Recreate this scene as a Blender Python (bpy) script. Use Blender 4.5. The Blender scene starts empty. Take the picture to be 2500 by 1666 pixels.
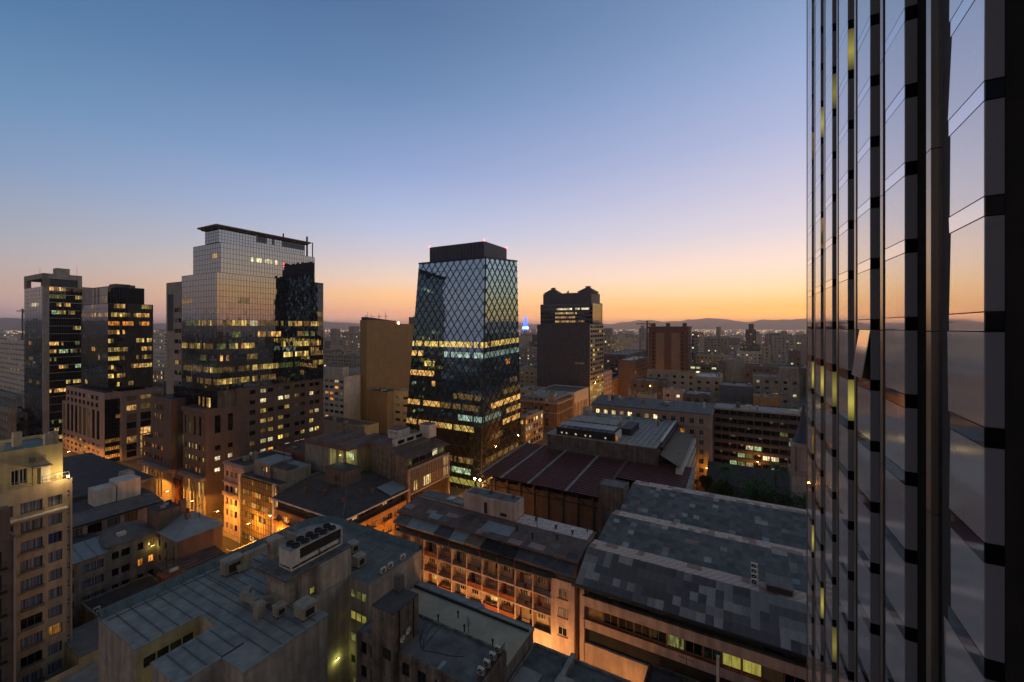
import bpy, math, random
from mathutils import Vector, Matrix
random.seed(11)
sc = bpy.context.scene
COL = sc.collection
# ---------------------------------------------------------------- camera, sky, light, exposure
EYE, FPX, HZY, CXP = 55.0, 1020.0, 800.0, 1250.0          # eye height, focal length and horizon of the 2500 px photograph
cam = bpy.data.cameras.new('camera'); camo = bpy.data.objects.new('camera', cam); COL.objects.link(camo)
cam.sensor_width = 36; cam.lens = 36 * FPX / 2500; cam.shift_y = -(833 - HZY) / 2500
cam.clip_start = 0.2; cam.clip_end = 60000
camo.location = (0, 0, EYE); camo.rotation_euler = (math.pi / 2, 0, 0); sc.camera = camo
def lin(c):
    return tuple((x / 255 / 12.92) if x < 10.3 else ((x / 255 + .055) / 1.055) ** 2.4 for x in c) + (1,)
HAZE_D = 1.25e-4                                               # haze per metre (the haze box at the end uses it)
w = bpy.data.worlds.new('World'); sc.world = w; w.use_nodes = True
def make_world():
    nt = w.node_tree; N = nt.nodes; L = nt.links; bg = N['Background']
    def math_(op, a, b=None, c=None, clamp=False):
        n = N.new('ShaderNodeMath'); n.operation = op; n.use_clamp = clamp
        for i, x in enumerate((a, b, c)):
            if x is None: continue
            if isinstance(x, (int, float)): n.inputs[i].default_value = x
            else: L.new(x, n.inputs[i])
        return n.outputs[0]
    tc = N.new('ShaderNodeTexCoord'); sp = N.new('ShaderNodeSeparateXYZ'); L.new(tc.outputs['Generated'], sp.inputs[0])
    X, Y, Z = sp.outputs
    el = math_('MULTIPLY', math_('ARCSINE', Z), 180 / math.pi / 60, clamp=True)
    az = math.radians(38)
    hor = math_('MAXIMUM', math_('SQRT', math_('ADD', math_('MULTIPLY', X, X), math_('MULTIPLY', Y, Y))), 1e-4)
    dt = math_('DIVIDE', math_('ADD', math_('MULTIPLY', X, math.sin(az)), math_('MULTIPLY', Y, math.cos(az))), hor)
    ang = math_('MULTIPLY', math_('ARCCOSINE', math_('MINIMUM', math_('MAXIMUM', dt, -1), 1)), 180 / math.pi)
    def ramp(stops):
        r = N.new('ShaderNodeValToRGB'); e = r.color_ramp.elements
        while len(e) < len(stops): e.new(0.5)
        for el_, (d, c) in zip(e, stops):
            air = math.exp(HAZE_D * min(14000, 200 / math.sin(math.radians(max(d, .6))))) ** .75   # what the low haze takes away again
            el_.position = d / 60; el_.color = tuple(x * air for x in lin(c)[:3]) + (1,)
        L.new(el, r.inputs[0]); return r.outputs[0]
    sun = ramp([(0, (234, 148, 70)), (1.0, (250, 165, 64)), (2.4, (255, 190, 94)), (4.6, (255, 215, 165)), (7, (250, 219, 198)), (11.5, (218, 207, 213)), (16, (198, 194, 214)),
                (22, (170, 178, 211)), (28, (148, 166, 204)), (34, (126, 150, 187)), (45, (94, 121, 164)), (60, (72, 100, 144))])
    mid = ramp([(0, (196, 134, 112)), (2, (224, 160, 118)), (4.2, (247, 190, 132)), (6.3, (231, 201, 177)), (9.4, (205, 195, 200)), (12.4, (182, 188, 211)), (15.4, (165, 178, 211)),
                (20, (140, 160, 201)), (29, (102, 133, 174)), (36, (84, 114, 155)), (50, (62, 93, 138)), (60, (55, 84, 128))])
    far = ramp([(0, (135, 116, 126)), (1.5, (152, 128, 128)), (2.6, (178, 148, 138)), (3.8, (178, 154, 145)), (6, (171, 161, 163)), (8.5, (155, 160, 173)), (14, (127, 149, 182)),
                (20, (101, 137, 174)), (27, (78, 117, 158)), (40, (56, 90, 136)), (60, (42, 70, 118))])
    def mix(f, a, b):
        m = N.new('ShaderNodeMix'); m.data_type = 'RGBA'; L.new(f, m.inputs[0]); L.new(a, m.inputs[6]); L.new(b, m.inputs[7]); return m.outputs[2]
    anti = ramp([(0, (120, 108, 122)), (3, (150, 132, 140)), (7, (178, 152, 152)), (12, (170, 152, 158)), (20, (136, 136, 154)), (30, (98, 112, 142)), (45, (70, 90, 128)), (60, (56, 80, 120))])
    f3 = math_('MULTIPLY_ADD', ang, 1 / 60, -100 / 60, clamp=True)
    f1 = math_('MULTIPLY_ADD', ang, 1 / 50, -4 / 50, clamp=True); f2 = math_('MULTIPLY_ADD', ang, 1 / 36, -54 / 36, clamp=True)
    c = mix(f3, mix(f2, mix(f1, sun, mid), far), anti)
    sky = N.new('ShaderNodeTexSky'); sky.sky_type = 'NISHITA'; sky.sun_disc = False
    sky.sun_elevation = math.radians(-3); sky.sun_rotation = math.radians(38); sky.ozone_density = 3
    ad = N.new('ShaderNodeMix'); ad.data_type = 'RGBA'; ad.blend_type = 'ADD'; ad.inputs[0].default_value = .03
    L.new(c, ad.inputs[6]); L.new(sky.outputs[0], ad.inputs[7])
    L.new(ad.outputs[2], bg.inputs[0]); bg.inputs[1].default_value = 1.08
make_world()
sc.view_settings.view_transform = 'Standard'; sc.view_settings.look = 'None'; sc.view_settings.exposure = 0.0; sc.view_settings.gamma = 1
cy = sc.cycles
cy.use_denoising = True; cy.max_bounces = 6; cy.diffuse_bounces = 3; cy.glossy_bounces = 4; cy.transmission_bounces = 2; cy.volume_bounces = 0; cy.transparent_max_bounces = 6
cy.sample_clamp_indirect = 4; cy.sample_clamp_direct = 0; cy.caustics_reflective = False; cy.caustics_refractive = False; cy.use_light_tree = True
# ---------------------------------------------------------------- city frame: u runs along the streets away to the right, v away to the left
TH = math.radians(29); S, C = math.sin(TH), math.cos(TH); ROT = math.pi / 2 - TH
def xy(u, v): return (u * S - v * C, u * C + v * S)
def uv(X, Y): return (X * S + Y * C, -X * C + Y * S)
def at(x, y, z):                                             # photo point known to lie at height z -> city frame
    Y = (EYE - z) * FPX / (y - HZY); return uv((x - CXP) / FPX * Y, Y)
def atd(x, Y): return uv((x - CXP) / FPX * Y, Y)             # photo column at distance Y
def len_u(u, v, x):
    X, Y = xy(u, v); k = (x - CXP) / FPX; return (k * Y - X) / (S - k * C)
def len_v(u, v, x):
    X, Y = xy(u, v); k = (x - CXP) / FPX; return (k * Y - X) / (-C - k * S)
def zat(u, v, y): return EYE - (y - HZY) * xy(u, v)[1] / FPX
def on_v(v, x):                                              # u of the photo column x on the street line v
    k = (x - CXP) / FPX; return v * (C + k * S) / (S - k * C)
def on_u(u, x):
    k = (x - CXP) / FPX; return u * (S - k * C) / (C + k * S)
# ---------------------------------------------------------------- materials
MATS = {}
def newmat(name):
    m = bpy.data.materials.new(name); m.use_nodes = True; MATS[name] = m; return m, m.node_tree, m.node_tree.nodes, m.node_tree.links
def surf(name, col, rough=.85, var=.3, scale=.5, streak=.25, bump=.0, spec=.3, metal=0.0, warm_tint=(1.22, 1.02, .69)):
    m, nt, N, L = newmat(name); b = N['Principled BSDF']; col = (col[0] * warm_tint[0], col[1] * warm_tint[1], col[2] * warm_tint[2])   # warm tint put into the base colours to offset the blue skylight
    b.inputs['Roughness'].default_value = rough; b.inputs['Specular IOR Level'].default_value = spec; b.inputs['Metallic'].default_value = metal
    tc = N.new('ShaderNodeTexCoord')
    n1 = N.new('ShaderNodeTexNoise'); n1.inputs['Scale'].default_value = scale; n1.inputs['Detail'].default_value = 6; n1.inputs['Roughness'].default_value = .65
    L.new(tc.outputs['Object'], n1.inputs['Vector'])
    mp = N.new('ShaderNodeMapping'); mp.inputs['Scale'].default_value = (1.5, 1.5, .13); L.new(tc.outputs['Object'], mp.inputs['Vector'])
    n2 = N.new('ShaderNodeTexNoise'); n2.inputs['Scale'].default_value = .8; n2.inputs['Detail'].default_value = 4; L.new(mp.outputs[0], n2.inputs['Vector'])
    def rng(src, lo, hi):
        r = N.new('ShaderNodeMapRange'); r.inputs[1].default_value = .3; r.inputs[2].default_value = .7; r.inputs[3].default_value = lo; r.inputs[4].default_value = hi
        L.new(src, r.inputs[0]); return r.outputs[0]
    mu = N.new('ShaderNodeMath'); mu.operation = 'MULTIPLY'
    L.new(rng(n1.outputs[0], 1 - var, 1 + var * .6), mu.inputs[0]); L.new(rng(n2.outputs[0], 1 - streak, 1 + streak * .4), mu.inputs[1])
    mx = N.new('ShaderNodeMix'); mx.data_type = 'RGBA'; mx.blend_type = 'MULTIPLY'; mx.inputs[0].default_value = 1
    mx.inputs[6].default_value = tuple(col) + (1,); L.new(mu.outputs[0], mx.inputs[7]); L.new(mx.outputs[2], b.inputs['Base Color'])
    if bump:
        n3 = N.new('ShaderNodeTexNoise'); n3.inputs['Scale'].default_value = 6; n3.inputs['Detail'].default_value = 4; L.new(tc.outputs['Object'], n3.inputs['Vector'])
        bp = N.new('ShaderNodeBump'); bp.inputs['Strength'].default_value = bump; bp.inputs['Distance'].default_value = .05
        L.new(n3.outputs[0], bp.inputs['Height']); L.new(bp.outputs[0], b.inputs['Normal'])
    return m
def glass(name, col, tint, refl=.3, rough=.02, wav=0.0, fold=0.0):
    """coated architectural glass: a dark room behind a reflecting pane"""
    m, nt, N, L = newmat(name); out = N['Material Output']; b = N['Principled BSDF']
    b.inputs['Base Color'].default_value = tuple(col) + (1,); b.inputs['Roughness'].default_value = .6; b.inputs['Specular IOR Level'].default_value = 0
    g = N.new('ShaderNodeBsdfGlossy'); g.inputs['Color'].default_value = tuple(tint) + (1,); g.inputs['Roughness'].default_value = rough
    if fold:                                                   # curtains hanging in folds behind the pane
        tc = N.new('ShaderNodeTexCoord'); oi = N.new('ShaderNodeObjectInfo'); sp = N.new('ShaderNodeSeparateXYZ'); L.new(tc.outputs['Object'], sp.inputs[0])
        cb = N.new('ShaderNodeCombineXYZ'); a_ = N.new('ShaderNodeMath'); a_.operation = 'MULTIPLY_ADD'; a_.inputs[1].default_value = 40; L.new(oi.outputs['Random'], a_.inputs[0]); L.new(sp.outputs[0], a_.inputs[2]); L.new(a_.outputs[0], cb.inputs[0])
        n_ = N.new('ShaderNodeTexNoise'); n_.inputs['Scale'].default_value = fold; n_.inputs['Detail'].default_value = 3; L.new(cb.outputs[0], n_.inputs['Vector'])
        r_ = N.new('ShaderNodeValToRGB'); r_.color_ramp.elements[0].position = .38; r_.color_ramp.elements[0].color = tuple(x * .12 for x in col) + (1,); r_.color_ramp.elements[1].position = .62; r_.color_ramp.elements[1].color = tuple(col) + (1,)
        L.new(n_.outputs[0], r_.inputs[0]); L.new(r_.outputs[0], b.inputs['Base Color'])
    fr = N.new('ShaderNodeFresnel'); fr.inputs[0].default_value = 1.5
    ad = N.new('ShaderNodeMath'); ad.operation = 'MULTIPLY_ADD'; ad.use_clamp = True; ad.inputs[1].default_value = 1 - refl; ad.inputs[2].default_value = refl
    L.new(fr.outputs[0], ad.inputs[0])
    mx = N.new('ShaderNodeMixShader'); L.new(ad.outputs[0], mx.inputs[0]); L.new(b.outputs[0], mx.inputs[1]); L.new(g.outputs[0], mx.inputs[2])
    if wav:
        tc = N.new('ShaderNodeTexCoord'); n3 = N.new('ShaderNodeTexNoise'); n3.inputs['Scale'].default_value = .35; L.new(tc.outputs['Object'], n3.inputs['Vector'])
        bp = N.new('ShaderNodeBump'); bp.inputs['Strength'].default_value = wav; bp.inputs['Distance'].default_value = .1; L.new(n3.outputs[0], bp.inputs['Height'])
        L.new(bp.outputs[0], g.inputs['Normal'])
    L.new(mx.outputs[0], out.inputs[0]); return m
def lit(name, col, strength, refl=.12, cell=1.1, soft=0.0):
    """a lit room seen through the pane: lamps, blinds, furniture break the light up"""
    m, nt, N, L = newmat(name); out = N['Material Output']; N.remove(N['Principled BSDF'])
    tc = N.new('ShaderNodeTexCoord'); oi = N.new('ShaderNodeObjectInfo')
    ofs = N.new('ShaderNodeVectorMath'); ofs.operation = 'MULTIPLY_ADD'; L.new(oi.outputs['Random'], ofs.inputs[0]); ofs.inputs[1].default_value = (91, 57, 33); L.new(tc.outputs['Object'], ofs.inputs[2])
    mp = N.new('ShaderNodeMapping'); mp.inputs['Scale'].default_value = (1, 1, .7); L.new(ofs.outputs[0], mp.inputs['Vector'])
    v = N.new('ShaderNodeTexVoronoi'); v.distance = 'CHEBYCHEV'; v.inputs['Scale'].default_value = cell; L.new(mp.outputs[0], v.inputs['Vector'])
    mq = N.new('ShaderNodeMapping'); mq.inputs['Scale'].default_value = (2.2, 2.2, .45); L.new(ofs.outputs[0], mq.inputs['Vector'])
    n = N.new('ShaderNodeTexNoise'); n.inputs['Scale'].default_value = 1.3; n.inputs['Detail'].default_value = 4; L.new(mq.outputs[0], n.inputs['Vector'])
    sx = N.new('ShaderNodeSeparateColor'); L.new(v.outputs['Color'], sx.inputs[0])
    def mr(a, lo, hi, f0=0., f1=1.):
        r = N.new('ShaderNodeMapRange'); r.inputs[1].default_value = f0; r.inputs[2].default_value = f1; r.inputs[3].default_value = lo; r.inputs[4].default_value = hi; L.new(a, r.inputs[0]); return r.outputs[0]
    def mul(a, b):
        q = N.new('ShaderNodeMath'); q.operation = 'MULTIPLY'; L.new(a, q.inputs[0]); L.new(b, q.inputs[1]); return q.outputs[0]
    k = mul(mul(mr(sx.outputs[0], .35 + .5 * soft, 1.2 - .1 * soft), mr(n.outputs[0], .2 + .5 * soft, 1.6 - .4 * soft, .3, .7)), mr(oi.outputs['Random'], .55, 1.25))
    em = N.new('ShaderNodeEmission'); em.inputs[0].default_value = tuple(col) + (1,)
    st = N.new('ShaderNodeMath'); st.operation = 'MULTIPLY'; st.inputs[1].default_value = strength; L.new(k, st.inputs[0]); L.new(st.outputs[0], em.inputs[1])
    g = N.new('ShaderNodeBsdfGlossy'); g.inputs['Roughness'].default_value = .03; g.inputs['Color'].default_value = (.8, .85, .9, 1)
    fr = N.new('ShaderNodeFresnel'); fr.inputs[0].default_value = 1.45
    ad = N.new('ShaderNodeMath'); ad.operation = 'MULTIPLY_ADD'; ad.use_clamp = True; ad.inputs[1].default_value = 1 - refl; ad.inputs[2].default_value = refl; L.new(fr.outputs[0], ad.inputs[0])
    mx = N.new('ShaderNodeMixShader'); L.new(ad.outputs[0], mx.inputs[0]); L.new(em.outputs[0], mx.inputs[1]); L.new(g.outputs[0], mx.inputs[2]); L.new(mx.outputs[0], out.inputs[0])
    m.cycles.emission_sampling = 'NONE'; return m
def emit(name, col, s):
    m, nt, N, L = newmat(name); b = N['Principled BSDF']; b.inputs['Base Color'].default_value = (0, 0, 0, 1)
    b.inputs['Emission Color'].default_value = tuple(col) + (1,); b.inputs['Emission Strength'].default_value = s; m.cycles.emission_sampling = 'NONE'; return m
surf('concrete', (.30, .28, .26), var=.35, streak=.4, bump=.2)
surf('concrete_pale', (.40, .36, .33), var=.3, streak=.35, bump=.2)
surf('concrete_dark', (.15, .14, .135), var=.4, streak=.5, bump=.3)
surf('plaster_stained', (.20, .17, .15), var=.5, streak=.6, bump=.3, scale=.8)
surf('beige', (.42, .35, .26), var=.18, streak=.25, bump=.1)
surf('ochre', (.35, .235, .115), var=.15, streak=.15, bump=.1, scale=.25)
surf('cream', (.48, .39, .29), var=.18, streak=.25, bump=.1)
surf('yellow_plaster', (.44, .38, .22), var=.2, streak=.25, bump=.1)
surf('pink_stone', (.37, .30, .28), var=.15, streak=.2, bump=.1)
surf('pink_plaster', (.53, .42, .40), var=.2, streak=.3, bump=.1)
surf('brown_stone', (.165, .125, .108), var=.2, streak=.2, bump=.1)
surf('brick', (.22, .11, .08), var=.25, streak=.2, bump=.2)
surf('red_brick', (.118, .068, .06), var=.2, streak=.2)
surf('orange_wall', (.42, .24, .10), var=.2, streak=.25)
surf('pale_brick', (.215, .165, .15), var=.2, streak=.2)
surf('white', (.62, .60, .57), var=.2, streak=.25)
surf('grey', (.33, .33, .33), var=.2, streak=.25)
surf('slate', (.062, .062, .066), var=.25, streak=.3, rough=.5, warm_tint=(1, 1, 1))
surf('blue_wall', (.13, .14, .17), var=.25, streak=.3)
surf('roof_dark', (.085, .078, .075), var=.4, streak=.1, bump=.3)
surf('roof_grey', (.17, .17, .17), var=.35, streak=.1, bump=.25)
surf('roof_pale', (.33, .31, .30), var=.35, streak=.1, bump=.2)
surf('roof_membrane', (.155, .155, .155), var=.5, streak=.15, scale=.45, bump=.2)
surf('roof_beige', (.50, .415, .31), var=.2, streak=.1, scale=.25, bump=.15)
surf('roof_blue', (.27, .32, .36), var=.2, streak=.1, rough=.55)
surf('roof_green', (.12, .165, .165), var=.3, streak=.3, rough=.6)
surf('roof_metal', (.275, .28, .275), var=.38, streak=.15, rough=.55, scale=.45)
surf('roof_red', (.19, .055, .045), var=.3, streak=.15, rough=.7)
surf('roof_brown', (.17, .115, .10), var=.35, streak=.2, rough=.8)
surf('rust', (.26, .085, .028), var=.4, streak=.5, bump=.3)
surf('iron', (.03, .03, .032), var=.3, rough=.6)
surf('steel', (.35, .36, .37), var=.2, rough=.4, metal=.4)
surf('wood_red', (.20, .065, .03), var=.3, streak=.2)
surf('duct', (.36, .33, .27), var=.25, streak=.3, rough=.6)
surf('unit_white', (.62, .62, .60), var=.15, streak=.25, rough=.5)
surf('fabric_dark', (.035, .035, .038), var=.3)
surf('fabric_tan', (.20, .16, .12), var=.25)
surf('fabric_grey', (.10, .105, .12), var=.3)
surf('asphalt', (.05, .05, .05), var=.3, streak=0, scale=.3)
surf('paving', (.20, .19, .18), var=.3, streak=0)
surf('city_ground', (.10, .095, .09), var=.4, streak=0, scale=.02)
surf('paint_white', (.7, .7, .68), var=.2)
surf('bark', (.10, .07, .05), var=.4)
surf('leaf', (.055, .115, .045), var=.5, streak=0, scale=2)
surf('leaf_light', (.09, .17, .07), var=.5, streak=0, scale=2)
surf('hill', (.12, .09, .075), var=.3, streak=0, scale=.002)
SHEETS = []
for i, k in enumerate((.14, .165, .205, .26, .35, .45)):
    surf('sheet_%d' % i, (k, k, k * 1.04), var=.25, streak=.15, rough=.8); SHEETS.append('sheet_%d' % i)
surf('sheet_pink', (.38, .27, .25), var=.25, streak=.2); surf('sheet_pale', (.62, .53, .52), var=.45, streak=.15, scale=1.4)
glass('glass', (.012, .013, .014), (.75, .80, .85), .10)
glass('glass_black', (.006, .006, .006), (.55, .58, .6), .06)
glass('glass_mirror', (.012, .014, .016), (.66, .70, .70), .45)
glass('glass_mirror_dark', (.010, .011, .012), (.60, .58, .56), .30)
glass('glass_blue', (.010, .028, .040), (.38, .62, .78), .60)
glass('glass_amber', (.34, .21, .085), (.7, .6, .45), .12)
glass('glass_green', (.03, .04, .025), (.5, .55, .5), .14)
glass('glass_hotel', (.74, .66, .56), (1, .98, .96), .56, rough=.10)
glass('glass_hotel_side', (.30, .28, .245), (.4, .4, .42), .10, rough=.1)
glass('glass_curtain', (.48, .42, .34), (.7, .7, .75), .06, fold=3.5)
glass('glass_curtain_grey', (.42, .41, .40), (.7, .7, .75), .06, fold=5)
glass('glass_curtain_blue', (.04, .08, .2), (.7, .7, .75), .06, fold=4)
lit('lit_warm', (1, .52, .14), 1.15); lit('lit_yellow', (1, .68, .17), 1.15); lit('lit_white', (1, .84, .46), 1.35); lit('lit_orange', (1, .34, .05), 1.2)
lit('lit_green', (.72, .95, .50), .9); lit('lit_cyan', (.62, .90, .74), .55); lit('lit_dim', (1, .58, .18), .20); lit('lit_dim_green', (.75, .80, .24), .20)
lit('lit_bright', (1, .76, .38), 2.2, cell=2.); lit('lit_olive', (.82, .72, .14), .42, cell=.3, soft=.8); lit('lit_amber', (1, .44, .07), .38); lit('lit_blind', (1, .62, .26), .6, cell=3., soft=.6)
lit('lit_yellow_low', (1, .64, .16), .5); lit('lit_warm_low', (1, .48, .12), .45); lit('lit_white_low', (1, .80, .42), .6)
def lit_room():
    m, nt, N, L = newmat('lit_room'); b = N['Principled BSDF']; b.inputs['Base Color'].default_value = (.25, .23, .12, 1); b.inputs['Roughness'].default_value = .4
    tc = N.new('ShaderNodeTexCoord'); sp = N.new('ShaderNodeSeparateXYZ'); L.new(tc.outputs['Generated'], sp.inputs[0]); oi = N.new('ShaderNodeObjectInfo')
    r = N.new('ShaderNodeValToRGB'); e = r.color_ramp.elements; e[0].position = 0; e[0].color = (.05, .05, .05, 1); e[1].position = 1; e[1].color = (.12, .12, .12, 1); q = e.new(.45); q.color = (.55, .55, .55, 1); q = e.new(.75); q.color = (.3, .3, .3, 1); L.new(sp.outputs[2], r.inputs[0])
    k = N.new('ShaderNodeMath'); k.operation = 'MULTIPLY'; L.new(r.outputs[0], k.inputs[0]); a = N.new('ShaderNodeMath'); a.operation = 'MULTIPLY_ADD'; a.inputs[1].default_value = .7; a.inputs[2].default_value = .3; L.new(oi.outputs['Random'], a.inputs[0]); L.new(a.outputs[0], k.inputs[1])
    b.inputs['Emission Color'].default_value = (.86, .72, .13, 1); L.new(k.outputs[0], b.inputs['Emission Strength']); m.cycles.emission_sampling = 'NONE'
lit_room()
emit('lamp_sodium', (1, .50, .14), 60); emit('lamp_warm', (1, .78, .45), 60); emit('lamp_red', (1, .03, .03), 25); emit('lamp_blue', (.02, .08, 1), 6.0); emit('lamp_ice', (.45, .75, 1), 7)
emit('light_far', (1, .52, .18), 9); emit('light_far_white', (1, .78, .52), 7); emit('light_tube', (.9, 1, .35), 3)
# ---------------------------------------------------------------- geometry helpers
class MB:
    def __init__(s): s.v = []; s.f = []; s.m = []
    def face(s, pts, m=0):
        n = len(s.v); s.v += [tuple(p) for p in pts]; s.f.append(tuple(range(n, n + len(pts)))); s.m.append(m)
    def box(s, x0, x1, y0, y1, z0, z1, m=0, mt=None, bottom=True):
        n = len(s.v); s.v += [(x0, y0, z0), (x1, y0, z0), (x1, y1, z0), (x0, y1, z0), (x0, y0, z1), (x1, y0, z1), (x1, y1, z1), (x0, y1, z1)]
        fs = [(0, 1, 5, 4), (1, 2, 6, 5), (2, 3, 7, 6), (3, 0, 4, 7), (4, 5, 6, 7)] + ([(3, 2, 1, 0)] if bottom else [])
        for i, f in enumerate(fs): s.f.append(tuple(n + k for k in f)); s.m.append(mt if (mt is not None and i == 4) else m)
        return s
    def prism(s, poly, z0, z1, m=0, mt=None, bottom=False):
        n = len(poly)
        zt = z1 if isinstance(z1, (list, tuple)) else [z1] * n
        for i in range(n):
            a, b = poly[i], poly[(i + 1) % n]; j = (i + 1) % n
            s.face([(a[0], a[1], z0), (b[0], b[1], z0), (b[0], b[1], zt[j]), (a[0], a[1], zt[i])], m)
        s.face([(p[0], p[1], zt[i]) for i, p in enumerate(poly)], m if mt is None else mt)
        if bottom: s.face([(p[0], p[1], z0) for p in poly], m)
        return s
    def bar(s, p, q, a, b=None, m=0, up=(0, 0, 1)):
        b = a if b is None else b
        p, q = Vector(p), Vector(q); d = (q - p).normalized(); up = Vector(up)
        if abs(d.dot(up)) > .99: up = Vector((1, 0, 0))
        x = d.cross(up).normalized() * a; y = x.cross(d).normalized() * b; n = len(s.v)
        for o in (p, q):
            for e, g in ((-1, -1), (1, -1), (1, 1), (-1, 1)): s.v.append(tuple(o + x * e + y * g))
        for f in ((0, 1, 5, 4), (1, 2, 6, 5), (2, 3, 7, 6), (3, 0, 4, 7), (3, 2, 1, 0), (4, 5, 6, 7)): s.f.append(tuple(n + k for k in f)); s.m.append(m)
        return s
    def cyl(s, x, y, z0, z1, r, n=10, m=0, r2=None, cap=True):
        r2 = r if r2 is None else r2; k = len(s.v)
        for i in range(n): a = 2 * math.pi * i / n; s.v.append((x + r * math.cos(a), y + r * math.sin(a), z0))
        for i in range(n): a = 2 * math.pi * i / n; s.v.append((x + r2 * math.cos(a), y + r2 * math.sin(a), z1))
        for i in range(n): j = (i + 1) % n; s.f.append((k + i, k + j, k + n + j, k + n + i)); s.m.append(m)
        if cap: s.f.append(tuple(k + n + i for i in range(n))); s.m.append(m)
        return s
    def tube(s, pts, r, n=6, m=0):
        rings = []
        for i, p in enumerate(pts):
            p = Vector(p); d = (Vector(pts[min(i + 1, len(pts) - 1)]) - Vector(pts[max(i - 1, 0)])).normalized()
            a = d.orthogonal().normalized(); b = d.cross(a); rr = r[i] if isinstance(r, (list, tuple)) else r
            k = len(s.v); rings.append(k)
            for j in range(n): t = 2 * math.pi * j / n; s.v.append(tuple(p + (a * math.cos(t) + b * math.sin(t)) * rr))
        for k, l in zip(rings, rings[1:]):
            for j in range(n): s.f.append((k + j, k + (j + 1) % n, l + (j + 1) % n, l + j)); s.m.append(m)
        for k in (rings[0], rings[-1]): s.f.append(tuple(range(k, k + n))); s.m.append(m)
        return s
    def mesh(s, name, mats):
        me = bpy.data.meshes.new(name); me.from_pydata(s.v, [], s.f)
        for k in ([mats] if isinstance(mats, str) else mats): me.materials.append(MATS[k])
        if any(s.m): me.polygons.foreach_set('material_index', s.m)
        me.update(); return me
    def build(s, name, mats, parent=None, kind=None, smooth=False):
        if not s.f: return None
        me = s.mesh(name, mats)
        if smooth: me.polygons.foreach_set('use_smooth', [True] * len(s.f))
        return obj(name, me, parent, kind=kind)
def obj(name, me, parent=None, loc=(0, 0, 0), rz=0, kind=None):
    o = bpy.data.objects.new(name, me); COL.objects.link(o); o.parent = parent
    if loc != (0, 0, 0): o.location = loc
    if rz: o.rotation_euler = (0, 0, rz)
    if kind: o['kind'] = kind
    return o
def tag(o, label, cat, group=None):
    o['label'] = label; o['category'] = cat
    if group: o['group'] = group
    return o
def thing(name, label, cat, u, v, z=0, rz=ROT, group=None):
    o = bpy.data.objects.new(name, None); COL.objects.link(o); X, Y = xy(u, v); o.location = (X, Y, z); o.rotation_euler = (0, 0, rz); o.empty_display_size = .5
    return tag(o, label, cat, group)
def copy_tree(root, u, v, z, rz=None, label=None):
    c = root.copy(); COL.objects.link(c); X, Y = xy(u, v); c.location = (X, Y, z)
    if rz is not None: c.rotation_euler = (0, 0, rz)
    if label: c['label'] = label
    for ch in root.children:
        d = ch.copy(); COL.objects.link(d); d.parent = c
        for g in ch.children: e = g.copy(); COL.objects.link(e); e.parent = d
    return c
VARIANTS = {'lit_yellow': ['lit_yellow', 'lit_yellow', 'lit_yellow_low', 'lit_yellow_low', 'lit_dim'], 'lit_warm': ['lit_warm', 'lit_warm', 'lit_warm_low', 'lit_dim'], 'lit_white': ['lit_white', 'lit_white_low', 'lit_white']}
def vary(k): return random.choice(VARIANTS[k]) if k in VARIANTS else k
def pick(weights):
    t = random.random() * sum(x for _, x in weights)
    for k, x in weights:
        t -= x
        if t <= 0: return k
    return weights[-1][0]
WCACHE = {}
def window_mesh(w_, h_, mat, frame='iron', style='cross', fr=.07):
    key = (round(w_, 2), round(h_, 2), mat, frame, style)
    if key not in WCACHE:
        b = MB(); b.face([(0, 0, 0), (w_, 0, 0), (w_, 0, h_), (0, 0, h_)], 1)
        if style != 'bare':
            for x0, x1, z0, z1 in ((0, fr, 0, h_), (w_ - fr, w_, 0, h_), (fr, w_ - fr, 0, fr), (fr, w_ - fr, h_ - fr, h_)): b.box(x0, x1, -.06, .02, z0, z1)
            n = {'cross': 2, 'single': 1, 'triple': 3, 'quad': 4}.get(style, 2)
            for i in range(1, n): b.box(w_ * i / n - fr * .4, w_ * i / n + fr * .4, -.05, .02, fr, h_ - fr)
        WCACHE[key] = b.mesh('window', [frame, mat])
    return WCACHE[key]
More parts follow.
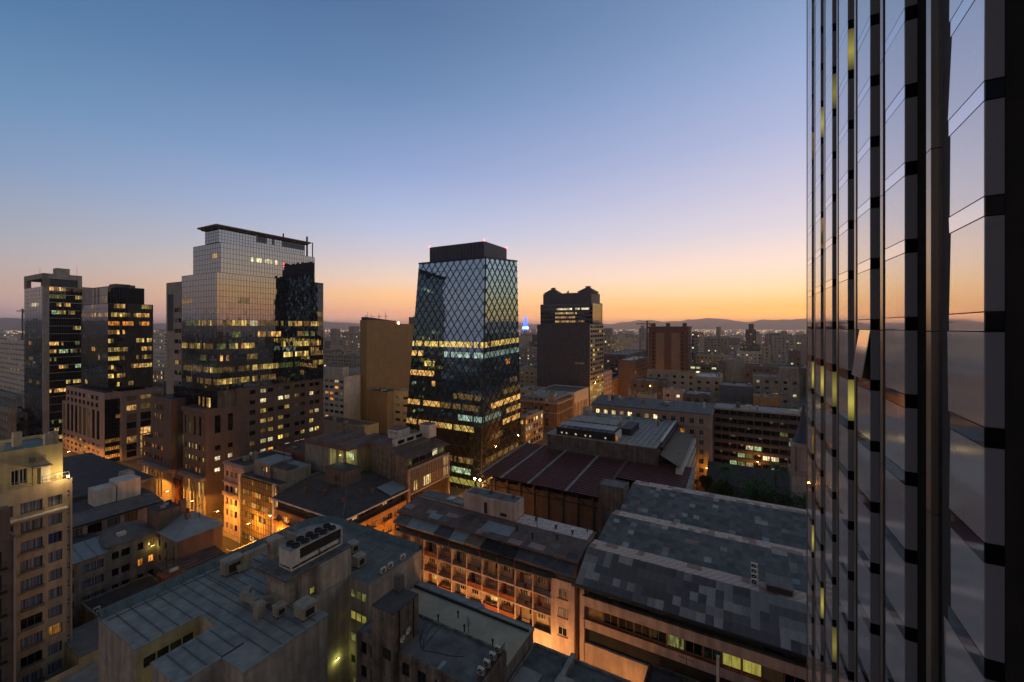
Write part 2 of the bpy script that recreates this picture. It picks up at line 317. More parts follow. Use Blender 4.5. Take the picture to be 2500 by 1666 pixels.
class Bld:
    """one building: an Empty at its near corner, its walls, roofs, windows and trims as parts"""
    def __init__(s, name, label, u, v, walls, cat='building', group=None, z=0, rz=ROT):
        s.u, s.v = u, v; s.root = thing(name, label, cat, u, v, z, rz, group); s.wall = MB(); s.walls = walls; s.wins = []; s.extra = {}
    def part(s, name): return s.extra.setdefault(name, MB())
    def facade(s, side, x0, x1, y0, y1, z0, z1, bands=(), m=0):
        rot, ox, oy, wd = {'R': (0, x0, y0, x1 - x0), 'L': (-math.pi / 2, x0, y1, y1 - y0), 'F': (math.pi, x1, y1, x1 - x0), 'B': (math.pi / 2, x1, y0, y1 - y0)}[side]
        dx, dy = round(math.cos(rot)), round(math.sin(rot)); nx, ny = dy, -dx
        P = lambda a, z, d=0: (ox + dx * a - nx * d, oy + dy * a - ny * d, z)
        W_ = s.wall; zz = z0
        for b in sorted(bands, key=lambda b: b['z'][0]):
            b0, b1 = b['z']
            if b0 > zz + 1e-4: W_.face([P(0, zz), P(wd, zz), P(wd, b0), P(0, b0)], m)
            zz = b1; d = b.get('d', .22); bm = b.get('m', m); rows = b['rows']; cols = b['cols']; x = 0
            for ci, (a0, a1) in enumerate(cols):
                if a0 > x + 1e-4: W_.face([P(x, b0), P(a0, b0), P(a0, b1), P(x, b1)], bm)
                x = a1; zq = b0
                for ri, (r0, r1) in enumerate(rows):
                    if r0 > zq + 1e-4: W_.face([P(a0, zq), P(a1, zq), P(a1, r0), P(a0, r0)], bm)
                    zq = r1
                    W_.face([P(a0, r0), P(a1, r0), P(a1, r0, d), P(a0, r0, d)], bm); W_.face([P(a0, r1), P(a1, r1), P(a1, r1, d), P(a0, r1, d)], bm)
                    W_.face([P(a0, r0), P(a0, r1), P(a0, r1, d), P(a0, r0, d)], bm); W_.face([P(a1, r0), P(a1, r1), P(a1, r1, d), P(a1, r0, d)], bm)
                    lt = b.get('lit', [('glass', 1)]); mat = vary(lt(ci, ri, len(cols), len(rows)) if callable(lt) else pick(lt))
                    s.wins.append((P(a0, r0, d), rot, a1 - a0, r1 - r0, mat, b.get('frame', 'iron'), b.get('style', 'cross')))
                if zq < b1 - 1e-4: W_.face([P(a0, zq), P(a1, zq), P(a1, b1), P(a0, b1)], bm)
            if x < wd - 1e-4: W_.face([P(x, b0), P(wd, b0), P(wd, b1), P(x, b1)], bm)
        if zz < z1 - 1e-4: W_.face([P(0, zz), P(wd, zz), P(wd, z1), P(0, z1)], m)
    def mass(s, x0, x1, y0, y1, z0, z1, R=(), L=(), F=(), B=(), roof=None, par=0, m=0, name='roof', pt=.25):
        for sd, b in (('R', R), ('L', L), ('F', F), ('B', B)):
            if b is not None: s.facade(sd, x0, x1, y0, y1, z0, z1, b, m)
        if roof:
            if par:
                s.wall.box(x0, x1, y0, y0 + pt, z1, z1 + par, m, bottom=False); s.wall.box(x0, x1, y1 - pt, y1, z1, z1 + par, m, bottom=False)
                s.wall.box(x0, x0 + pt, y0 + pt, y1 - pt, z1, z1 + par, m, bottom=False); s.wall.box(x1 - pt, x1, y0 + pt, y1 - pt, z1, z1 + par, m, bottom=False)
                MB().box(x0 + pt, x1 - pt, y0 + pt, y1 - pt, z1 - .05, z1 + .02).build(name, roof, s.root)
            else: MB().box(x0, x1, y0, y1, z1, z1 + .15).build(name, roof, s.root)
    def clutter(s, x0, x1, y0, y1, z, n, mats=('concrete', 'unit_white', 'steel', 'concrete_dark'), smax=2.2):
        for i in range(n):
            a = random.uniform(.5, smax); b = random.uniform(.5, smax); h = random.uniform(.4, 1.9); x = random.uniform(x0, max(x0, x1 - a)); y = random.uniform(y0, max(y0, y1 - b)); k = random.random()
            q = MB()
            if k < .55: q.box(x, x + a, y, y + b, z, z + h).box(x - .08, x + a + .08, y - .08, y + b + .08, z + h, z + h + .1)
            elif k < .75: q.cyl(x, y, z, z + h, .25, 8).cyl(x, y, z + h, z + h + .25, .4, 8)
            elif k < .9: q.cyl(x, y, z + .4, z + .4 + h, .8, 10).box(x - .7, x + .7, y - .7, y + .7, z, z + .4)
            else: q.bar((x, y, z), (x, y, z + 2.5 + h), .03).bar((x - .6, y, z + 2 + h), (x + .6, y, z + 2 + h), .02).bar((x - .4, y, z + 1.6 + h), (x + .4, y, z + 1.6 + h), .02)
            q.build('roof_antenna' if k >= .9 else ('roof_tank' if k >= .75 else ('roof_vent' if k >= .55 else 'roof_housing')), 'iron' if k >= .9 else random.choice(mats), s.root)
    def done(s, cap=300):
        s.wall.build('wall', s.walls, s.root)
        for k, (mb, mats) in [(k, v) for k, v in s.extra.items() if isinstance(v, tuple)]: mb.build(k, mats, s.root)
        X, Y = xy(s.u, s.v)
        def dist(wn):
            p, r = wn[0], s.root.rotation_euler[2]; wx = X + p[0] * math.cos(r) - p[1] * math.sin(r); wy = Y + p[0] * math.sin(r) + p[1] * math.cos(r); return math.hypot(wx, wy)
        ws = sorted(s.wins, key=dist) if len(s.wins) > cap else s.wins
        for p, rot, w_, h_, mat, fr, st in ws[:cap]: obj('window', window_mesh(w_, h_, mat, fr, st), s.root, p, rot)
        if len(ws) > cap:
            mats = sorted({w_[4] for w_ in ws[cap:]}); q = MB()
            for p, rot, w_, h_, mat, fr, st in ws[cap:]:
                c_, s_ = math.cos(rot), math.sin(rot); q.face([(p[0], p[1], p[2]), (p[0] + c_ * w_, p[1] + s_ * w_, p[2]), (p[0] + c_ * w_, p[1] + s_ * w_, p[2] + h_), (p[0], p[1], p[2] + h_)], mats.index(mat))
            q.build('small_windows', mats, s.root, kind='stuff')
        roofs = [o for o in s.root.children if o.name.split('.')[0] == 'roof']
        if roofs:                                              # what is fixed to the roof belongs to the roof
            for o in list(s.root.children):
                if o.name.split('.')[0] in ('roof_seam', 'roof_housing', 'roof_vent', 'roof_tank', 'roof_antenna', 'roof_rib', 'chimney', 'chimney_pipe', 'roof_sheet', 'skylight', 'hip_ridge', 'vent_pipe', 'roof_beam', 'roof_tile', 'roof_patch', 'dormer'): o.parent = roofs[0]
        return s
def grid(z0, z1, floors, wd, n, ww, wh, sill=.9, m0=None, lit=None, style='cross', d=.22, frame='iron', pair=None):
    """regular window grid for a facade of width wd: floors between z0 and z1, n columns"""
    fh = (z1 - z0) / floors; rows = [(z0 + i * fh + sill, z0 + i * fh + sill + min(wh, fh - sill - .15)) for i in range(floors)]
    mg = m0 if m0 is not None else 0; st = (wd - 2 * mg) / n; cols = []
    for i in range(n):
        c = mg + st * (i + .5)
        if pair: cols += [(c - pair / 2 - ww, c - pair / 2), (c + pair / 2, c + pair / 2 + ww)]
        else: cols.append((c - ww / 2, c + ww / 2))
    return dict(z=(z0, z1), rows=rows, cols=cols, lit=lit or [('glass', 1)], style=style, d=d, frame=frame)
DARKW = [('glass', .7), ('glass_curtain', .18), ('glass_curtain_grey', .12)]
def mixlit(p, *extra):
    base = [(k, x * (1 - p)) for k, x in DARKW]; return base + [(k, p / len(extra)) for k in extra]
def curtain(B, side, x0, x1, y0, y1, zs, n, chooser, glassmat='glass_mirror', mull='iron', mw=.05, proud=.06, tilt=.004, rows=1, name='glazing_band'):
    """curtain wall: one glazing band per floor (each pane its own tilt), mullions standing proud"""
    rot, ox, oy, wd = {'R': (0, x0, y0, x1 - x0), 'L': (-math.pi / 2, x0, y1, y1 - y0), 'F': (math.pi, x1, y1, x1 - x0), 'B': (math.pi / 2, x1, y0, y1 - y0)}[side]
    dx, dy = round(math.cos(rot)), round(math.sin(rot)); nx, ny = dy, -dx
    P = lambda a, z, d=0: (ox + dx * a + nx * d, oy + dy * a + ny * d, z)
    pw = wd / n; g = MB()
    for fi, (z0, z1) in enumerate(zip(zs, zs[1:])):
        b = MB(); names = []
        for r in range(rows):
            za, zb = z0 + (z1 - z0) * r / rows, z0 + (z1 - z0) * (r + 1) / rows
            for i in range(n):
                k = vary(chooser(fi, i, n, r) or glassmat)
                if k not in names: names.append(k)
                ta, tb = random.gauss(0, tilt), random.gauss(0, tilt); A0, A1 = i * pw, (i + 1) * pw; hw, hh = pw / 2, (zb - za) / 2
                b.face([P(A0, za, -ta * hw - tb * hh), P(A1, za, ta * hw - tb * hh), P(A1, zb, ta * hw + tb * hh), P(A0, zb, -ta * hw + tb * hh)], names.index(k))
        b.build(name, names, B.root)
        for r in range(rows): zq = z0 + (z1 - z0) * r / rows; g.bar(P(0, zq, 0), P(wd, zq, 0), proud, mw)
    for i in range(n + 1): g.bar(P(i * pw, zs[0], 0), P(i * pw, zs[-1], 0), mw, proud, up=(nx, ny, 0))
    g.build('mullion_grid', mull, B.root)
def runs(n, floors, dens, palette, minl=2, maxl=9):
    """random lit stretches of office floors -> chooser"""
    tab = {}
    for f in range(floors):
        dn = dens(f) if callable(dens) else dens; i = 0
        while i < n:
            l = random.randint(minl, maxl)
            if random.random() < dn:
                k = pick(palette)
                for j in range(i, min(n, i + l)):
                    if random.random() < .85: tab[(f, j)] = k
            i += l
    return lambda f, i, n_, r=0: tab.get((f, i))
# ================================================================ the setting
def struct(name, mb, mat, smooth=False):
    o = mb.build(name, mat, None, kind='structure', smooth=smooth); return o
def place_city(o): o.rotation_euler = (0, 0, ROT); return o
struct('ground', MB().box(-30000, 30000, -30000, 30000, -1, 0), 'city_ground')
ROADS = [(53, 59.5, 20, 700), (60, 700, 63.5, 71.5), (160, 900, -170, -160), (200, 206, 92, 600), (300, 308, -300, 60)]
for ri_, (a, b, c, d) in enumerate(ROADS):
    place_city(struct('road', MB().box(a, b, c, d, .004 + .012 * ri_, .008 + .012 * ri_), 'asphalt'))
    m_ = MB()
    if b - a > d - c:
        t = (c + d) / 2; x = a
        while x < min(b, a + 260): m_.box(x, x + 2.2, t - .07, t + .07, .09, .094); x += 6
    else:
        t = (a + b) / 2; x = c
        while x < min(d, c + 260): m_.box(t - .07, t + .07, x, x + 2.2, .09, .094); x += 6
    place_city(struct('road_marking', m_, 'paint_white'))
for a, b, c, d in [(59.5, 62, 73, 320), (50.6, 53, 73, 320), (59.5, 61.5, 20, 62), (62, 400, 62, 63.5), (60.5, 400, 71.5, 73), (92, 160, 73, 82)]:
    place_city(struct('pavement', MB().box(a, b, c, d, .0, .13), 'paving'))
# hills round the horizon, fading in the haze
def hills(name, R, base, prof, n=420):
    b = MB(); rows = 7; V = []
    for i in range(n + 1):
        a = math.radians(-100 + 200 * i / n); h = prof(math.degrees(a))
        col = []
        for j in range(rows):
            t = j / (rows - 1); rr = R - 1800 * (1 - t); z = h * (t ** 1.5) + (14 * math.sin(a * 190 + j * 2.1) + 9 * math.sin(a * 410 + j)) * t * (1 - t) * 2
            col.append((rr * math.sin(a), rr * math.cos(a), z))
        V.append(col)
    for i in range(n):
        for j in range(rows - 1): b.face([V[i][j], V[i + 1][j], V[i + 1][j + 1], V[i][j + 1]])
    struct(name, b, 'hill', smooth=True)
def prof_near(a):
    pts = [(-100, 150), (-60, 165), (-50, 185), (-44, 160), (-40, 120), (-30, 120), (-26, 170), (-22, 150), (-18, 105), (0, 105), (8, 110), (13, 125), (15.5, 175), (17, 205), (18.2, 207), (20, 175), (22, 185), (23, 212), (25.5, 240), (27.5, 205), (29.3, 150), (31, 200), (33, 195), (34.5, 208), (40, 190), (60, 200), (100, 160)]
    for (a0, h0), (a1, h1) in zip(pts, pts[1:]):
        if a0 <= a <= a1:
            t = (a - a0) / (a1 - a0); t = t * t * (3 - 2 * t); return h0 + (h1 - h0) * t + 5 * math.sin(a * 3.1) + 3 * math.sin(a * 7.7 + 1) + 1.5 * math.sin(a * 23)
    return 150
hills('hills', 9000, 0, prof_near)
hills('far_hills', 13500, 0, lambda a: 160 + 30 * math.sin(a * .21 + .8) + 22 * math.sin(a * .5 + 2) + 8 * math.sin(a * 1.7) + (40 if -30 < a < -16 else 0) * math.sin((a + 30) / 14 * math.pi))
# ================================================================ foreground: the long metal-roofed block
def metal_block():
    u0, v0 = 21.0, 46.8
    B = Bld('office_block', 'pale concrete block with grey-blue standing seam roof and courtyard slot, nearest foreground', u0, v0, ['concrete_pale', 'yellow_plaster'])
    z = 18.0; Lq = lambda a: a - u0; Vq = lambda a: a - v0
    pw = [('glass_black', .8), ('glass_green', .2)]
    # wings
    B.mass(Lq(21), Lq(27.5), Vq(61), Vq(71.8), 0, z, R=[dict(z=(0, z), cols=[(.7, 1.9), (2.0, 3.2), (3.3, 4.5), (4.6, 5.8)], rows=[(z - 3.2 * k - 2.7, z - 3.2 * k - 1.5) for k in range(5, -1, -1)], lit=pw, style='single', m=1)], m=0)
    B.mass(Lq(21), Lq(27.5), Vq(51.1), Vq(57), 0, z, m=0)
    B.mass(Lq(25.2), Lq(35.5), Vq(46.8), Vq(51.1), 0, z, m=0)
    arc = []
    for k in range(7):
        t = math.radians(15 * k); arc.append((Lq(48.6 + 4.8 * math.cos(t)), Vq(67.2 + 4.8 * math.sin(t))))
    body = [(Lq(27.5), Vq(51.1)), (Lq(35.5), Vq(51.1)), (Lq(42.4), Vq(51.1)), (Lq(42.4), Vq(46.8)), (Lq(53.4), Vq(46.8))] + arc + [(Lq(27.5), Vq(72))]
    B.wall.prism(body, 0, z, 0)
    # light-well windows on the short wall of the rear wing
    for k in range(5):
        zz = z - 2.6 - 3.2 * k
        for j in range(3): obj('window', window_mesh(1.05, 1.25, ['lit_dim_green', 'lit_olive', 'lit_dim_green', 'glass_green', 'lit_dim_green'][k], 'yellow_plaster', 'single'), B.root, (Lq(42.4) - .03, Vq(50.6) - j * 1.12, zz), -math.pi / 2)
    top = MB()
    for a, b, c, d in ((21, 27.5, 61, 71.8), (21, 27.5, 51.1, 57), (25.2, 35.5, 46.8, 51.1)): top.box(Lq(a) - .12, Lq(b) + (.12 if b == 35.5 else 0), Vq(c) - .12, Vq(d) + .1, z, z + .12)
    top.build('roof', 'roof_metal', B.root)
    rb = MB(); rb.prism(body, z - .01, z + .13); rb.build('roof', 'roof_metal', B.root)
    MB().box(Lq(42.55), Lq(52.5), Vq(46.95), Vq(65.9), z + .13, z + .17).build('roof', 'roof_grey', B.root); MB().box(Lq(41.5), Lq(48.4), Vq(66.9), Vq(70.8), z + .13, z + .2).build('terrace_floor', 'roof_pale', B.root)
    def seam(a0, b0, a1, b1): MB().bar((Lq(a0), Vq(b0), z + .16), (Lq(a1), Vq(b1), z + .16), .045, .05).build('roof_seam', 'roof_green', B.root)
    for i in range(4): seam(22.3 + 1.45 * i, 61.1, 22.3 + 1.45 * i, 71.5)
    for i in range(4): seam(22.3 + 1.45 * i, 51.3, 22.3 + 1.45 * i, 56.8)
    for i in range(5): seam(28.1 + 1.45 * i, 47.0, 28.1 + 1.45 * i, 71.5)
    for i in range(6): seam(35.3 + 1.45 * i, 58.6, 35.3 + 1.45 * i, 71.5)
    for i in range(13): seam(42.6, 47.6 + 1.0 * i, 53.0, 47.6 + 1.0 * i)
    seam(21.3, 70.0, 47, 70.0); seam(32.0, 58.5, 32.0, 70)
    # green rolled edge along the street sides
    e = MB(); pts = [(Lq(21), Vq(71.9))] + [(Lq(21 + 2.3 * k), Vq(71.9)) for k in range(1, 12)] + list(reversed(arc)) + [(Lq(53.4), Vq(46.9))]
    for (p, q) in zip(pts, pts[1:]):
        e.face([(p[0], p[1], z + .1), (q[0], q[1], z + .1), (q[0], q[1], z + 1.0), (p[0], p[1], z + 1.0)])
    ins = [(Lq(21), Vq(70.9))] + [(Lq(21 + 2.3 * k), Vq(70.9)) for k in range(1, 12)] + [(a - (.9 if a > Lq(50) else .5), b - (.9 if b > Vq(69) else .2)) for a, b in reversed(arc)] + [(Lq(52.5), Vq(46.9))]
    for (p, q, r, s_) in zip(pts, pts[1:], ins, ins[1:]): e.face([(p[0], p[1], z + 1.0), (q[0], q[1], z + 1.0), (s_[0], s_[1], z + .14), (r[0], r[1], z + .14)])
    e.build('parapet', 'roof_green', B.root)
    for k in range(13):
        x = Lq(21.6 + 2.1 * k); MB().bar((x, Vq(71.6), z + .9), (x, Vq(70.7), z + .2), .04).build('parapet_stay', 'roof_green', B.root)
    # plant tower carrying the deck
    B.mass(Lq(35.6), Lq(42.9), Vq(52.1), Vq(57.8), z, z + 4.0, m=0)
    B.wall.box(Lq(33.6), Lq(35.6), Vq(53.0), Vq(56.8), z, z + 3.4, 0)
    B.wall.box(Lq(37.7), Lq(42.9), Vq(51.2), Vq(52.1), 0, z + 4.0, 0)
    d = MB(); d.box(Lq(33.0), Lq(43.1), Vq(51.6), Vq(58.2), z + 4.0, z + 4.25); d.build('plant_deck', 'concrete_dark', B.root)
    r = MB(); zz = z + 4.25
    P_ = [(33.05, 58.1), (33.05, 51.65), (43.0, 51.65)]
    for h in (.35, .7, 1.05):
        for a, b in zip(P_, P_[1:]): r.bar((Lq(a[0]), Vq(a[1]), zz + h - 1.05), (Lq(b[0]), Vq(b[1]), zz + h - 1.05), .025)
    for k in range(8): r.bar((Lq(33.05 + 1.4 * k), Vq(51.65), zz - 1.1), (Lq(33.05 + 1.4 * k), Vq(51.65), zz + .1), .025)
    for k in range(5): r.bar((Lq(33.05), Vq(51.65 + 1.6 * k), zz - 1.1), (Lq(33.05), Vq(51.65 + 1.6 * k), zz + .1), .025)
    r.build('railing', 'steel', B.root)
    obj('window', window_mesh(.8, .9, 'lit_olive', 'yellow_plaster', 'single'), B.root, (Lq(36.6), Vq(52.05), z + .35), 0)
    # raised parapet of the terrace between the roofs
    B.wall.box(Lq(44.8), Lq(48.6), Vq(66.5), Vq(66.8), z, z + 1.5, 0); B.wall.box(Lq(44.8), Lq(45.1), Vq(66.8), Vq(71), z, z + 1.3, 0)
    B.wall.box(Lq(39.4), Lq(41.0), Vq(65.0), Vq(66.6), z, z + 3.0, 0); B.wall.box(Lq(39.2), Lq(41.2), Vq(64.8), Vq(66.8), z + 3.0, z + 3.3, 0)
    B.wall.box(Lq(30.4), Lq(31.4), Vq(53.4), Vq(54.4), z, z + 2.1, 0); B.wall.box(Lq(30.25), Lq(31.55), Vq(53.25), Vq(54.55), z + 1.75, z + 1.9, 0)
    B.wall.box(Lq(45), Lq(53), Vq(71.5), Vq(71.75), z + .2, z + .5, 0)
    B.done(); return B
metal_block()
def duct(name, label, u, v, z, pts, r, mat='duct'):
    t = thing(name, label, 'duct', u, v, z)
    for i, (p, q) in enumerate(zip(pts, pts[1:])):
        MB().bar(p, q, r).build('duct_section', mat, t)
        if i: MB().box(p[0] - r * 1.15, p[0] + r * 1.15, p[1] - r * 1.15, p[1] + r * 1.15, p[2] - r * 1.15, p[2] + r * 1.15).build('elbow', mat, t)
    for p in pts[::2]:
        if p[2] > .5: MB().bar((p[0], p[1], -.0), (p[0], p[1], p[2]), .05).build('support', 'iron', t)
    return t
RZ = 18.13
duct('ventilation_duct', 'angled beige ventilation duct at the foot of the plant tower', 33.0, 55.5, RZ, [(-.2, 4.2, .9), (-1.4, 3.0, .9), (-1.2, .6, .9), (1.2, -2.0, .9), (2.2, -2.4, 1.2)], .38)
duct('ventilation_duct', 'long slim beige pipe running to the brick stack on the metal roof', 30.9, 54.6, RZ, [(.2, .3, 1.1), (1.0, 2.0, 1.1), (1.6, 3.6, 1.1)], .14)
duct('ventilation_duct', 'fat beige duct beside the square chimney on the metal roof', 37.6, 66.2, RZ, [(-2.8, .2, .7), (-1.6, .2, .7), (-1.2, .2, 1.9), (1.4, -.1, 2.2)], .45)
def fan_unit(label, u, v, sx, sy, sz, z=RZ, rz=ROT):
    t = thing('rooftop_fan_unit', label, 'fan unit', u, v, z, rz)
    b = MB(); b.box(-sx / 2, sx / 2, -sy / 2, sy / 2, .25, sz).prism([(-sx / 2 - .06, -sy / 2 - .06), (sx / 2 + .06, -sy / 2 - .06), (sx / 2 + .06, sy / 2 + .06), (-sx / 2 - .06, sy / 2 + .06)], sz, [sz + .12, sz + .12, sz + .3, sz + .3]); b.build('housing', 'duct', t)
    g = MB(); g.box(-sx * .3, sx * .3, -sy / 2 - .05, -sy / 2, .45, sz * .8)
    for k in range(5): g.bar((-sx * .3, -sy / 2 - .06, .5 + k * sz * .07), (sx * .3, -sy / 2 - .06, .5 + k * sz * .07), .02)
    g.build('grille', 'iron', t)
    for a in (-1, 1):
        for c in (-1, 1): MB().box(a * sx * .42 - .05, a * sx * .42 + .05, c * sy * .42 - .05, c * sy * .42 + .05, 0, .25).build('foot', 'iron', t)
    return t
fan_unit('boxy beige air handler with sloping lid near the roof edge of the metal roof', 33.9, 49.0, 1.9, 1.9, 1.6)
fan_unit('small beige fan unit beside the duct elbow on the metal roof', 32.3, 51.9, 1.2, 1.0, 1.3)
fan_unit('large beige air handler by the green parapet of the metal roof', 34.6, 67.4, 2.6, 1.5, 2.0)
fan_unit('beige fan housing on legs on the rear metal roof beside the plant tower', 45.0, 51.9, 1.5, 1.2, 1.6)
fan_unit('beige fan housing behind the chiller on the rear metal roof', 47.3, 56.0, 1.3, 1.3, 1.5)
fan_unit('beige ventilation box at the far end of the chiller', 45.4, 60.0, 2.0, 1.6, 1.7)
def chiller():
    t = thing('chiller', 'large white rooftop chiller with ten fans on the plant deck', 'chiller', 34.7, 53.1, 22.25)
    lx, ly, h = 8.0, 2.5, 2.6
    f = MB()
    for x in (0, lx):
        for y in (0, ly): f.bar((x, y, 0), (x, y, h), .08)
    f.bar((0, 0, .1), (lx, 0, .1), .08).bar((0, ly, .1), (lx, ly, .1), .08).bar((0, 0, h), (lx, 0, h), .08).bar((0, ly, h), (lx, ly, h), .08).bar((0, 0, .1), (0, ly, .1), .08)
    f.build('frame', 'unit_white', t)
    MB().box(.1, lx - .1, .15, ly - .15, 1.05, h - .1).build('condenser_coil', 'iron', t)
    MB().box(-.1, 1.2, -.05, ly + .05, .5, h + .02).build('control_cabinet', 'unit_white', t)
    MB().box(-.05, lx + .05, -.05, ly + .05, h, h + .12).build('top_panel', 'steel', t)
    for y, a, b in ((.5, 1.4, 4.2), (.5, 4.6, 7.6), (1.8, 1.4, 7.4)): MB().tube([(a, y, .6), (b, y, .6)], .36, 12).build('shell_tube', 'unit_white', t, smooth=False)
    fm = None
    for i in range(5):
        for j in range(2):
            if fm is None:
                q = MB(); n = 16
                for r0, r1, za, zb in ((.52, .58, 0, .28), (.52, .52, .28, .02)):
                    for k in range(n):
                        a, b = 2 * math.pi * k / n, 2 * math.pi * (k + 1) / n
                        q.face([(r1 * math.cos(a), r1 * math.sin(a), za), (r1 * math.cos(b), r1 * math.sin(b), za), (r0 * math.cos(b), r0 * math.sin(b), .28 if za == 0 else zb), (r0 * math.cos(a), r0 * math.sin(a), .28 if za == 0 else zb)])
                q.cyl(0, 0, .05, .2, .13, 8)
                for k in range(5):
                    a = 2 * math.pi * k / 5; q.bar((.1 * math.cos(a), .1 * math.sin(a), .12), (.48 * math.cos(a + .2), .48 * math.sin(a + .2), .16), .1, .015)
                fm = q.mesh('fan', 'iron')
            obj('fan', fm, t, (1.05 + 1.45 * i, .65 + 1.2 * j, h + .12))
chiller()
def ac_unit():
    t = thing('air_conditioner', 'x', 'air conditioner', 0, 0)
    MB().box(-.45, .45, -.18, .18, .12, .85).build('casing', 'unit_white', t)
    q = MB()
    for k in range(14):
        a, b = 2 * math.pi * k / 14, 2 * math.pi * (k + 1) / 14; q.face([(-.1 + .3 * math.cos(a), -.19, .48 + .3 * math.sin(a)), (-.1 + .3 * math.cos(b), -.19, .48 + .3 * math.sin(b)), (-.1 + .1 * math.cos(b), -.2, .48 + .1 * math.sin(b)), (-.1 + .1 * math.cos(a), -.2, .48 + .1 * math.sin(a))])
    q.build('fan_grille', 'iron', t); MB().box(-.4, -.3, -.2, .2, 0, .12).build('foot', 'iron', t); MB().box(.3, .4, -.2, .2, 0, .12).build('foot', 'iron', t)
    return t
AC0 = ac_unit(); AC_USED = [False]
def ac(u, v, z, rz, label, group=None):
    if not AC_USED[0]:
        AC_USED[0] = True; t = AC0; X, Y = xy(u, v); t.location = (X, Y, z); t.rotation_euler = (0, 0, rz)
    else: t = copy_tree(AC0, u, v, z, rz)
    t['label'] = label
    if group: t['group'] = group
    elif 'group' in t: del t['group']
    return t
ac(45.5, 47.3, RZ, ROT, 'white condenser unit on the rear metal roof edge, left of the pair'); ac(46.9, 47.3, RZ, ROT, 'white condenser unit on the rear metal roof edge, right of the pair')
ac(49.6, 47.3, RZ, ROT, 'lone white condenser unit at the right end of the rear metal roof edge')
# ---------------------------------------------------------------- stained walk-up with dark membrane roof (bottom centre)
def stained_house():
    u0, v0 = 33.0, 25.5
    B = Bld('old_apartment_house', 'stained old apartment house with dark membrane roof, bottom centre', u0, v0, ['plaster_stained', 'concrete_dark'])
    z = 15.0; q = lambda a: a - u0; r = lambda a: a - v0
    def wl(ci, ri, n, m): return 'lit_warm' if (ci, ri) == (2, 3) else pick([('glass_black', .6), ('glass', .3), ('glass_curtain_grey', .1)])
    fl = [(z - 3.1 * k - 2.5, z - 3.1 * k - .9) for k in range(4, -1, -1)]
    B.mass(q(38.2), q(44.6), r(25.5), r(44.6), 0, z, L=[dict(z=(0, z), cols=[(.8, 1.9), (2.6, 3.5), (5.2, 6.4), (8, 9.2), (10.5, 11.8), (13.2, 14.4), (16, 17.2)], rows=fl, lit=wl)], roof='roof_membrane', par=.22, m=0)
    # stair tower
    B.mass(q(37.4), q(41.9), r(37.2), r(40.9), 0, 20.0, roof='roof_dark', par=0, m=0)
    MB().box(q(41.0), q(41.8), r(39.6), r(40.7), 20.15, 22.0).build('water_tank_housing', 'concrete_dark', B.root)
    MB().box(q(37.36), q(37.39), r(37.6), r(39.0), 14.3, 15.6).build('vent_opening', 'iron', B.root)
    for p in (((38.4, 37.15), (38.4, 37.15)), ((40.9, 37.15), (40.9, 37.15))): MB().bar((q(p[0][0]), r(p[0][1]), 15), (q(p[1][0]), r(p[1][1]), 20), .05).build('downpipe', 'iron', B.root)
    mb = MB(); a = (39.9, 34.8)
    for k in range(6):
        pts = [(q(a[0]), r(a[1]), z + .045)]; an = random.uniform(0, 6.28)
        for i in range(6): an += random.uniform(-.35, .35); l = pts[-1]; pts.append((max(q(38.7), min(q(44.2), l[0] + .8 * math.cos(an))), max(r(26), min(r(44), l[1] + .9 * math.sin(an))), z + .045))
        mb.tube(pts, .03, 4)
    mb.build('roof_cables', 'iron', B.root)
    MB().box(q(38.6), q(39.9), r(31.0), r(31.5), z + .03, z + .05).build('roof_patch', 'roof_blue', B.root)
    B.done()
stained_house()
def dish(label, u, v, z, az, r=.45, group=None):
    t = thing('satellite_dish', label, 'satellite dish', u, v, z, ROT + az, group)
    b = MB(); n = 16; rings = []
    for j in range(4):
        rr = r * j / 3; yy = -.25 + .35 * (j / 3) ** 2 * r * 2; rings.append([(rr * math.cos(2 * math.pi * k / n), -yy - .2, rr * math.sin(2 * math.pi * k / n) + .55) for k in range(n)])
    for A_, B_ in zip(rings, rings[1:]):
        for k in range(n): b.face([A_[k], A_[(k + 1) % n], B_[(k + 1) % n], B_[k]])
    b.build('reflector', 'unit_white', t, smooth=True)
    MB().bar((0, .1, 0), (0, .05, .55), .035).build('mast', 'iron', t); MB().bar((0, -.1, .3), (0, -.75, .5), .02).build('feed_arm', 'iron', t)
    return t
dish('white satellite dish on the dark stair tower, left of the two', 38.6, 37.1, 16.0, 0); dish('white satellite dish on the dark stair tower, right of the two', 39.6, 37.1, 16.4, 0)
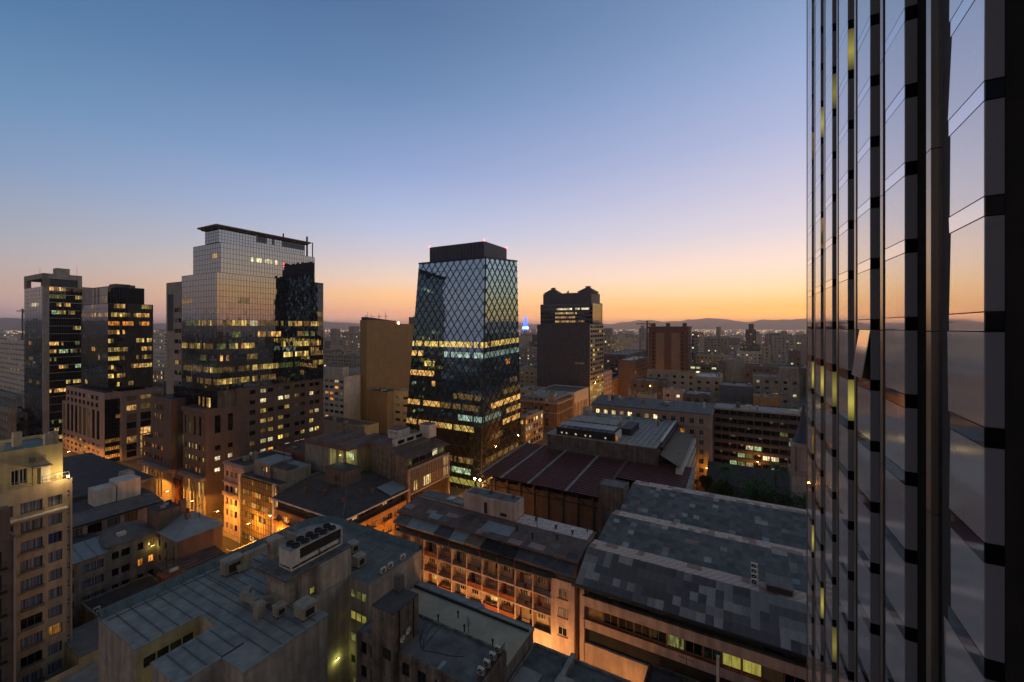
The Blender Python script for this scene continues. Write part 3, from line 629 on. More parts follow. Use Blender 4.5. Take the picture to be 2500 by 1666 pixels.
# ---------------------------------------------------------------- beige roofed hall between the old house and the balcony flats, and grey roofs at the bottom
def hall():
    B = Bld('low_hall', 'low hall with plain beige roof and pipe vents behind the old house', 44.7, 25.6, ['concrete', 'concrete_dark'])
    B.mass(0, 7.6, 0, 21.0, 0, 13.0, roof='roof_beige', par=0, m=0)
    MB().box(6.5, 6.75, .2, 20.8, 13.15, 13.4).build('gutter', 'iron', B.root); MB().box(7.0, 8.3, 8.5, 21, 12.6, 13.3).build('eave_strip', 'roof_pale', B.root); MB().box(6.9, 8.0, 0, 8.4, 12.6, 13.1).build('eave_strip', 'roof_pale', B.root)
    for x, y in ((2.2, 12.4), (4.2, 10.4), (2.4, 8.0), (2.0, 3.2)):
        MB().cyl(x, y, 13.1, 13.9, .09, 8).cyl(x, y, 13.9, 14.1, .16, 8).build('vent_pipe', 'iron', B.root)
    B.done()
    B = Bld('low_workshop', 'low workshop with patched grey roofs, white skylight strips and brick chimney at bottom edge', 36.0, 8.0, ['concrete', 'concrete_pale'])
    B.mass(0, 16.3, 0, 17.4, 0, 11.0, roof='roof_membrane', par=.3, m=0)
    B.wall.box(8.6, 10.4, 9.6, 11.2, 11, 13.2, 1); B.wall.box(8.4, 10.6, 9.4, 11.4, 13.2, 13.45, 1); B.wall.box(11.5, 16.3, 11.4, 12.0, 11, 11.9, 1)
    for k in range(2): MB().box(2.6, 7.2, 13.2 - k * 1.2, 13.8 - k * 1.2, 11.1, 11.35).build('skylight', 'paint_white', B.root)
    for k in range(10): MB().box(2.7 + .5 * k, 3.1 + .5 * k, 12.65, 13.15, 11.1, 11.4).build('roof_tile', 'roof_brown', B.root)
    for k in range(12): MB().box(3 + (k % 4) * 1.0, 3.9 + (k % 4) * 1.0, 7 + (k // 4) * 1.1, 8 + (k // 4) * 1.1, 11.05, 11.3 + .02 * (k % 3)).build('roof_tile', 'roof_brown', B.root)
    MB().box(.4, 12, 14.2, 17.1, 11.02, 11.2).build('pale_roof_sheet', 'roof_pale', B.root)
    MB().cyl(5.2, 10.2, 11.0, 11.5, .5, 14).build('round_skylight', 'unit_white', B.root)
    MB().tube([(8.5, 10.5, 11.2), (6.5, 11.6, 11.2), (4, 11.4, 11.2), (1, 12.6, 11.2)], .05).build('cable', 'iron', B.root)
    B.done()
    B = Bld('dark_shed', 'dark flat-roofed shed in front of the warehouse windows at bottom right', 52.6, 1.0, ['concrete_dark', 'concrete'])
    B.mass(0, 7.6, 0, 10.5, 0, 8.0, roof='roof_dark', par=.35, m=0); B.mass(2, 5, 6.5, 9.5, 8.0, 9.3, roof='roof_dark', m=0)
    B.clutter(4, 7, 1, 6, 8.0, 4, smax=1.0); B.done()
hall()
AG = 'condensers along the railing of the dark membrane roof'
for k, nm in enumerate(('farthest', 'second farthest', 'third', 'nearest')): ac(44.0 - 1.25 * k, 26.3, 15.1, ROT - math.pi / 2 + .0, 'white condenser on the dark membrane roof railing, %s of the row' % nm, AG)
def fence_rail():
    t = thing('roof_railing', 'thin slatted railing beside the condensers on the dark membrane roof', 'railing', 38.4, 25.7, 15.2)
    MB().bar((0, 0, 1.0), (6.2, 0, 1.0), .03).bar((0, 0, .1), (6.2, 0, .1), .03).build('rail', 'wood_red', t)
    for k in range(26): MB().bar((.1 + .24 * k, 0, .1), (.1 + .24 * k, 0, 1.0), .018).build('baluster', 'iron', t)
fence_rail()
def mast(label, u, v, z, h, yagi=True, mat='iron', r=.035, name='rooftop_antenna', cat='antenna', rz=None):
    t = thing(name, label, cat, u, v, z, ROT + (random.uniform(0, 1.5) if rz is None else rz)); MB().bar((0, 0, 0), (0, 0, h), r).build('mast', mat, t)
    if yagi:
        b = MB(); b.bar((-.9, 0, h - .15), (.9, 0, h - .15), .02)
        for k in range(7): b.bar((-.85 + .28 * k, -.35 + .02 * k, h - .15), (-.85 + .28 * k, .35 - .02 * k, h - .15), .012)
        b.build('aerial', mat, t)
    return t
mast('white flue post standing in front of the warehouse windows', 56.0, on_u(56.0, 1753), 0, zat(56.0, on_u(56.0, 1753), 1602), False, 'unit_white', .16, 'flue_post', 'flue')
mast('television aerial on the dark shed before the warehouse windows', 57.0, on_u(57.0, 1676), 8.0, zat(57.0, on_u(57.0, 1676), 1606) - 8.0); mast('thin aerial mast on the workshop roof', 47.0, on_u(47.0, 1448), 11.0, 2.6)
mast('television aerial on the beige hall roof', 47.2, 33.0, 13.1, 1.8)
# ---------------------------------------------------------------- balcony flats
def balcony_flats():
    u0, v0 = 62.0, 23.2
    B = Bld('balcony_flats', 'long pink-lit apartment block with three storeys of loggias and striped awnings', u0, v0, ['pink_plaster', 'cream', 'white'])
    Lv = 38.2; zt = 14.4; fh = 2.95; z0 = zt - 3 * fh; nb = 10; v1 = 3.9; bw = (Lv - v1 - 1.0) / nb
    # back wall of the loggias, ends, upper set-back floor
    B.mass(1.3, 10.6, v1, Lv, 0, zt, m=1, L=()); B.mass(0, 1.3, 0, v1, 0, zt + .3, m=0); B.mass(1.3, 10.6, 0, v1, 0, zt + .3, m=0, L=None)
    B.mass(0, 1.3, Lv - 1.0, Lv, 0, zt, m=1); B.wall.box(0, 1.3, v1, Lv - 1, 0, z0, 0)
    for k in range(3):
        obj('window', window_mesh(1.5, 1.35, 'glass_curtain' if k == 1 else 'glass', 'white', 'cross'), B.root, (-.03, 2.7, zt - 2.45 - fh * k), -math.pi / 2)
        MB().box(-.18, 0, 1.05, 2.85, zt - 2.6 - fh * k, zt - 2.47 - fh * k).build('sill', 'wood_red', B.root)
    for k in range(4):
        MB().box(-.08, 1.35, v1, Lv - 1.0, zt - fh * k - .22, zt - fh * k).build('balcony_slab', 'pink_plaster' if k else 'roof_grey', B.root)
    for i in range(nb + 1):
        y = v1 + bw * i; MB().box(-.04, 1.3, y - .09, y + .09, z0, zt - .22).build('party_wall', 'pink_plaster', B.root)
    wm = [window_mesh(1.5, 1.15, k, 'white', 'triple') for k in ('glass', 'glass_curtain', 'lit_yellow', 'glass_curtain_grey')]
    dm = [MB().box(0, .75, -.04, 0, 0, 2.1).mesh('door', k) for k in ('iron', 'wood_red', 'fabric_tan')]
    rail = MB().bar((0, 0, .95), (bw - .2, 0, .95), .03).bar((0, 0, .1), (bw - .2, 0, .1), .02)
    for j in range(12): rail.bar((.12 + j * (bw - .4) / 11, 0, .1), (.12 + j * (bw - .4) / 11, 0, .95), .012)
    rm = rail.mesh('railing', 'iron'); pm = MB().box(0, bw - .2, -.03, .03, .1, .9).mesh('railing', 'wood_red'); cur = MB().box(0, 1.5, -.02, .02, 0, 2.4).mesh('curtain', 'fabric_tan')
    for k in range(3):
        zz = zt - fh * (k + 1)
        for i in range(nb):
            y = v1 + bw * i; flip = (i + k) % 2; litw = (k, i) in ((2, 3), (2, 7), (1, 9))
            obj('window', wm[2 if litw else random.choice((0, 0, 1, 3))], B.root, (1.27, y + (2.3 if flip else 3.0) , zz + .95), -math.pi / 2)
            obj('door', dm[random.randint(0, 2)], B.root, (1.27, y + (3.05 if flip else 1.1), zz + .02), -math.pi / 2)
            obj('railing', rm if random.random() < .75 else pm, B.root, (-.02, y + bw - .1, zz), -math.pi / 2)
            if random.random() < .2: obj('curtain', cur, B.root, (.25, y + 2.2, zz + .2), -math.pi / 2)
            if random.random() < .5:
                q = MB(); x, yy = random.uniform(.3, .8), y + random.uniform(.5, 2.6); q.cyl(x, yy, zz, zz + .4, .18, 8, r2=.22).build('flower_pot', 'rust', B.root)
    # set-back top floor with awnings
    B.mass(1.6, 10.6, .2, Lv - .2, zt + .3, 17.6, m=0, L=[dict(z=(zt + .3, 17.6), cols=[(1.0 + 3.4 * i, 3.6 + 3.4 * i) for i in range(10)], rows=[(zt + .5, 17.0)], lit=[('glass_black', .5), ('glass_amber', .3), ('glass_curtain', .2)], style='triple', frame='wood_red')])
    aw = ['fabric_grey', 'fabric_grey', 'fabric_grey', 'fabric_dark', 'fabric_dark', 'fabric_tan', 'roof_blue', 'fabric_grey', 'roof_blue', 'roof_blue', 'roof_grey']
    for i in range(11):
        y0 = .1 + 3.45 * i; q = MB(); q.face([(1.7, y0, 17.2), (1.7, y0 + 3.4, 17.2), (-.5, y0 + 3.4, 16.2 + .1 * (i % 3)), (-.5, y0, 16.2 + .1 * (i % 3))]); q.face([(-.5, y0, 16.2 + .1 * (i % 3)), (-.5, y0 + 3.4, 16.2 + .1 * (i % 3)), (-.52, y0 + 3.4, 15.95), (-.52, y0, 15.95)])
        q.build('awning', aw[i], B.root)
        MB().bar((-.3, y0 + .1, zt + .0), (-.3, y0 + .1, 16.2), .035).build('awning_post', 'wood_red', B.root)
    MB().bar((-.05, .1, zt + 1.0), (-.05, Lv - .1, zt + 1.0), .03).build('terrace_rail', 'iron', B.root)
    # shallow sheet roof
    q = MB(); q.face([(1.0, -.2, 17.7), (1.0, Lv + .2, 17.7), (6.4, Lv + .2, 18.5), (6.4, -.2, 18.5)]); q.face([(6.4, -.2, 18.5), (6.4, Lv + .2, 18.5), (10.8, Lv + .2, 18.3), (10.8, -.2, 18.3)]); q.face([(1.0, -.2, 17.45), (1.0, Lv + .2, 17.45), (1.0, Lv + .2, 17.7), (1.0, -.2, 17.7)])
    q.build('roof', 'roof_brown', B.root)
    B.wall.face([(1.6, .2, 17.4), (10.6, .2, 17.4), (10.6, .2, 18.3), (6.4, .2, 18.45), (1.6, .2, 17.7)], 0)
    for k in range(22):
        a, b = random.uniform(0, .62), random.uniform(0, 36); wq, hq = random.uniform(1.2, 3), random.uniform(.2, .34); sl = lambda t: (1.0 + 5.4 * t, 17.71 + .8 * t + .012 + .004 * (k % 5))
        x0_, z0_ = sl(a); x1_, z1_ = sl(min(.98, a + hq)); y = b
        MB().face([(x0_, y, z0_), (x0_, min(Lv, y + wq), z0_), (x1_, min(Lv, y + wq), z1_), (x1_, y, z1_)]) or None
        q = MB(); q.face([(x0_, y, z0_), (x0_, min(Lv, y + wq), z0_), (x1_, min(Lv, y + wq), z1_), (x1_, y, z1_)]); q.build('roof_sheet', random.choice(['roof_dark', 'roof_brown', 'roof_grey', 'sheet_pink', 'roof_dark']), B.root)
    for a, b, c, d in ((1.6, 3.2, 28.5, 31), (2.4, 5.2, 13.2, 19.2)):
        q = MB(); q.face([(a, c, 17.74 + (a - 1) * .148), (a, d, 17.74 + (a - 1) * .148), (b, d, 17.74 + (b - 1) * .148), (b, c, 17.74 + (b - 1) * .148)]); q.build('roof_sheet', 'roof_blue', B.root)
    MB().box(6.9, 10.6, .4, 14.2, 18.36, 18.55).build('rear_roof', 'sheet_pale', B.root)
    B.mass(7.0, 10.7, 14.4, 26.2, 18.2, 21.6, m=0, roof='roof_grey', par=.15); MB().box(6.97, 6.99, 20.6, 21.3, 18.6, 20.8).build('door', 'iron', B.root); MB().box(6.97, 6.99, 16.2, 17.6, 18.9, 19.5).build('window_slot', 'iron', B.root)
    for x, y in ((9.6, 16), (8.2, 18), (9.2, 21), (8.3, 24)): MB().box(x, x + .7, y, y + .6, 21.7, 22.1).build('vent', 'concrete_dark', B.root)
    for x, y in ((9, 11), (8, 6.5), (7.6, 3.2), (9.8, 1.2), (3.5, 9), (4.4, 12.6), (5, 5)): MB().cyl(x, y, 18, 19.0, .14, 8).cyl(x, y, 19.0, 19.2, .26, 8).build('chimney_pipe', 'iron', B.root)
    B.mass(7.2, 10.6, 26.3, Lv - .2, 17.6, 18.7, m=0, roof='roof_grey'); MB().box(7.6, 9.2, 27, 29.4, 18.9, 19.1).build('skylight', 'roof_blue', B.root); MB().box(8.2, 9.8, 30, 31.4, 18.9, 19.05).build('skylight', 'unit_white', B.root)
    B.done()
balcony_flats()
# ---------------------------------------------------------------- warehouse with three patched corrugated roofs
def warehouse():
    u0, v0 = 60.5, -14.0
    B = Bld('warehouse', 'long warehouse with three patched corrugated saw-tooth roofs and lit window strip', u0, v0, ['pink_plaster', 'concrete_dark', 'cream'])
    Lv = 36.6; ZB = 15.4
    # front: bands of wall with recessed window strips
    W_ = B.wall
    for z0, z1, x in ((0, 6.6, 1.0), (8.9, 10.3, 1.0), (12.4, 13.9, .8)): W_.box(x, x + .4, .2, Lv - 1.2, z0, z1, 0)
    W_.box(1.5, 40, .3, Lv - .8, 0, 15.6, 1); MB().box(1.42, 1.49, .3, Lv - 1.2, 6.5, 8.95).build('opening_shade_sheet', 'fabric_dark', B.root); W_.box(.9, 1.9, Lv - 1.2, Lv - .5, 0, 15.2, 0)  # black sheet puts in the shade of the open band
    MB().box(.7, 1.2, .2, Lv - 1, 13.9, 14.02).build('ledge', 'concrete_dark', B.root); MB().box(.85, 1.2, .2, Lv - 1, 10.3, 10.4).build('ledge', 'wood_red', B.root)
    n = 15; st = (Lv - 2.2) / n
    for i in range(n):
        y = .4 + st * (i + 1)
        obj('window', window_mesh(st - .1, 1.25, random.choice(['glass_green', 'glass_green', 'glass_black']), 'iron', 'single'), B.root, (1.35, y, 14.05), -math.pi / 2)
        k = {12: 'glass_black', 14: 'glass_amber', 13: 'glass_black', 11: 'glass_black', 10: 'glass_green', 9: 'lit_dim_green', 8: 'glass_black', 7: 'glass_green', 6: 'lit_olive', 5: 'lit_olive', 4: 'glass_amber', 3: 'glass_black', 2: 'glass_green'}.get(i, 'lit_dim_green')
        obj('window', window_mesh(st - .12, 1.95, k, 'orange_wall', 'cross'), B.root, (1.42, y, 10.42), -math.pi / 2)
    for i in (3, 6, 10): MB().box(1.0, 1.3, .4 + st * i - .1, .4 + st * i + .1, 10.4, 12.4).build('pier', 'orange_wall', B.root)
    q = MB().box(.9, 1.3, 14.0, Lv - 1.4, 6.6, 6.75).build('ledge', 'pink_plaster', B.root)
    # roof slopes: corrugated sheets laid one by one
    segs = [(0.0, 15.9, 5.9, 18.8, 'dark'), (5.9, 18.8, 9.7, 18.3, 'pale'), (9.8, 17.5, 19.6, 18.9, 'mid'), (19.6, 18.9, 23.4, 18.2, 'pale'), (26.0, 17.0, 37.6, 18.9, 'mid'), (37.6, 18.9, 41.8, 18.3, 'pale')]
    bw = 1.06; waves = 6
    def sheet(len_):
        q = MB(); m = waves * 2
        for i in range(m):
            za = .035 if i % 2 else -.035; zb = -za; q.face([(0, i * bw / m, za), (0, (i + 1) * bw / m, zb), (len_, (i + 1) * bw / m, zb), (len_, i * bw / m, za)])
        return q
    cnt = 0; rest = MB(); rmats = SHEETS + ['sheet_pink', 'sheet_pale']; cache = {}
    ny = int((Lv + 1.0) / bw)
    for si, (xa, za, xb, zb, kind) in enumerate(segs):
        L_ = math.hypot(xb - xa, zb - za); ang = math.atan2(zb - za, xb - xa); nr = max(1, round(L_ / 1.3)); sl = L_ / nr
        if kind == 'pale': nr = 2; sl = L_ / 2
        base = {'dark': [0, 1, 1, 2, 2, 4, 4, 5], 'mid': [0, 1, 1, 2, 2, 2], 'pale': [7, 7, 7, 6]}[kind]
        cur = random.choice(base)
        for r in range(nr):
            for j in range(ny):
                if random.random() < (.6 if kind == 'dark' else .85): cur = random.choice(base)
                mi = cur
                if kind == 'mid' and random.random() < .1: mi = random.choice([4, 5, 6])
                if kind == 'dark' and r in (1, 2) and random.random() < .25: mi = 5
                off = .012 * ((r + j) % 3); x = xa + math.cos(ang) * sl * r; z = za + math.sin(ang) * sl * r + off
                if si == 0 or (si == 1 and cnt < 300):
                    key = (round(sl, 3), mi)
                    if key not in cache: cache[key] = sheet(sl + .06).mesh('roof_sheet', rmats[mi])
                    o = obj('roof_sheet', cache[key], B.root, (x, -.6 + j * bw, z)); o.rotation_euler = (0, -ang, 0); cnt += 1
                else:
                    c_, s_ = math.cos(ang), math.sin(ang)
                    for f in sheet(sl + .06).f: pass
                    qq = sheet(sl + .06); k0 = len(rest.v)
                    rest.v += [(x + a * c_ - zz * s_, -.6 + j * bw + b, z + a * s_ + zz * c_) for a, b, zz in qq.v]; rest.f += [tuple(k0 + t for t in f) for f in qq.f]; rest.m += [mi] * len(qq.f)
    rest.build('roof_sheets', rmats, B.root, kind='stuff')
    MB().box(-.25, .0, -.6, Lv + .4, 15.55, 15.95).build('gutter', 'iron', B.root)
    # valley steps and ribbed strips
    MB().box(9.6, 9.75, -.6, Lv, 17.3, 18.25).build('valley_wall', 'concrete_dark', B.root); MB().box(23.3, 23.5, -.6, Lv - 1, 16.6, 18.1).build('valley_wall', 'concrete_dark', B.root)
    for x0, x1, z0, z1 in ((23.5, 26.0, 17.9, 17.0), (41.8, 44.6, 18.2, 17.0)):
        q = MB(); n = 58
        for i in range(n):
            y = -.6 + i * Lv / n; q.face([(x0, y, z0), (x0, y + Lv / n * .55, z0), (x1, y + Lv / n * .55, z1), (x1, y, z1)]); q.face([(x0, y + Lv / n * .55, z0), (x0, y + Lv / n, z0 - .25), (x1, y + Lv / n, z1 - .25), (x1, y + Lv / n * .55, z1)])
        q.build('ribbed_strip', 'sheet_1', B.root)
    for x, zt, zb in ((0.3, 16, 0), (9.8, 17.4, 0), (26, 16.9, 0)): pass
    for (xa, za, xb, zb, k) in segs: B.wall.face([(xa, Lv - .45, 14), (xb, Lv - .45, 14), (xb, Lv - .45, zb - .1), (xa, Lv - .45, za - .1)], 1)
    # roof hatch with condenser rack
    MB().box(7.0, 9.9, 8.2, 11.2, 18.0, 19.5).build('roof_hatch', 'roof_dark', B.root); MB().box(6.85, 10.05, 8.05, 11.35, 19.5, 19.62).build('hatch_lid', 'roof_grey', B.root)
    B.done()
warehouse()
for k, nm in enumerate(('lowest', 'second', 'third', 'topmost')): ac(68.9 + 1.0 * k, -1.4, 18.3 + .25 * k, ROT - math.pi / 2, 'grey condenser beside the roof hatch on the patched warehouse roof, %s of the rack' % nm, 'condensers on the warehouse roof')
# ================================================================ centre: red roof, plant block, stone office, corner house
def red_roof():
    u0, v0 = 93.5, 14.0
    B = Bld('market_hall', 'brick hall under a wide dark red ribbed roof with four raised beams', u0, v0, ['concrete_dark', 'brown_stone'])
    B.mass(3.0, 26.5, 16.0, 46.5, 0, 13.6, m=1); B.mass(14, 26.5, 0, 16.0, 0, 13.0, m=0)
    for k in range(8): MB().box(2.6, 3.0, 17.2 + 3.9 * k, 17.7 + 3.9 * k, 0, 15).build('wall_pier', 'concrete_dark', B.root)
    zf, zb = 15.9, 17.6
    q = MB(); N_ = 24
    for (x0, y0, x1, y1) in ((0, 14.6, 27, 47.5), (12.5, -2.5, 27, 14.6)):
        n = int((x1 - x0) / .95)
        for i in range(n):                                      # ribs run across the slope
            a, b = x0 + (x1 - x0) * i / n, x0 + (x1 - x0) * (i + 1) / n; za, zb_ = zf + (zb - zf) * a / 27, zf + (zb - zf) * b / 27; c = a + (b - a) * .6
            zc = zf + (zb - zf) * c / 27
            q.face([(a, y0, za + .14), (a, y1, za + .14), (c, y1, zc + .14), (c, y0, zc + .14)]); q.face([(c, y0, zc + .14), (c, y1, zc + .14), (c, y1, zc - .2), (c, y0, zc - .2)], 1)
            q.face([(c, y0, zc - .2), (c, y1, zc - .2), (b, y1, zb_ - .2), (b, y0, zb_ - .2)], 1); q.face([(b, y0, zb_ - .2), (b, y1, zb_ - .2), (b, y1, zb_ + .14), (b, y0, zb_ + .14)], 1)  # troughs and risers coloured dark, putting in shade between the ribs
    q.build('roof', ['roof_red', 'fabric_dark'], B.root)
    for y in (14.6, 23.0, 33.0, 41.0, 47.3):
        MB().bar((-.3, y, zf + .25), (27, y, zb + .25), .28, .14).build('roof_beam', 'roof_brown' if y < 16 else 'roof_pale', B.root)
    MB().bar((12.4, -2.4, zf + 1.0), (27, -2.4, zb + .2), .3, .12).build('roof_beam', 'roof_pale', B.root)
    t = MB()
    for k in range(5): t.bar((.2, 18 + 7 * k, 13.4), (.2, 21.5 + 7 * k, 15.6), .09).bar((.2, 25 + 7 * k, 13.4), (.2, 21.5 + 7 * k, 15.6), .09)
    t.bar((.2, 15, 13.4), (.2, 47, 13.4), .09); t.build('eave_truss', 'iron', B.root)
    MB().box(.4, 27, 14.8, 47.2, zf - .4, zf - .3).build('ceiling', 'fabric_dark', B.root)
    B.done()
    T = Bld('lift_shaft', 'square plain concrete shaft rising between the red roof and the warehouse', 90.2, 22.5, ['concrete_dark']); T.mass(0, 4.6, 0, 5.6, 0, 20.2, roof='roof_grey', par=.15); T.done()
red_roof()
def plant_block():
    u0, v0 = 118.5, 20.3
    B = Bld('plant_block', 'grey windowless block with roof plant, dark pergola and ribbed sheet roof behind the red roof', u0, v0, ['concrete_dark', 'concrete', 'white'])
    B.mass(0, 38, 0, 24, 0, 22, m=0, roof=None); B.mass(0, 38, 24, 33, 0, 22, m=0)
    MB().box(-.3, 38, .4, 33.2, 22, 22.25).build('roof', 'roof_pale', B.root)
    for k in range(9): MB().bar((1, 1.6 + k * 1.5, 22.3), (37, 1.6 + k * 1.5, 22.3), .05).build('roof_seam', 'roof_grey', B.root)
    MB().bar((6, .2, 22.6), (36, .2, 22.6), .25).build('roof_edge_pipe', 'unit_white', B.root)
    for k in range(22): MB().box(2 + 1.5 * k, 2.9 + 1.5 * k, -.9, -.1, 21.2, 22.1).build('roof_cowl', 'iron', B.root)
    # sunken dark court with equipment
    MB().box(.5, 1.0, 12, 30, 22, 24.4).build('pergola_screen', 'fabric_dark', B.root); MB().box(1.0, 7.5, 11.8, 12.2, 22, 24.4).build('pergola_screen', 'white', B.root)
    for k in range(9): MB().box(.8, 8, 12.5 + 2 * k, 12.8 + 2 * k, 24.4, 24.6).build('pergola_beam', 'iron', B.root)
    MB().box(3, 8.4, 13, 30, 24.6, 24.8).build('pergola_roof', 'roof_blue', B.root)
    for k in range(11): MB().box(.46, .49, 13 + 1.5 * k, 13.5 + 1.5 * k, 22.7, 23.2).build('equipment_light', pick([('lit_white', .3), ('glass_black', .5), ('lit_green', .2)]), B.root)
    MB().box(12, 20, 15, 30, 22.2, 24.3).build('plant_room', 'concrete_pale', B.root); MB().box(11.7, 20.3, 14.7, 30.3, 24.3, 24.5).build('plant_room_roof', 'roof_pale', B.root)
    for k in range(7): MB().box(9.5 + 1.6 * k, 10.7 + 1.6 * k, 9.4, 12.8, 22.2, 24.2).build('cooling_unit', 'iron', B.root)
    for a, b in ((26, 28), (29, 24), (24, 18), (30, 30)): MB().box(a, a + 2.4, b, b + 2, 22.2, 25.4 if b > 25 else 24).build('plant_box', 'grey', B.root)
    for a, b in ((9, 26), (8.5, 17)): MB().tube([(a, b, 24.8), (a, b + .9, 25.7), (a, b + 1.8, 24.8)], .15, 8).build('vent_hood', 'unit_white', B.root)
    MB().box(.3, .34, 11.2, 11.7, 22.6, 24).build('lit_doorway', 'lit_orange', B.root)
    B.clutter(22, 36, 4, 30, 22.25, 9); B.done()
    Q = Bld('canopy_block', 'slim white louvred block carrying a tilted brown canopy roof beside the plant block', 113.5, 14.2, ['white', 'concrete_dark'])
    q = MB(); q.face([(5, 5.6, 20.6), (35.5, 5.8, 20.6), (35.5, .2, 19.6), (0, .0, 19.4)]); q.face([(5, 5.6, 20.4), (35.5, 5.8, 20.4), (35.5, .2, 19.4), (0, .0, 19.2)]); q.build('canopy', 'fabric_tan', Q.root)
    Q.mass(2, 35.5, 1.2, 5.4, 0, 17.2, m=1); Q.wall.box(1.0, 36, -.6, 1.2, 0, 1, 0)
    for k in range(6): MB().box(1, 36, -.5, 1.1, 2.6 + 2.9 * k, 4.0 + 2.9 * k).build('balcony_band', 'white', Q.root)
    for k in range(9): MB().box(1.2 + 4.2 * k, 1.5 + 4.2 * k, -.3, 1.1, 0, 18.4).build('column', 'white', Q.root)
    Q.done()
plant_block()
def corner_house():
    """hip-roofed apartment corner house"""
    u0, v0 = 58.7, 72.6
    B = Bld('corner_apartment_house', 'corner apartment house with wide dark hipped roof and balconies lit amber from the street', u0, v0, ['orange_wall', 'brown_stone'])
    Lu, Lv, ze = 18.6, 23.6, 15.3
    def wl(ci, ri, n, m): return pick(mixlit(.22, 'lit_warm', 'lit_dim', 'lit_yellow', 'lit_orange'))
    g1 = dict(z=(0, 12.4), cols=[(1 + 2.3 * i, 2.4 + 2.3 * i) for i in range(8)], rows=[(1.0, 2.4), (4.0, 5.5), (7.0, 8.5), (10, 11.5)], lit=wl, frame='white')
    g2 = dict(z=(0, 12.4), cols=[(1 + 2.35 * i, 2.4 + 2.35 * i) for i in range(10)], rows=[(1.0, 2.4), (4.0, 5.5), (7.0, 8.5), (10, 11.5)], lit=wl, frame='white')
    B.mass(0, Lu, 0, Lv, 0, 12.5, R=[g1], L=[g2], m=0, roof='roof_dark', par=0)
    t1 = dict(z=(12.65, ze), cols=[(.4 + 1.75 * i, 1.9 + 1.75 * i) for i in range(9)], rows=[(13.1, 14.9)], lit=mixlit(.4, 'lit_warm', 'lit_dim', 'glass_amber', 'lit_blind'), frame='wood_red'); t2 = dict(t1, cols=[(.4 + 1.75 * i, 1.9 + 1.75 * i) for i in range(12)])
    B.mass(1.4, Lu, 1.4, Lv, 12.65, ze, R=[t1], L=[t2], m=1)
    bal = MB().box(0, 2.2, -.95, 0, 0, .14).box(0, 2.2, -.95, -.87, .14, .95).box(0, .08, -.87, 0, .14, .95).box(2.12, 2.2, -.87, 0, .14, .95).mesh('balcony', 'orange_wall')
    for k in range(3):
        for i in range(4): obj('balcony', bal, B.root, (1.6 + 4.6 * i, -.02, 3.6 + 3 * k), 0)
        for i in range(5): obj('balcony', bal, B.root, (-.02, Lv - .9 - 4.7 * i, 3.6 + 3 * k), -math.pi / 2)
    e = .9; zr = 17.6; xa, ya = 8.5, 9.0
    q = MB(); A_ = (-e, -e, ze); Bq = (Lu, -e, ze); Cq = (Lu, Lv, ze); D_ = (-e, Lv, ze); E_ = (xa, ya, zr); F_ = (Lu, ya, zr - .3); G_ = (xa, Lv, zr - .3)
    q.face([A_, Bq, F_, E_]); q.face([A_, E_, G_, D_]); q.face([E_, F_, (Lu, Lv, zr - .3), G_]); q.build('roof', 'roof_dark', B.root)
    MB().bar((-e, -e, ze - .05), (Lu, -e, ze - .05), .1, .14).build('eave', 'white', B.root); MB().bar((-e, -e, ze - .05), (-e, Lv, ze - .05), .1, .14).build('eave', 'white', B.root)
    MB().bar((-e, -e, ze + .06), (xa, ya, zr + .06), .08, .05).build('hip_ridge', 'roof_grey', B.root)
    for x, y in ((3.6, 4.5), (9, 5), (4.5, 12), (10.8, 3.2), (6, 10), (3.2, 17)): MB().box(x, x + .5, y, y + .45, 15.6, 17.3).box(x - .08, x + .58, y - .08, y + .53, 17.3, 17.42).build('chimney', 'brick', B.root)
    q = MB(); q.face([(13, -.4, 15.65), (18.4, -.4, 15.65), (18.4, 4.2, 16.7), (13, 4.2, 16.7)]); q.build('roof_sheet', 'roof_blue', B.root)
    B.mass(8.2, 12.6, 9.2, 16.5, 15, 21.0, m=1, roof='roof_dark', L=[dict(z=(17, 20.6), cols=[(3.6, 3.9), (4.2, 4.5), (4.8, 5.1)], rows=[(18.4, 19.4)], lit=[('glass_black', 1)], style='bare')])
    B.done()
    # louvred office next door along the street
    u1, v1 = 77.6, 72.4
    Q = Bld('louvre_office', 'narrow office with tilted concrete louvres and strip windows under ribbed sheet roof', u1, v1, ['plaster_stained', 'pink_stone', 'white'])
    Lu = 16.4; z1 = 19.6
    Q.mass(0, Lu, 0, 13, 0, z1, m=0, R=None)
    Q.wall.box(0, .5, -.3, .3, 0, z1 + .2, 1); Q.wall.box(Lu - .4, Lu, -.3, .3, 0, z1 + .2, 1); Q.wall.box(0, Lu, -.25, .1, z1 - .1, z1 + .35, 1); Q.wall.box(0, Lu, -.25, .1, 13.3, 13.8, 1)
    lt = {7: 'lit_yellow', 8: 'lit_bright', 9: 'lit_bright', 10: 'lit_yellow', 18: 'lit_blind', 19: 'lit_blind', 20: 'lit_blind'}
    for r in range(2):
        for i in range(21):
            k = lt.get(i) if (r == 0 or i > 15) else None
            if r == 0 and i in (2, 3): k = 'lit_yellow'
            obj('window', window_mesh(.66, 2.6, k or random.choice(['glass_amber', 'glass_curtain', 'glass_curtain_grey', 'glass_amber']), 'white', 'single'), Q.root, (.6 + .74 * i, .05, 13.9 + 2.85 * r))
    fin = MB().box(-.05, .05, -.14, .05, 0, 5.6).mesh('fin', 'brown_stone')
    for i in range(22): obj('fin', fin, Q.root, (.56 + .74 * i, 0, 13.85))
    lou = MB().prism([(-.28, -.32), (.05, -.05), (.05, .08), (-.28, -.2)], 0, .95).mesh('louvre', 'pink_stone')
    for r in range(5):
        for i in range(26): obj('louvre', lou, Q.root, (.95 + .6 * i, 0, 8.2 + 1.0 * r))
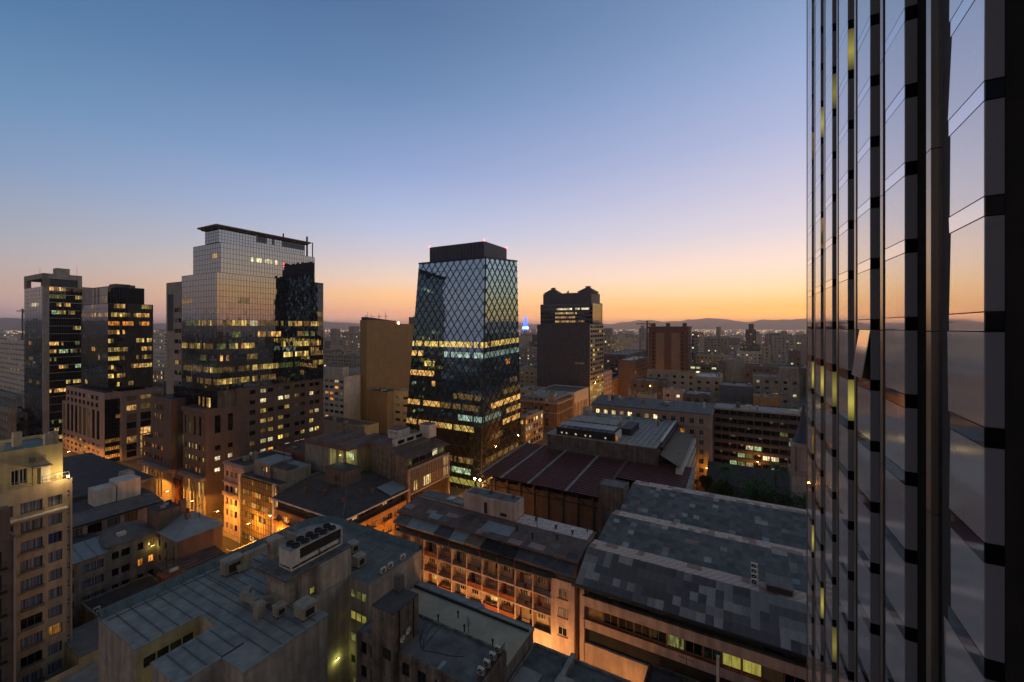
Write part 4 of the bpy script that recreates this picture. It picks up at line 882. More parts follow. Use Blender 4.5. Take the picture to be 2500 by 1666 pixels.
    for i in range(21): obj('window', window_mesh(.7, 3.0, pick(mixlit(.3, 'lit_warm', 'lit_orange')), 'iron', 'single'), Q.root, (.6 + .74 * i, .05, 4.6))
    # set-back top with ribbed lean-to roof
    q = MB()
    for i in range(26):
        a = -.2 + i * (Lu + .4) / 26; b = a + (Lu + .4) / 26 * .7; c = a + (Lu + .4) / 26
        q.face([(a, -.5, 22.2), (b, -.5, 22.2), (b, 7.0, 24.0), (a, 7.0, 24.0)]); q.face([(b, -.5, 22.2), (c, -.5, 22.05), (c, 7, 23.85), (b, 7, 24)])
    q.build('sheet_roof', 'roof_brown', Q.root)
    Q.mass(.2, Lu, 1.4, 7.0, z1, 22.3, m=0, R=[dict(z=(z1, 22.3), cols=[(.5 + 2.6 * i, 2.9 + 2.6 * i) for i in range(6)], rows=[(z1 + .5, 21.9)], lit=[('glass_green', .6), ('lit_dim_green', .3), ('lit_white', .1)], style='triple')])
    Q.wall.face([(0, 0, z1), (0, 13, z1), (0, 13, 25.2), (0, 7, 25.2), (0, 7, 23.9), (0, 0, 22.2)], 0)
    Q.mass(2.8, Lu, 7.0, 8.0, z1, 25.6, m=2, R=[dict(z=(z1, 25.6), cols=[(1.0, 3.6), (4.4, 7.2), (8, 10.6)], rows=[(24.2, 25.2)], lit=[('glass_black', 1)], style='quad')])
    MB().box(0, Lu, 8.0, 14, 24.6, 24.8).build('rear_roof', 'roof_brown', Q.root); Q.mass(6, 10.6, 9, 12.8, 24.8, 27.2, m=2, roof='roof_brown'); Q.mass(Lu - 3.0, Lu, 4.5, 8.0, 24, 27.6, m=2, roof='roof_grey')
    for k in range(4): MB().box(5.96, 5.99, 9.5 + .8 * k, 9.8 + .8 * k, 26.2, 26.6).build('vent_slot', 'iron', Q.root)
    Q.done()
    # vault-roofed rear building with lit terrace
    V = Bld('vaulted_rear_house', 'rear house with curved brown sheet roofs and green-lit service terrace', 71.5, 87.5, ['concrete', 'yellow_plaster'])
    V.mass(0, 12, 6, 16, 0, 24.0, m=0); V.mass(3.5, 12, 0, 6, 0, 24.0, m=1); V.mass(0, 3.5, 0, 6, 0, 18.2, m=1, roof='roof_grey')
    for (y0, y1) in ((-1.0, 5.6), (5.6, 11), (11, 16.5)):
        q = MB(); n = 8
        for i in range(n):
            a, b = i / n, (i + 1) / n; za, zb = 24 + 1.5 * math.sin(math.pi * a), 24 + 1.5 * math.sin(math.pi * b); q.face([(-.3, y0 + (y1 - y0) * a, za), (-.3, y0 + (y1 - y0) * b, zb), (12.4, y0 + (y1 - y0) * b, zb), (12.4, y0 + (y1 - y0) * a, za)])
        q.face([(-.28, y0 + (y1 - y0) * i / n, 24 + 1.5 * math.sin(math.pi * i / n)) for i in range(n + 1)]); q.build('vault_roof', 'roof_brown', V.root)
    for y in (.2, 2.9, 5.6): V.wall.box(-.2, .4, y, y + .4, 0, 24, 1)
    obj('window', window_mesh(2.2, 1.8, 'lit_green', 'white', 'triple'), V.root, (3.45, 3.0, 20.5), -math.pi / 2); obj('window', window_mesh(1.6, 1.4, 'lit_dim_green', 'white', 'cross'), V.root, (3.45, 5.6, 19.2), -math.pi / 2)
    V.clutter(.4, 3, .5, 5.5, 18.4, 4, smax=1.2); V.done()
corner_house()
def glass_office():
    u0, v0 = 59.6, 96.4
    B = Bld('amber_glass_office', 'amber-lit glass curtain wall office with concrete corner pier beside the corner house', u0, v0, ['concrete', 'white'])
    z = 17.2; B.mass(.3, 14, 0, 16.4, 0, z, m=0, L=None, roof='roof_dark', par=.3); B.wall.box(-.15, .4, 1.2, 2.0, 0, z + .4, 1); B.wall.box(-.15, .4, 15.9, 16.5, 0, z + .4, 1)
    tab = {}
    for f in (3, 4): 
        for i in range(1, 14): tab[(f, i)] = pick([('lit_warm', .5), ('lit_orange', .3), ('lit_amber', .3), (None, .25)])
    for i in range(14): tab[(1, i)] = pick([('lit_amber', .4), ('lit_orange', .15), (None, .6)]); tab[(5, i)] = pick([('lit_amber', .15), (None, .85)])
    for i in range(14): tab[(2, i)] = pick([('lit_amber', .4), ('lit_warm', .2), (None, .6)]); tab[(0, i)] = 'lit_warm'
    curtain(B, 'L', .1, 14, 2.0, 15.9, [0.2 + 2.8 * k for k in range(7)], 14, lambda f, i, n, r: tab.get((f, i)) if r else None, 'glass_amber', mull='iron', tilt=.006, rows=2)
    curtain(B, 'L', .1, 14, .1, 1.2, [0.2 + 2.8 * k for k in range(7)], 2, lambda f, i, n, r: pick([('lit_warm', .4), ('lit_blind', .3), (None, .3)]), 'glass_amber', mull='iron')
    B.mass(2.5, 8.5, 7.2, 14.2, z, z + 3.4, m=0, L=[dict(z=(z, z + 3.4), cols=[(3.4, 4.7), (4.9, 5.8)], rows=[(z + 1.2, z + 2.6)], lit=[('lit_warm', 1)])], roof='roof_blue'); B.mass(3, 9, .5, 7.2, z, z + 2.6, m=0, roof='roof_blue'); MB().box(2.6, 6, 1, 8, z + 3.0, z + 3.1).build('roof_sheet', 'roof_dark', B.root)
    for k in range(14): MB().cyl(-.5 + random.uniform(-.1, .1), 1.5 + k, random.uniform(2, 13), 0, .01).f.clear() if False else None
    B.done()
    Q = Bld('narrow_pink_house', 'narrow pinkish house with stone balcony between the podium and the amber glass office', 61.0, 113.0, ['pink_plaster', 'pink_stone'])
    z = 18.5; Lv = 9.8
    Q.mass(0, 13, 0, Lv, 0, z, m=0, R=[], L=[dict(z=(0, z), cols=[(.9 + 2.15 * i, 2.1 + 2.15 * i) for i in range(4)], rows=[(1.2, 2.8), (4.6, 6.4), (7.8, 9.5), (11.0, 12.7), (15.2, 16.6)], lit=mixlit(.45, 'lit_orange', 'lit_warm', 'lit_dim', 'lit_yellow'))], roof='roof_dark', par=.4)
    MB().box(-.9, 0, .8, Lv - .8, 10.4, 10.65).box(-.9, -.75, .8, Lv - .8, 10.65, 11.4).build('balcony', 'pink_stone', Q.root); MB().box(-.5, 0, 0, Lv, 13.6, 14.0).build('cornice', 'pink_stone', Q.root); MB().box(-.35, 0, 0, Lv, z - .2, z + .3).build('cornice', 'pink_stone', Q.root)
    for k in range(10): MB().box(-.85, -.7, .9 + .82 * k, 1.1 + .82 * k, 10.6, 11.5).build('baluster', 'pink_stone', Q.root)
    Q.clutter(2, 12, 1, Lv - 1, z, 5); Q.done()
    Q = Bld('dark_rear_block', 'low dark rear block with roof condensers below the stone podium', 71.0, 108.0, ['brick', 'concrete_dark']); Q.mass(4, 26, 0, 14, 0, 19, m=0, roof='roof_dark', par=.6); Q.clutter(5, 24, 1, 12, 19, 16, smax=1.8); Q.done()
glass_office()
# ================================================================ mirrored tower on its stone podium
def mirrored_tower():
    u0, v0 = 62.2, 135.0
    B = Bld('mirrored_tower', 'tall stepped mirror glass tower with dark overhanging roof on a brown stone podium', u0, v0, ['brown_stone', 'concrete_dark', 'pink_stone'], cat='skyscraper')
    pal = mixlit(.5, 'lit_warm', 'lit_yellow', 'lit_white')
    uR = on_v(v0, 789) - u0
    # podium: right face with paired windows, window rows stepping with the floors
    zlo, zhi, us = 31.0, 36.3, on_v(v0, 577) - u0
    def wl(ci, ri, n, m):
        k = ri / m; p = .75 if ri in (3, 4, 5) else .35
        if ri in (1, 2): p = .6
        return pick([('glass_black', (1 - p) * .8), ('glass_curtain_grey', (1 - p) * .2), ('lit_white', p * .5), ('lit_yellow', p * .46), ('lit_orange', p * .04)])
    fh = 3.25; rows = [(1.6 + fh * k, 2.95 + fh * k) for k in range(10)]
    big = [(on_v(v0, x) - u0 - us, on_v(v0, x2) - u0 - us) for x, x2 in ((610, 624), (636, 651), (654.5, 668), (679, 692.5), (695, 708), (719.5, 731), (734, 745), (756, 766), (769, 780))]
    rr = rows; B.mass(us, uR, 0, 13, 0, zhi, m=0, R=[dict(z=(0, zhi - .2), cols=big, rows=rr + [(34.0, 35.3)], lit=wl, style='cross', d=.35)], roof='roof_dark', par=.3)
    B.mass(0, us, 0, 13, 0, zlo, m=0, roof='roof_dark', par=.35, L=None, R=[dict(z=(8, 30.5), cols=[(2.4, 4.0), (6.0, 7.4)], rows=[(12.6, 13.8), (15.9, 17.2), (19.0, 20.4), (24.0, 29.2)], lit=lambda c, r, n, m: 'lit_white' if (c, r) in ((0, 1), (1, 1), (0, 0)) else 'glass_black', d=.3)])
    lz = [(4.6, 6.1)]
    def wl2(ci, ri, n, m): return pick([('lit_yellow', .4), ('lit_white', .15), ('glass_black', .45)]) if ri > 0 else pick([('lit_warm', .6), ('glass_amber', .4)])
    cl = [(1.0 + 2.0 * i, 2.1 + 2.0 * i) for i in range(6)]
    B.facade('L', 0, us, 0, 13, 11.6, zlo, [dict(z=(11.6, 22.6), cols=cl, rows=[(12.6, 14.0), (15.9, 17.3), (19.2, 20.8)], lit=wl2), dict(z=(22.6, zlo), cols=[(.8, 1.7), (3.3, 4.6), (6.2, 7.5), (9.2, 10.6)], rows=[(23.4, 29.0)], lit=lambda c, r, n, m: 'lit_dim_green' if c == 1 else 'glass_black')], 0)
    B.facade('L', 0, us, 0, 13, 0, 11.6, [dict(z=(0, 11.4), cols=[(.5 + 2.0 * i, 2.05 + 2.0 * i) for i in range(6)], rows=[(1.0, 10.2)], lit=[('lit_warm', .5), ('lit_amber', .5)], d=.2, style='quad')], 2)
    B.wall.box(-1.4, 0, -.2, 13.4, 11.0, 11.9, 2); B.wall.box(-.6, 0, 0, 13, 30.2, 31.35, 0)
    # second podium block to the left, dark glass notch between
    y0, y1 = on_u(62.2, 419) - v0, on_u(62.2, 347) - v0
    B.mass(0, 14, y0, y1, 10.6, 19.0, m=0, roof=None, L=[dict(z=(10.6, 19), cols=[(1 + 2.05 * i, 2.0 + 2.05 * i) for i in range(7)], rows=[(12.4, 13.8), (15.8, 17.2)], lit=[('lit_orange', .35), ('lit_warm', .2), ('glass_black', .45)])])
    ym = on_u(62.2, 373) - v0
    B.mass(0, 14, y0, ym, 19.0, 32.4, m=0, roof='roof_dark', par=.3, L=[dict(z=(19, 32.4), cols=[(1.0, 1.8), (2.6, 3.4), (4.6, 5.4), (6.2, 7.0)], rows=[(20, 21.4), (25.6, 27.4), (28.6, 30.4)], lit=wl2)])
    B.facade('L', 0, 14, y0, y1, 0, 10.6, [dict(z=(0, 10.4), cols=[(.6 + 2.05 * i, 2.15 + 2.05 * i) for i in range(7)], rows=[(1.0, 9.4)], lit=[('lit_amber', .5), ('lit_warm', .5)], d=.2, style='quad')], 2); B.facade('R', 0, 14, y0, y1, 0, 10.6, [], 2)
    B.wall.box(-1.4, 0, y0 - .3, y1, 10.1, 11.0, 2)
    B.wall.prism([(-.6, y0 - 1.4), (6, y0 - 1.4), (6, y0), (-.6, y0)], 24, 32.6, 0)
    x = MB()
    for a, b in (((.4, y0 - .3, 0), (.4, y0 - 5, 8)), ((.4, y0 - 5, 0), (.4, y0 - .3, 8)), ((.4, y0 - .3, 8), (.4, y0 - 5, 8)), ((.4, y0 - 2.6, 0), (.4, y0 - 2.6, 8))): x.bar(a, b, .18)
    x.build('steel_brace', 'wood_red', B.root)
    curtain(B, 'L', 3.0, 14, 13.0, y0, [8 + 3.3 * k for k in range(8)], 6, lambda f, i, n, r: pick([('lit_green', 1)]) if f == 3 and i < 3 else None, 'glass_black', tilt=.003)
    B.wall.box(3.1, 14, 13, y0, 0, 8, 1); B.wall.box(3.2, 20, 13, y0, 30, 31, 1)
    # terrace storey and the shaft
    def shaft(xl, xc, xr, zA, zB, fhh, pal_d, rowsn=2, tabs=None, vv=0.0, left=True):
        a = on_v(v0 + vv, xc) - u0; b = on_v(v0 + vv, xr) - u0; lv = len_v(a + u0, v0 + vv, xl); nz = max(1, round((zB - zA) / fhh)); zs = [zA + (zB - zA) * k / nz for k in range(nz + 1)]
        nR = round((b - a) / .85); nL = round(lv / .95)
        chR, chL = tabs(nz, nR, 'R'), tabs(nz, nL, 'L')
        curtain(B, 'R', a, b, vv, vv + lv, zs, nR, chR, 'glass_mirror', mull='iron', mw=.034, proud=.04, tilt=.003, rows=rowsn)
        curtain(B, 'L', a, b, vv, vv + lv, zs, nL, chL, 'glass_mirror', mull='iron', mw=.034, proud=.04, tilt=.003, rows=rowsn)
        B.wall.face([(b, vv, zA), (b, vv + lv, zA), (b, vv + lv, zB), (b, vv, zB)], 1); B.wall.face([(a, vv + lv, zA), (b, vv + lv, zA), (b, vv + lv, zB), (a, vv + lv, zB)], 1)
        MB().box(a, b, vv, vv + lv, zB - .02, zB + .1).build('roof', 'roof_dark', B.root); return a, b, lv
    def lowtabs(nz, n, side):
        tab = {}
        def d(f):
            return {0: .6, 1: .9, 2: .65, 3: .75, 4: .4, 5: .55, 6: .3, 7: .22, 8: .12}.get(f, .03)
        ch = runs(n, nz, d, [('lit_yellow', .5), ('lit_warm', .2), ('lit_white', .06), ('lit_dim', .3), ('lit_dim_green', .2)] if side == 'R' else [('lit_dim_green', .4), ('lit_yellow', .2), ('lit_dim', .4)], 3, 9)
        def f_(f, i, nn, r):
            if r == 0 and f < 9: return None                    # spandrel row stays dark
            return ch(f, i, nn, r)
        return f_
    sh = shaft(444, 529, 789, zhi, zat(on_v(v0, 529), v0, 665), 3.5, None, 2, lowtabs)
    zm = zat(on_v(v0, 529), v0, 665)
    def midt(nz, n, side):
        tab = {}
        if side == 'R':
            for i in range(8, 20): tab[(nz - 2, i)] = pick([('lit_white', .7), (None, .3)])
        else: tab = {(nz - 2, n - 4): 'lit_warm', (nz - 2, n - 3): 'lit_warm', (1, n - 6): 'lit_dim', (1, n - 5): 'lit_warm'}
        return lambda f, i, nn, r: tab.get((f, i)) if r else None
    m2 = shaft(472, 539, 768, zm + .1, zat(on_v(v0 + .8, 539), v0 + .8, 592), 3.4, None, 2, midt, vv=.8)
    zk = zat(on_v(v0 + .8, 539), v0 + .8, 592)
    def topt(nz, n, side):
        tab = {}
        if side == 'R':
            for f in range(1, nz):
                for i in range(int(n * .42), int(n * .54)): tab[(f, i)] = 'glass_black'
                for i in range(int(n * .60), int(n * .63)): tab[(f, i)] = 'glass_black'
                for i in range(int(n * .72), n): tab[(f, i)] = 'glass_black'
        return lambda f, i, nn, r: tab.get((f, i))
    m3 = shaft(501, 534, 744, zk + .1, zat(on_v(v0 + 1.4, 534), v0 + 1.4, 559), 2.6, None, 2, topt, vv=1.4)
    zt = zat(on_v(v0 + 1.4, 534), v0 + 1.4, 559)
    a, b, lv = m3; q = MB(); q.prism([(a - .8, .4), (b + .8, .4), (b + .8, 1.4 + lv + .8), (a - .8, 1.4 + lv + .8)], zt + .1, zt + .55, bottom=True); q.prism([(a - 1.5, -.3), (b + 1.4, -.3), (b + 1.4, 1.4 + lv + 1.5), (a - 1.5, 1.4 + lv + 1.5)], zt + .55, zt + 1.0, bottom=True); q.build('roof_overhang', 'concrete_dark', B.root)
    # lower storeys behind the terrace
    a0 = on_v(v0 + .2, 529) - u0; lvb = sh[2]
    curtain(B, 'L', a0 + .2, 30, .3, lvb + 6, [zlo + .1, zlo + 3, zhi], 22, lambda f, i, n, r: pick([('lit_warm', .5), ('lit_yellow', .3), (None, .2)]) if f == 0 and 12 < i else None, 'glass_black')
    B.wall.box(a0 + .4, 30, .5, lvb + 6, zlo, zhi - .05, 1)
    B.done(); return zt, a + u0, b + u0
MT = mirrored_tower()
mast('lattice aerial mast at the right shoulder of the mirrored tower', MT[2] + 2.0, 138, MT[0] - 5.0, 8.5, False, r=.22); mast('second thinner aerial at the right shoulder of the mirrored tower', MT[2] + 3.5, 137, MT[0] - 5.0, 6.5, False, r=.15)
mast('small aerial with dish on the mirrored tower roof', MT[2] - 5, 141, MT[0] + 1, 2.6, False, r=.2)
def side_core():
    u0, v0 = 84.0, 0; v0 = on_u(84.0, 444) + .5
    B = Bld('grey_slab_tower', 'grey concrete slab with banded windows at the left flank of the mirrored tower', u0, v0, ['grey', 'concrete_dark'], cat='tower')
    lv = len_v(u0, v0, 406); z1 = zat(u0, v0, 690); n = 17; fh = z1 / n
    rows = [(fh * k + .9, fh * k + 2.6) for k in range(n - 2)]
    B.mass(0, 16, 0, lv, 0, z1, m=0, L=[dict(z=(0, z1 - 2.5), cols=[(lv * .55, lv * .8), (lv * .82, lv - .1)], rows=rows, lit=[('glass', .45), ('glass_curtain_grey', .3), ('lit_dim', .1), ('lit_warm', .08), ('glass_mirror', .07)])], roof='roof_grey', par=.4)
    MB().box(-.05, 0, lv * .52, lv * .9, z1 - 20, z1 - 4.5).build('recess_panel', 'slate', B.root); B.done()
side_core()
# ================================================================ left group: pink podium tower and the pilaster tower
def pink_group():
    u0, v0 = 67.7, 223.3
    B = Bld('pink_podium_tower', 'black glass tower with lit office floors rising from a pink stone podium', u0, v0, ['pink_stone', 'concrete_dark'], cat='skyscraper')
    zt = 28.0; yL = on_u(67.7, 152) - v0; yA = on_u(67.7, 262) - v0
    uA = on_v(v0, 297) - u0; uR = on_v(v0, 399) - u0
    n = 9; st = (yL - 6.5) / n
    pw = [('glass_black', .6), ('lit_warm', .2), ('lit_dim', .2)]
    B.mass(0, 16, 2.0, yL, 0, zt - 6.5, m=0, L=[dict(z=(0, 8.2), cols=[(1 + st * i, 1 + st * i + st * .55) for i in range(n)], rows=[(.8, 2.0), (3.2, 4.4), (5.8, 7.0)], lit=mixlit(.35, 'lit_warm', 'lit_yellow')), dict(z=(8.2, zt - 6.5), cols=[(1 + st * i, 1 + st * i + st * .62) for i in range(n)], rows=[(8.8, zt - 7.2)], lit=[('glass_amber', .5), ('glass_black', .3), ('lit_dim', .2)], style='quad')], roof='roof_dark')
    yS = yL - 5
    B.mass(0, 16, 2.0, yS, zt - 6.5, zt, m=0, L=[dict(z=(zt - 6.5, zt), cols=[(1 + (yS - 8) / 8 * i, 1 + (yS - 8) / 8 * i + (yS - 8) / 8 * .62) for i in range(8)], rows=[(zt - 6.0, zt - 4.2), (zt - 3.0, zt - 1.2)], lit=[('glass_black', .9), ('lit_dim', .1)])], roof='roof_dark', par=.5)
    B.mass(uA, uR, 0, 14, 0, zt, m=0, R=[dict(z=(0, zt), cols=[(1.6, uR - uA - 9.2), (uR - uA - 8.0, uR - uA - 4.4), (uR - uA - 3.6, uR - uA - .6)], rows=[(1.0, 3.6), (3.9, 6.6), (6.9, 9.6), (9.9, 12.6), (12.9, 15.6), (15.9, 19.0), (20.4, 22.6), (24.6, 26.4)], lit=[('glass_amber', .3), ('glass_black', .5), ('lit_dim', .3), ('lit_warm', .15)], style='quad', d=.35)], roof='roof_dark', par=.4)
    chp = runs(7, 9, lambda f: {0: 1, 1: 1, 2: .8, 5: .5, 7: .4}.get(f, .08), [('lit_orange', .5), ('lit_amber', .5), ('lit_warm', .2)], 3, 7); curtain(B, 'R', 0.0, uA, 1.8, 14, [.2 + 3.2 * k for k in range(9)], 7, lambda f, i, nn, r: ({0: 'lit_orange', 1: 'lit_amber', 2: 'lit_amber'}.get(f) or (chp(f, i, nn) if f in (5, 7) else None)) if r else None, 'glass_black', rows=2)
    # shaft
    su, sv = 71.0, 232.8; a, b_ = su - u0, sv - v0; Lu, Lv = len_u(su, sv, 371), len_v(su, sv, 198); z1 = zat(su, sv, 742); nz = 10; zs = [zt + .1 + (z1 - zt) * k / nz for k in range(nz + 1)]
    def tabs(n, den):
        ch = runs(n, nz, den, [('lit_yellow', .6), ('lit_warm', .35), ('lit_orange', .15), ('lit_dim', .2)], 2, 5); return lambda f, i, nn, r: ch(f, i, nn) if r == 1 else None
    dR = lambda f: {0: .7, 1: .45, 2: .45, 3: .3, 4: .5, 5: .6, 6: .5, 7: .7, 8: .98, 9: .45}.get(f, .2); dL = lambda f: {0: .2, 1: .3, 2: .15, 3: .2, 4: .35, 5: .35, 6: .1, 8: .7, 9: .2}.get(f, .03)
    curtain(B, 'R', a, a + Lu, b_, b_ + Lv, zs, 16, tabs(16, dR), 'glass_mirror_dark', rows=2); curtain(B, 'L', a, a + Lu, b_, b_ + Lv, zs, 24, tabs(24, dL), 'glass_mirror', rows=2)
    B.wall.box(a + .1, a + Lu + .5, b_ + .1, b_ + Lv, zt, z1, 1)
    a2 = on_v(sv, 300) - u0 - 4.2; z2 = zat(su, sv, 700); zs2 = [z1 + .1 + (z2 - z1) * k / 2 for k in range(3)]; Lu2 = len_u(a + u0 + .0, sv + 2, 352); Lv2 = len_v(a + u0 + .5, sv + 2, 221)
    curtain(B, 'R', a + .5, a + Lu2, b_ + 2, b_ + Lv2, zs2, 13, lambda f, i, nn, r: 'glass_black', 'glass_mirror'); curtain(B, 'L', a + .5, a + Lu2, b_ + 2, b_ + Lv2, zs2, 17, lambda f, i, nn, r: ('glass_black' if i in (2, 3, 6, 7) else ('lit_warm' if f == 0 and i > 9 and i % 2 else None)), 'glass_mirror')
    B.wall.box(a + .7, a + Lu2, b_ + 2.2, b_ + Lv2, z1, z2, 1); MB().box(a, a + Lu + .4, b_, b_ + Lv, z1, z1 + .3).build('roof', 'roof_dark', B.root); MB().box(a + .5, a + Lu2, b_ + 2, b_ + Lv2, z2, z2 + .3).build('roof', 'roof_dark', B.root)
    MB().box(a + 4, a + 9, b_ + 5, b_ + 12, z2 + .3, z2 + 1.8).build('roof_housing', 'concrete_dark', B.root); MB().box(a + 8, a + 10, b_ + 3, b_ + 6, z2 + .3, z2 + 1.4).build('roof_housing', 'concrete_dark', B.root)
    B.done()
    # pilaster tower
    Y = 195; su, sv = atd(106, Y); B = Bld('pilaster_tower', 'slim grey tower with pale stone corner pilaster and open roof frame at far left', su, sv, ['grey', 'concrete_dark'], cat='skyscraper')
    uP = len_u(su, sv, 120); Lu = len_u(su, sv, 200); Lv = len_v(su, sv, 60); z1 = zat(su, sv, 667); nz = 20; zb = zat(su, sv, 699); zs = [zb * k / nz for k in range(nz + 1)]
    B.wall.box(-.2, uP, -.3, 1.0, 0, z1, 0)
    ch = runs(14, nz, lambda f: .6 if f < 7 else (.38 if f < 14 else .45), [('lit_yellow', .5), ('lit_green', .15), ('lit_warm', .3), ('lit_dim_green', .3)], 3, 7)
    curtain(B, 'R', uP, Lu, 0, Lv, zs, 14, lambda f, i, n, r: ch(f, i, n) if r else None, 'glass_black', rows=2, mull='iron', tilt=.004)
    for z in zs[1:]: MB().box(uP, Lu, -.35, .1, z - .12, z + .12).build('sunshade', 'steel', B.root)
    cl = runs(12, nz, lambda f: .12 if f < 10 else .03, [('lit_warm', .6), ('lit_dim', .5)], 2, 4)
    curtain(B, 'L', 0, Lu, 1.0, Lv, zs, 12, lambda f, i, n, r: ('lit_white' if (f == nz - 3 and 3 < i < 10 and r) else (cl(f, i, n) if r else None)), 'glass_mirror', rows=2, mull='slate', tilt=.004)
    B.wall.box(.3, Lu, .3, Lv - .2, 0, zb, 1)
    fr = MB(); zc = z1 - 2.4; fr.box(-.2, Lu, -.3, Lv, zc, z1).box(-.2, uP, -.3, 1, zb, zc).box(-.2, 1.5, Lv - 3.5, Lv, zb, zc).box(Lu - 1.6, Lu, -.3, 2, zb, zc); fr.build('roof_frame', 'grey', B.root); MB().box(uP + .5, Lu - 1.6, .4, Lv * .5, zb, zc).build('plant_storey', 'slate', B.root)
    MB().box(5, 9.5, 3, 8, z1, z1 + 3.2).build('roof_housing', 'grey', B.root); B.wall.box(Lu, Lu + 4.5, 1.5, 10, 0, zat(su, sv, 695), 0)
    B.done(); return su, sv, z1
PG = pink_group()
mast('television aerial on the pilaster tower roof', PG[0] + 2, PG[1] + 14, PG[2], 3.2); mast('whip aerial on the pilaster tower roof', PG[0] + 12, PG[1] + 3, PG[2], 5.0, False)
# ================================================================ diagrid tower
def diagrid():
    u0, v0 = 116.2, 76.2
    B = Bld('diagrid_tower', 'tapered glass tower wrapped in a black diamond lattice with dark roof box', u0, v0, ['concrete_dark', 'slate'], cat='skyscraper')
    ub, vb = len_u(u0, v0, 1274), len_v(u0, v0, 981)
    un, vn = 118.6, 78.1
    # top outline
    tn = (un - u0, vn - v0); zt = zat(un, vn, 629); zt = min(zt, 84)
    # solve the top near corner on the photo column 1186
    for _ in range(30):
        k = on_v(vn, 1186); un = k
        if un - u0 < 1.5: vn += .25
        elif un - u0 > 3.5: vn -= .25
    tn = (un - u0, vn - v0); zt = zat(un, vn, 629)
    lu, lv = len_u(un, vn, 1262), len_v(un, vn, 1023); zr = zat(un + S * 0 + lu, vn, 638); zl = zat(un, vn + lv, 644)
    bn = (0, 0)
    nR0, nR1, nR2, nR3 = (0, 0, 0), (ub, 0, 0), (tn[0] + lu, tn[1], zr), (tn[0], tn[1], zt)
    nL0, nL1, nL2, nL3 = (0, vb, 0), (0, 0, 0), (tn[0], tn[1], zt), (tn[0], tn[1] + lv, zl)
    def patch(c, s, t):                                        # bilinear point: s along, t up
        a = Vector(c[0]).lerp(Vector(c[1]), s); b = Vector(c[3]).lerp(Vector(c[2]), s); return a.lerp(b, t)
    faces = {'R': (nR0, nR1, nR2, nR3), 'L': (nL0, nL1, nL2, nL3)}
    nf = 22
    def band(side, f, s):
        """lit stretches as seen in the photograph, floors counted from the street"""
        if side == 'L':
            T = {13: [(0, 1, 'lit_yellow')], 12: [(.0, .18, 'lit_warm'), (.48, 1, 'lit_cyan')], 11: [(.2, .36, 'lit_yellow')], 10: [(0, .34, 'lit_warm')], 9: [(.33, .37, 'lit_warm')], 8: [(.62, .98, 'lit_dim')], 7: [(0, .17, 'lit_warm'), (.22, .45, 'lit_warm'), (.46, .95, 'lit_dim')], 6: [(.7, 1, 'lit_cyan')], 5: [(0, .52, 'lit_warm'), (.52, .9, 'lit_yellow')], 4: [(.1, .16, 'lit_dim_green'), (.25, .3, 'lit_dim')], 3: [(.12, .2, 'lit_dim')], 1: [(.2, .9, 'lit_green')], 0: [(.3, 1, 'lit_olive')], 2: [(.1, .4, 'lit_dim_green'), (.6, .9, 'lit_dim')]}
        else:
            T = {13: [(0, 1, 'lit_yellow')], 12: [(0, 1, 'lit_cyan')], 8: [(.5, 1, 'lit_dim')], 7: [(.2, 1, 'lit_warm')], 6: [(0, .45, 'lit_cyan'), (.6, 1, 'lit_warm')], 5: [(.5, 1, 'lit_warm')], 9: [(.7, .9, 'lit_dim')], 11: [(.6, .7, 'lit_orange')], 4: [(.2, .5, 'lit_dim')], 1: [(0, .7, 'lit_warm')], 0: [(0, 1, 'lit_warm')], 2: [(.1, .9, 'lit_dim')]}
        for a, b, k in T.get(f, []):
            if a <= s <= b: return k if random.random() < .93 else None
    for side, c in faces.items():
        n = 40 if side == 'L' else 44
        for f in range(nf):
            q = MB(); names = []
            for r in range(2):
                for i in range(n):
                    s0, s1 = i / n, (i + 1) / n; t0, t1 = (f + r * .45) / nf, (f + .45 + r * .55) / nf
                    k = (band(side, f, (s0 + s1) / 2) if r else None) or ('glass_blue' if f > 5 else 'glass_mirror_dark')
                    if k not in names: names.append(k)
                    P = [patch(c, s0, t0), patch(c, s1, t0), patch(c, s1, t1), patch(c, s0, t1)]; nrm = (P[1] - P[0]).cross(P[3] - P[0]).normalized(); g1, g2 = random.gauss(0, .0016), random.gauss(0, .0016)
                    P = [p + nrm * (g1 * e1 + g2 * e2) for p, e1, e2 in zip(P, (-1, 1, 1, -1), (-1, -1, 1, 1))]
                    q.face(P, names.index(k))
            q.build('glazing_band', names, B.root)
            if f: MB().bar(patch(c, 0, f / nf), patch(c, 1, f / nf), .06, .05).build('floor_edge', 'iron', B.root)
        nd, nrw = (10.5, 19) if side == 'L' else (6.5, 19)
        nrmv = (Vector(c[1]) - Vector(c[0])).cross(Vector(c[3]) - Vector(c[0])).normalized(); nrmv = nrmv if nrmv.y < 0 or nrmv.x < 0 else -nrmv
        off = nrmv * .10
        k = -int(nrw) - 1
        while k < nd:
            for sg in (1, -1):
                s0, s1 = k / nd, (k + nrw) / nd; t0, t1 = 0., 1.
                if s0 < 0: t0 = -s0 / (s1 - s0); s0 = 0
                if s1 > 1: t1 = t0 + (1 - s0) / (nrw / nd); s1 = 1
                if t1 - t0 > .01:
                    A_, B_ = (s0, s1) if sg > 0 else (1 - s0, 1 - s1)
                    MB().bar(patch(c, A_, t0) + off, patch(c, B_, t1) + off, .105, .06).build('diagrid_bar', 'iron', B.root)
            k += 1
    # rear faces, roof, crown
    b2 = (ub, vb, 0); t2 = (tn[0] + lu, tn[1] + lv, min(zr, zl))
    q = MB(); q.face([nR1, b2, t2, nR2]); q.face([nL0, b2, t2, nL3]); q.build('rear_wall', 'glass_mirror_dark', B.root)
    q = MB(); q.face([nR3, nR2, t2, nL3]); q.build('roof', 'roof_dark', B.root)
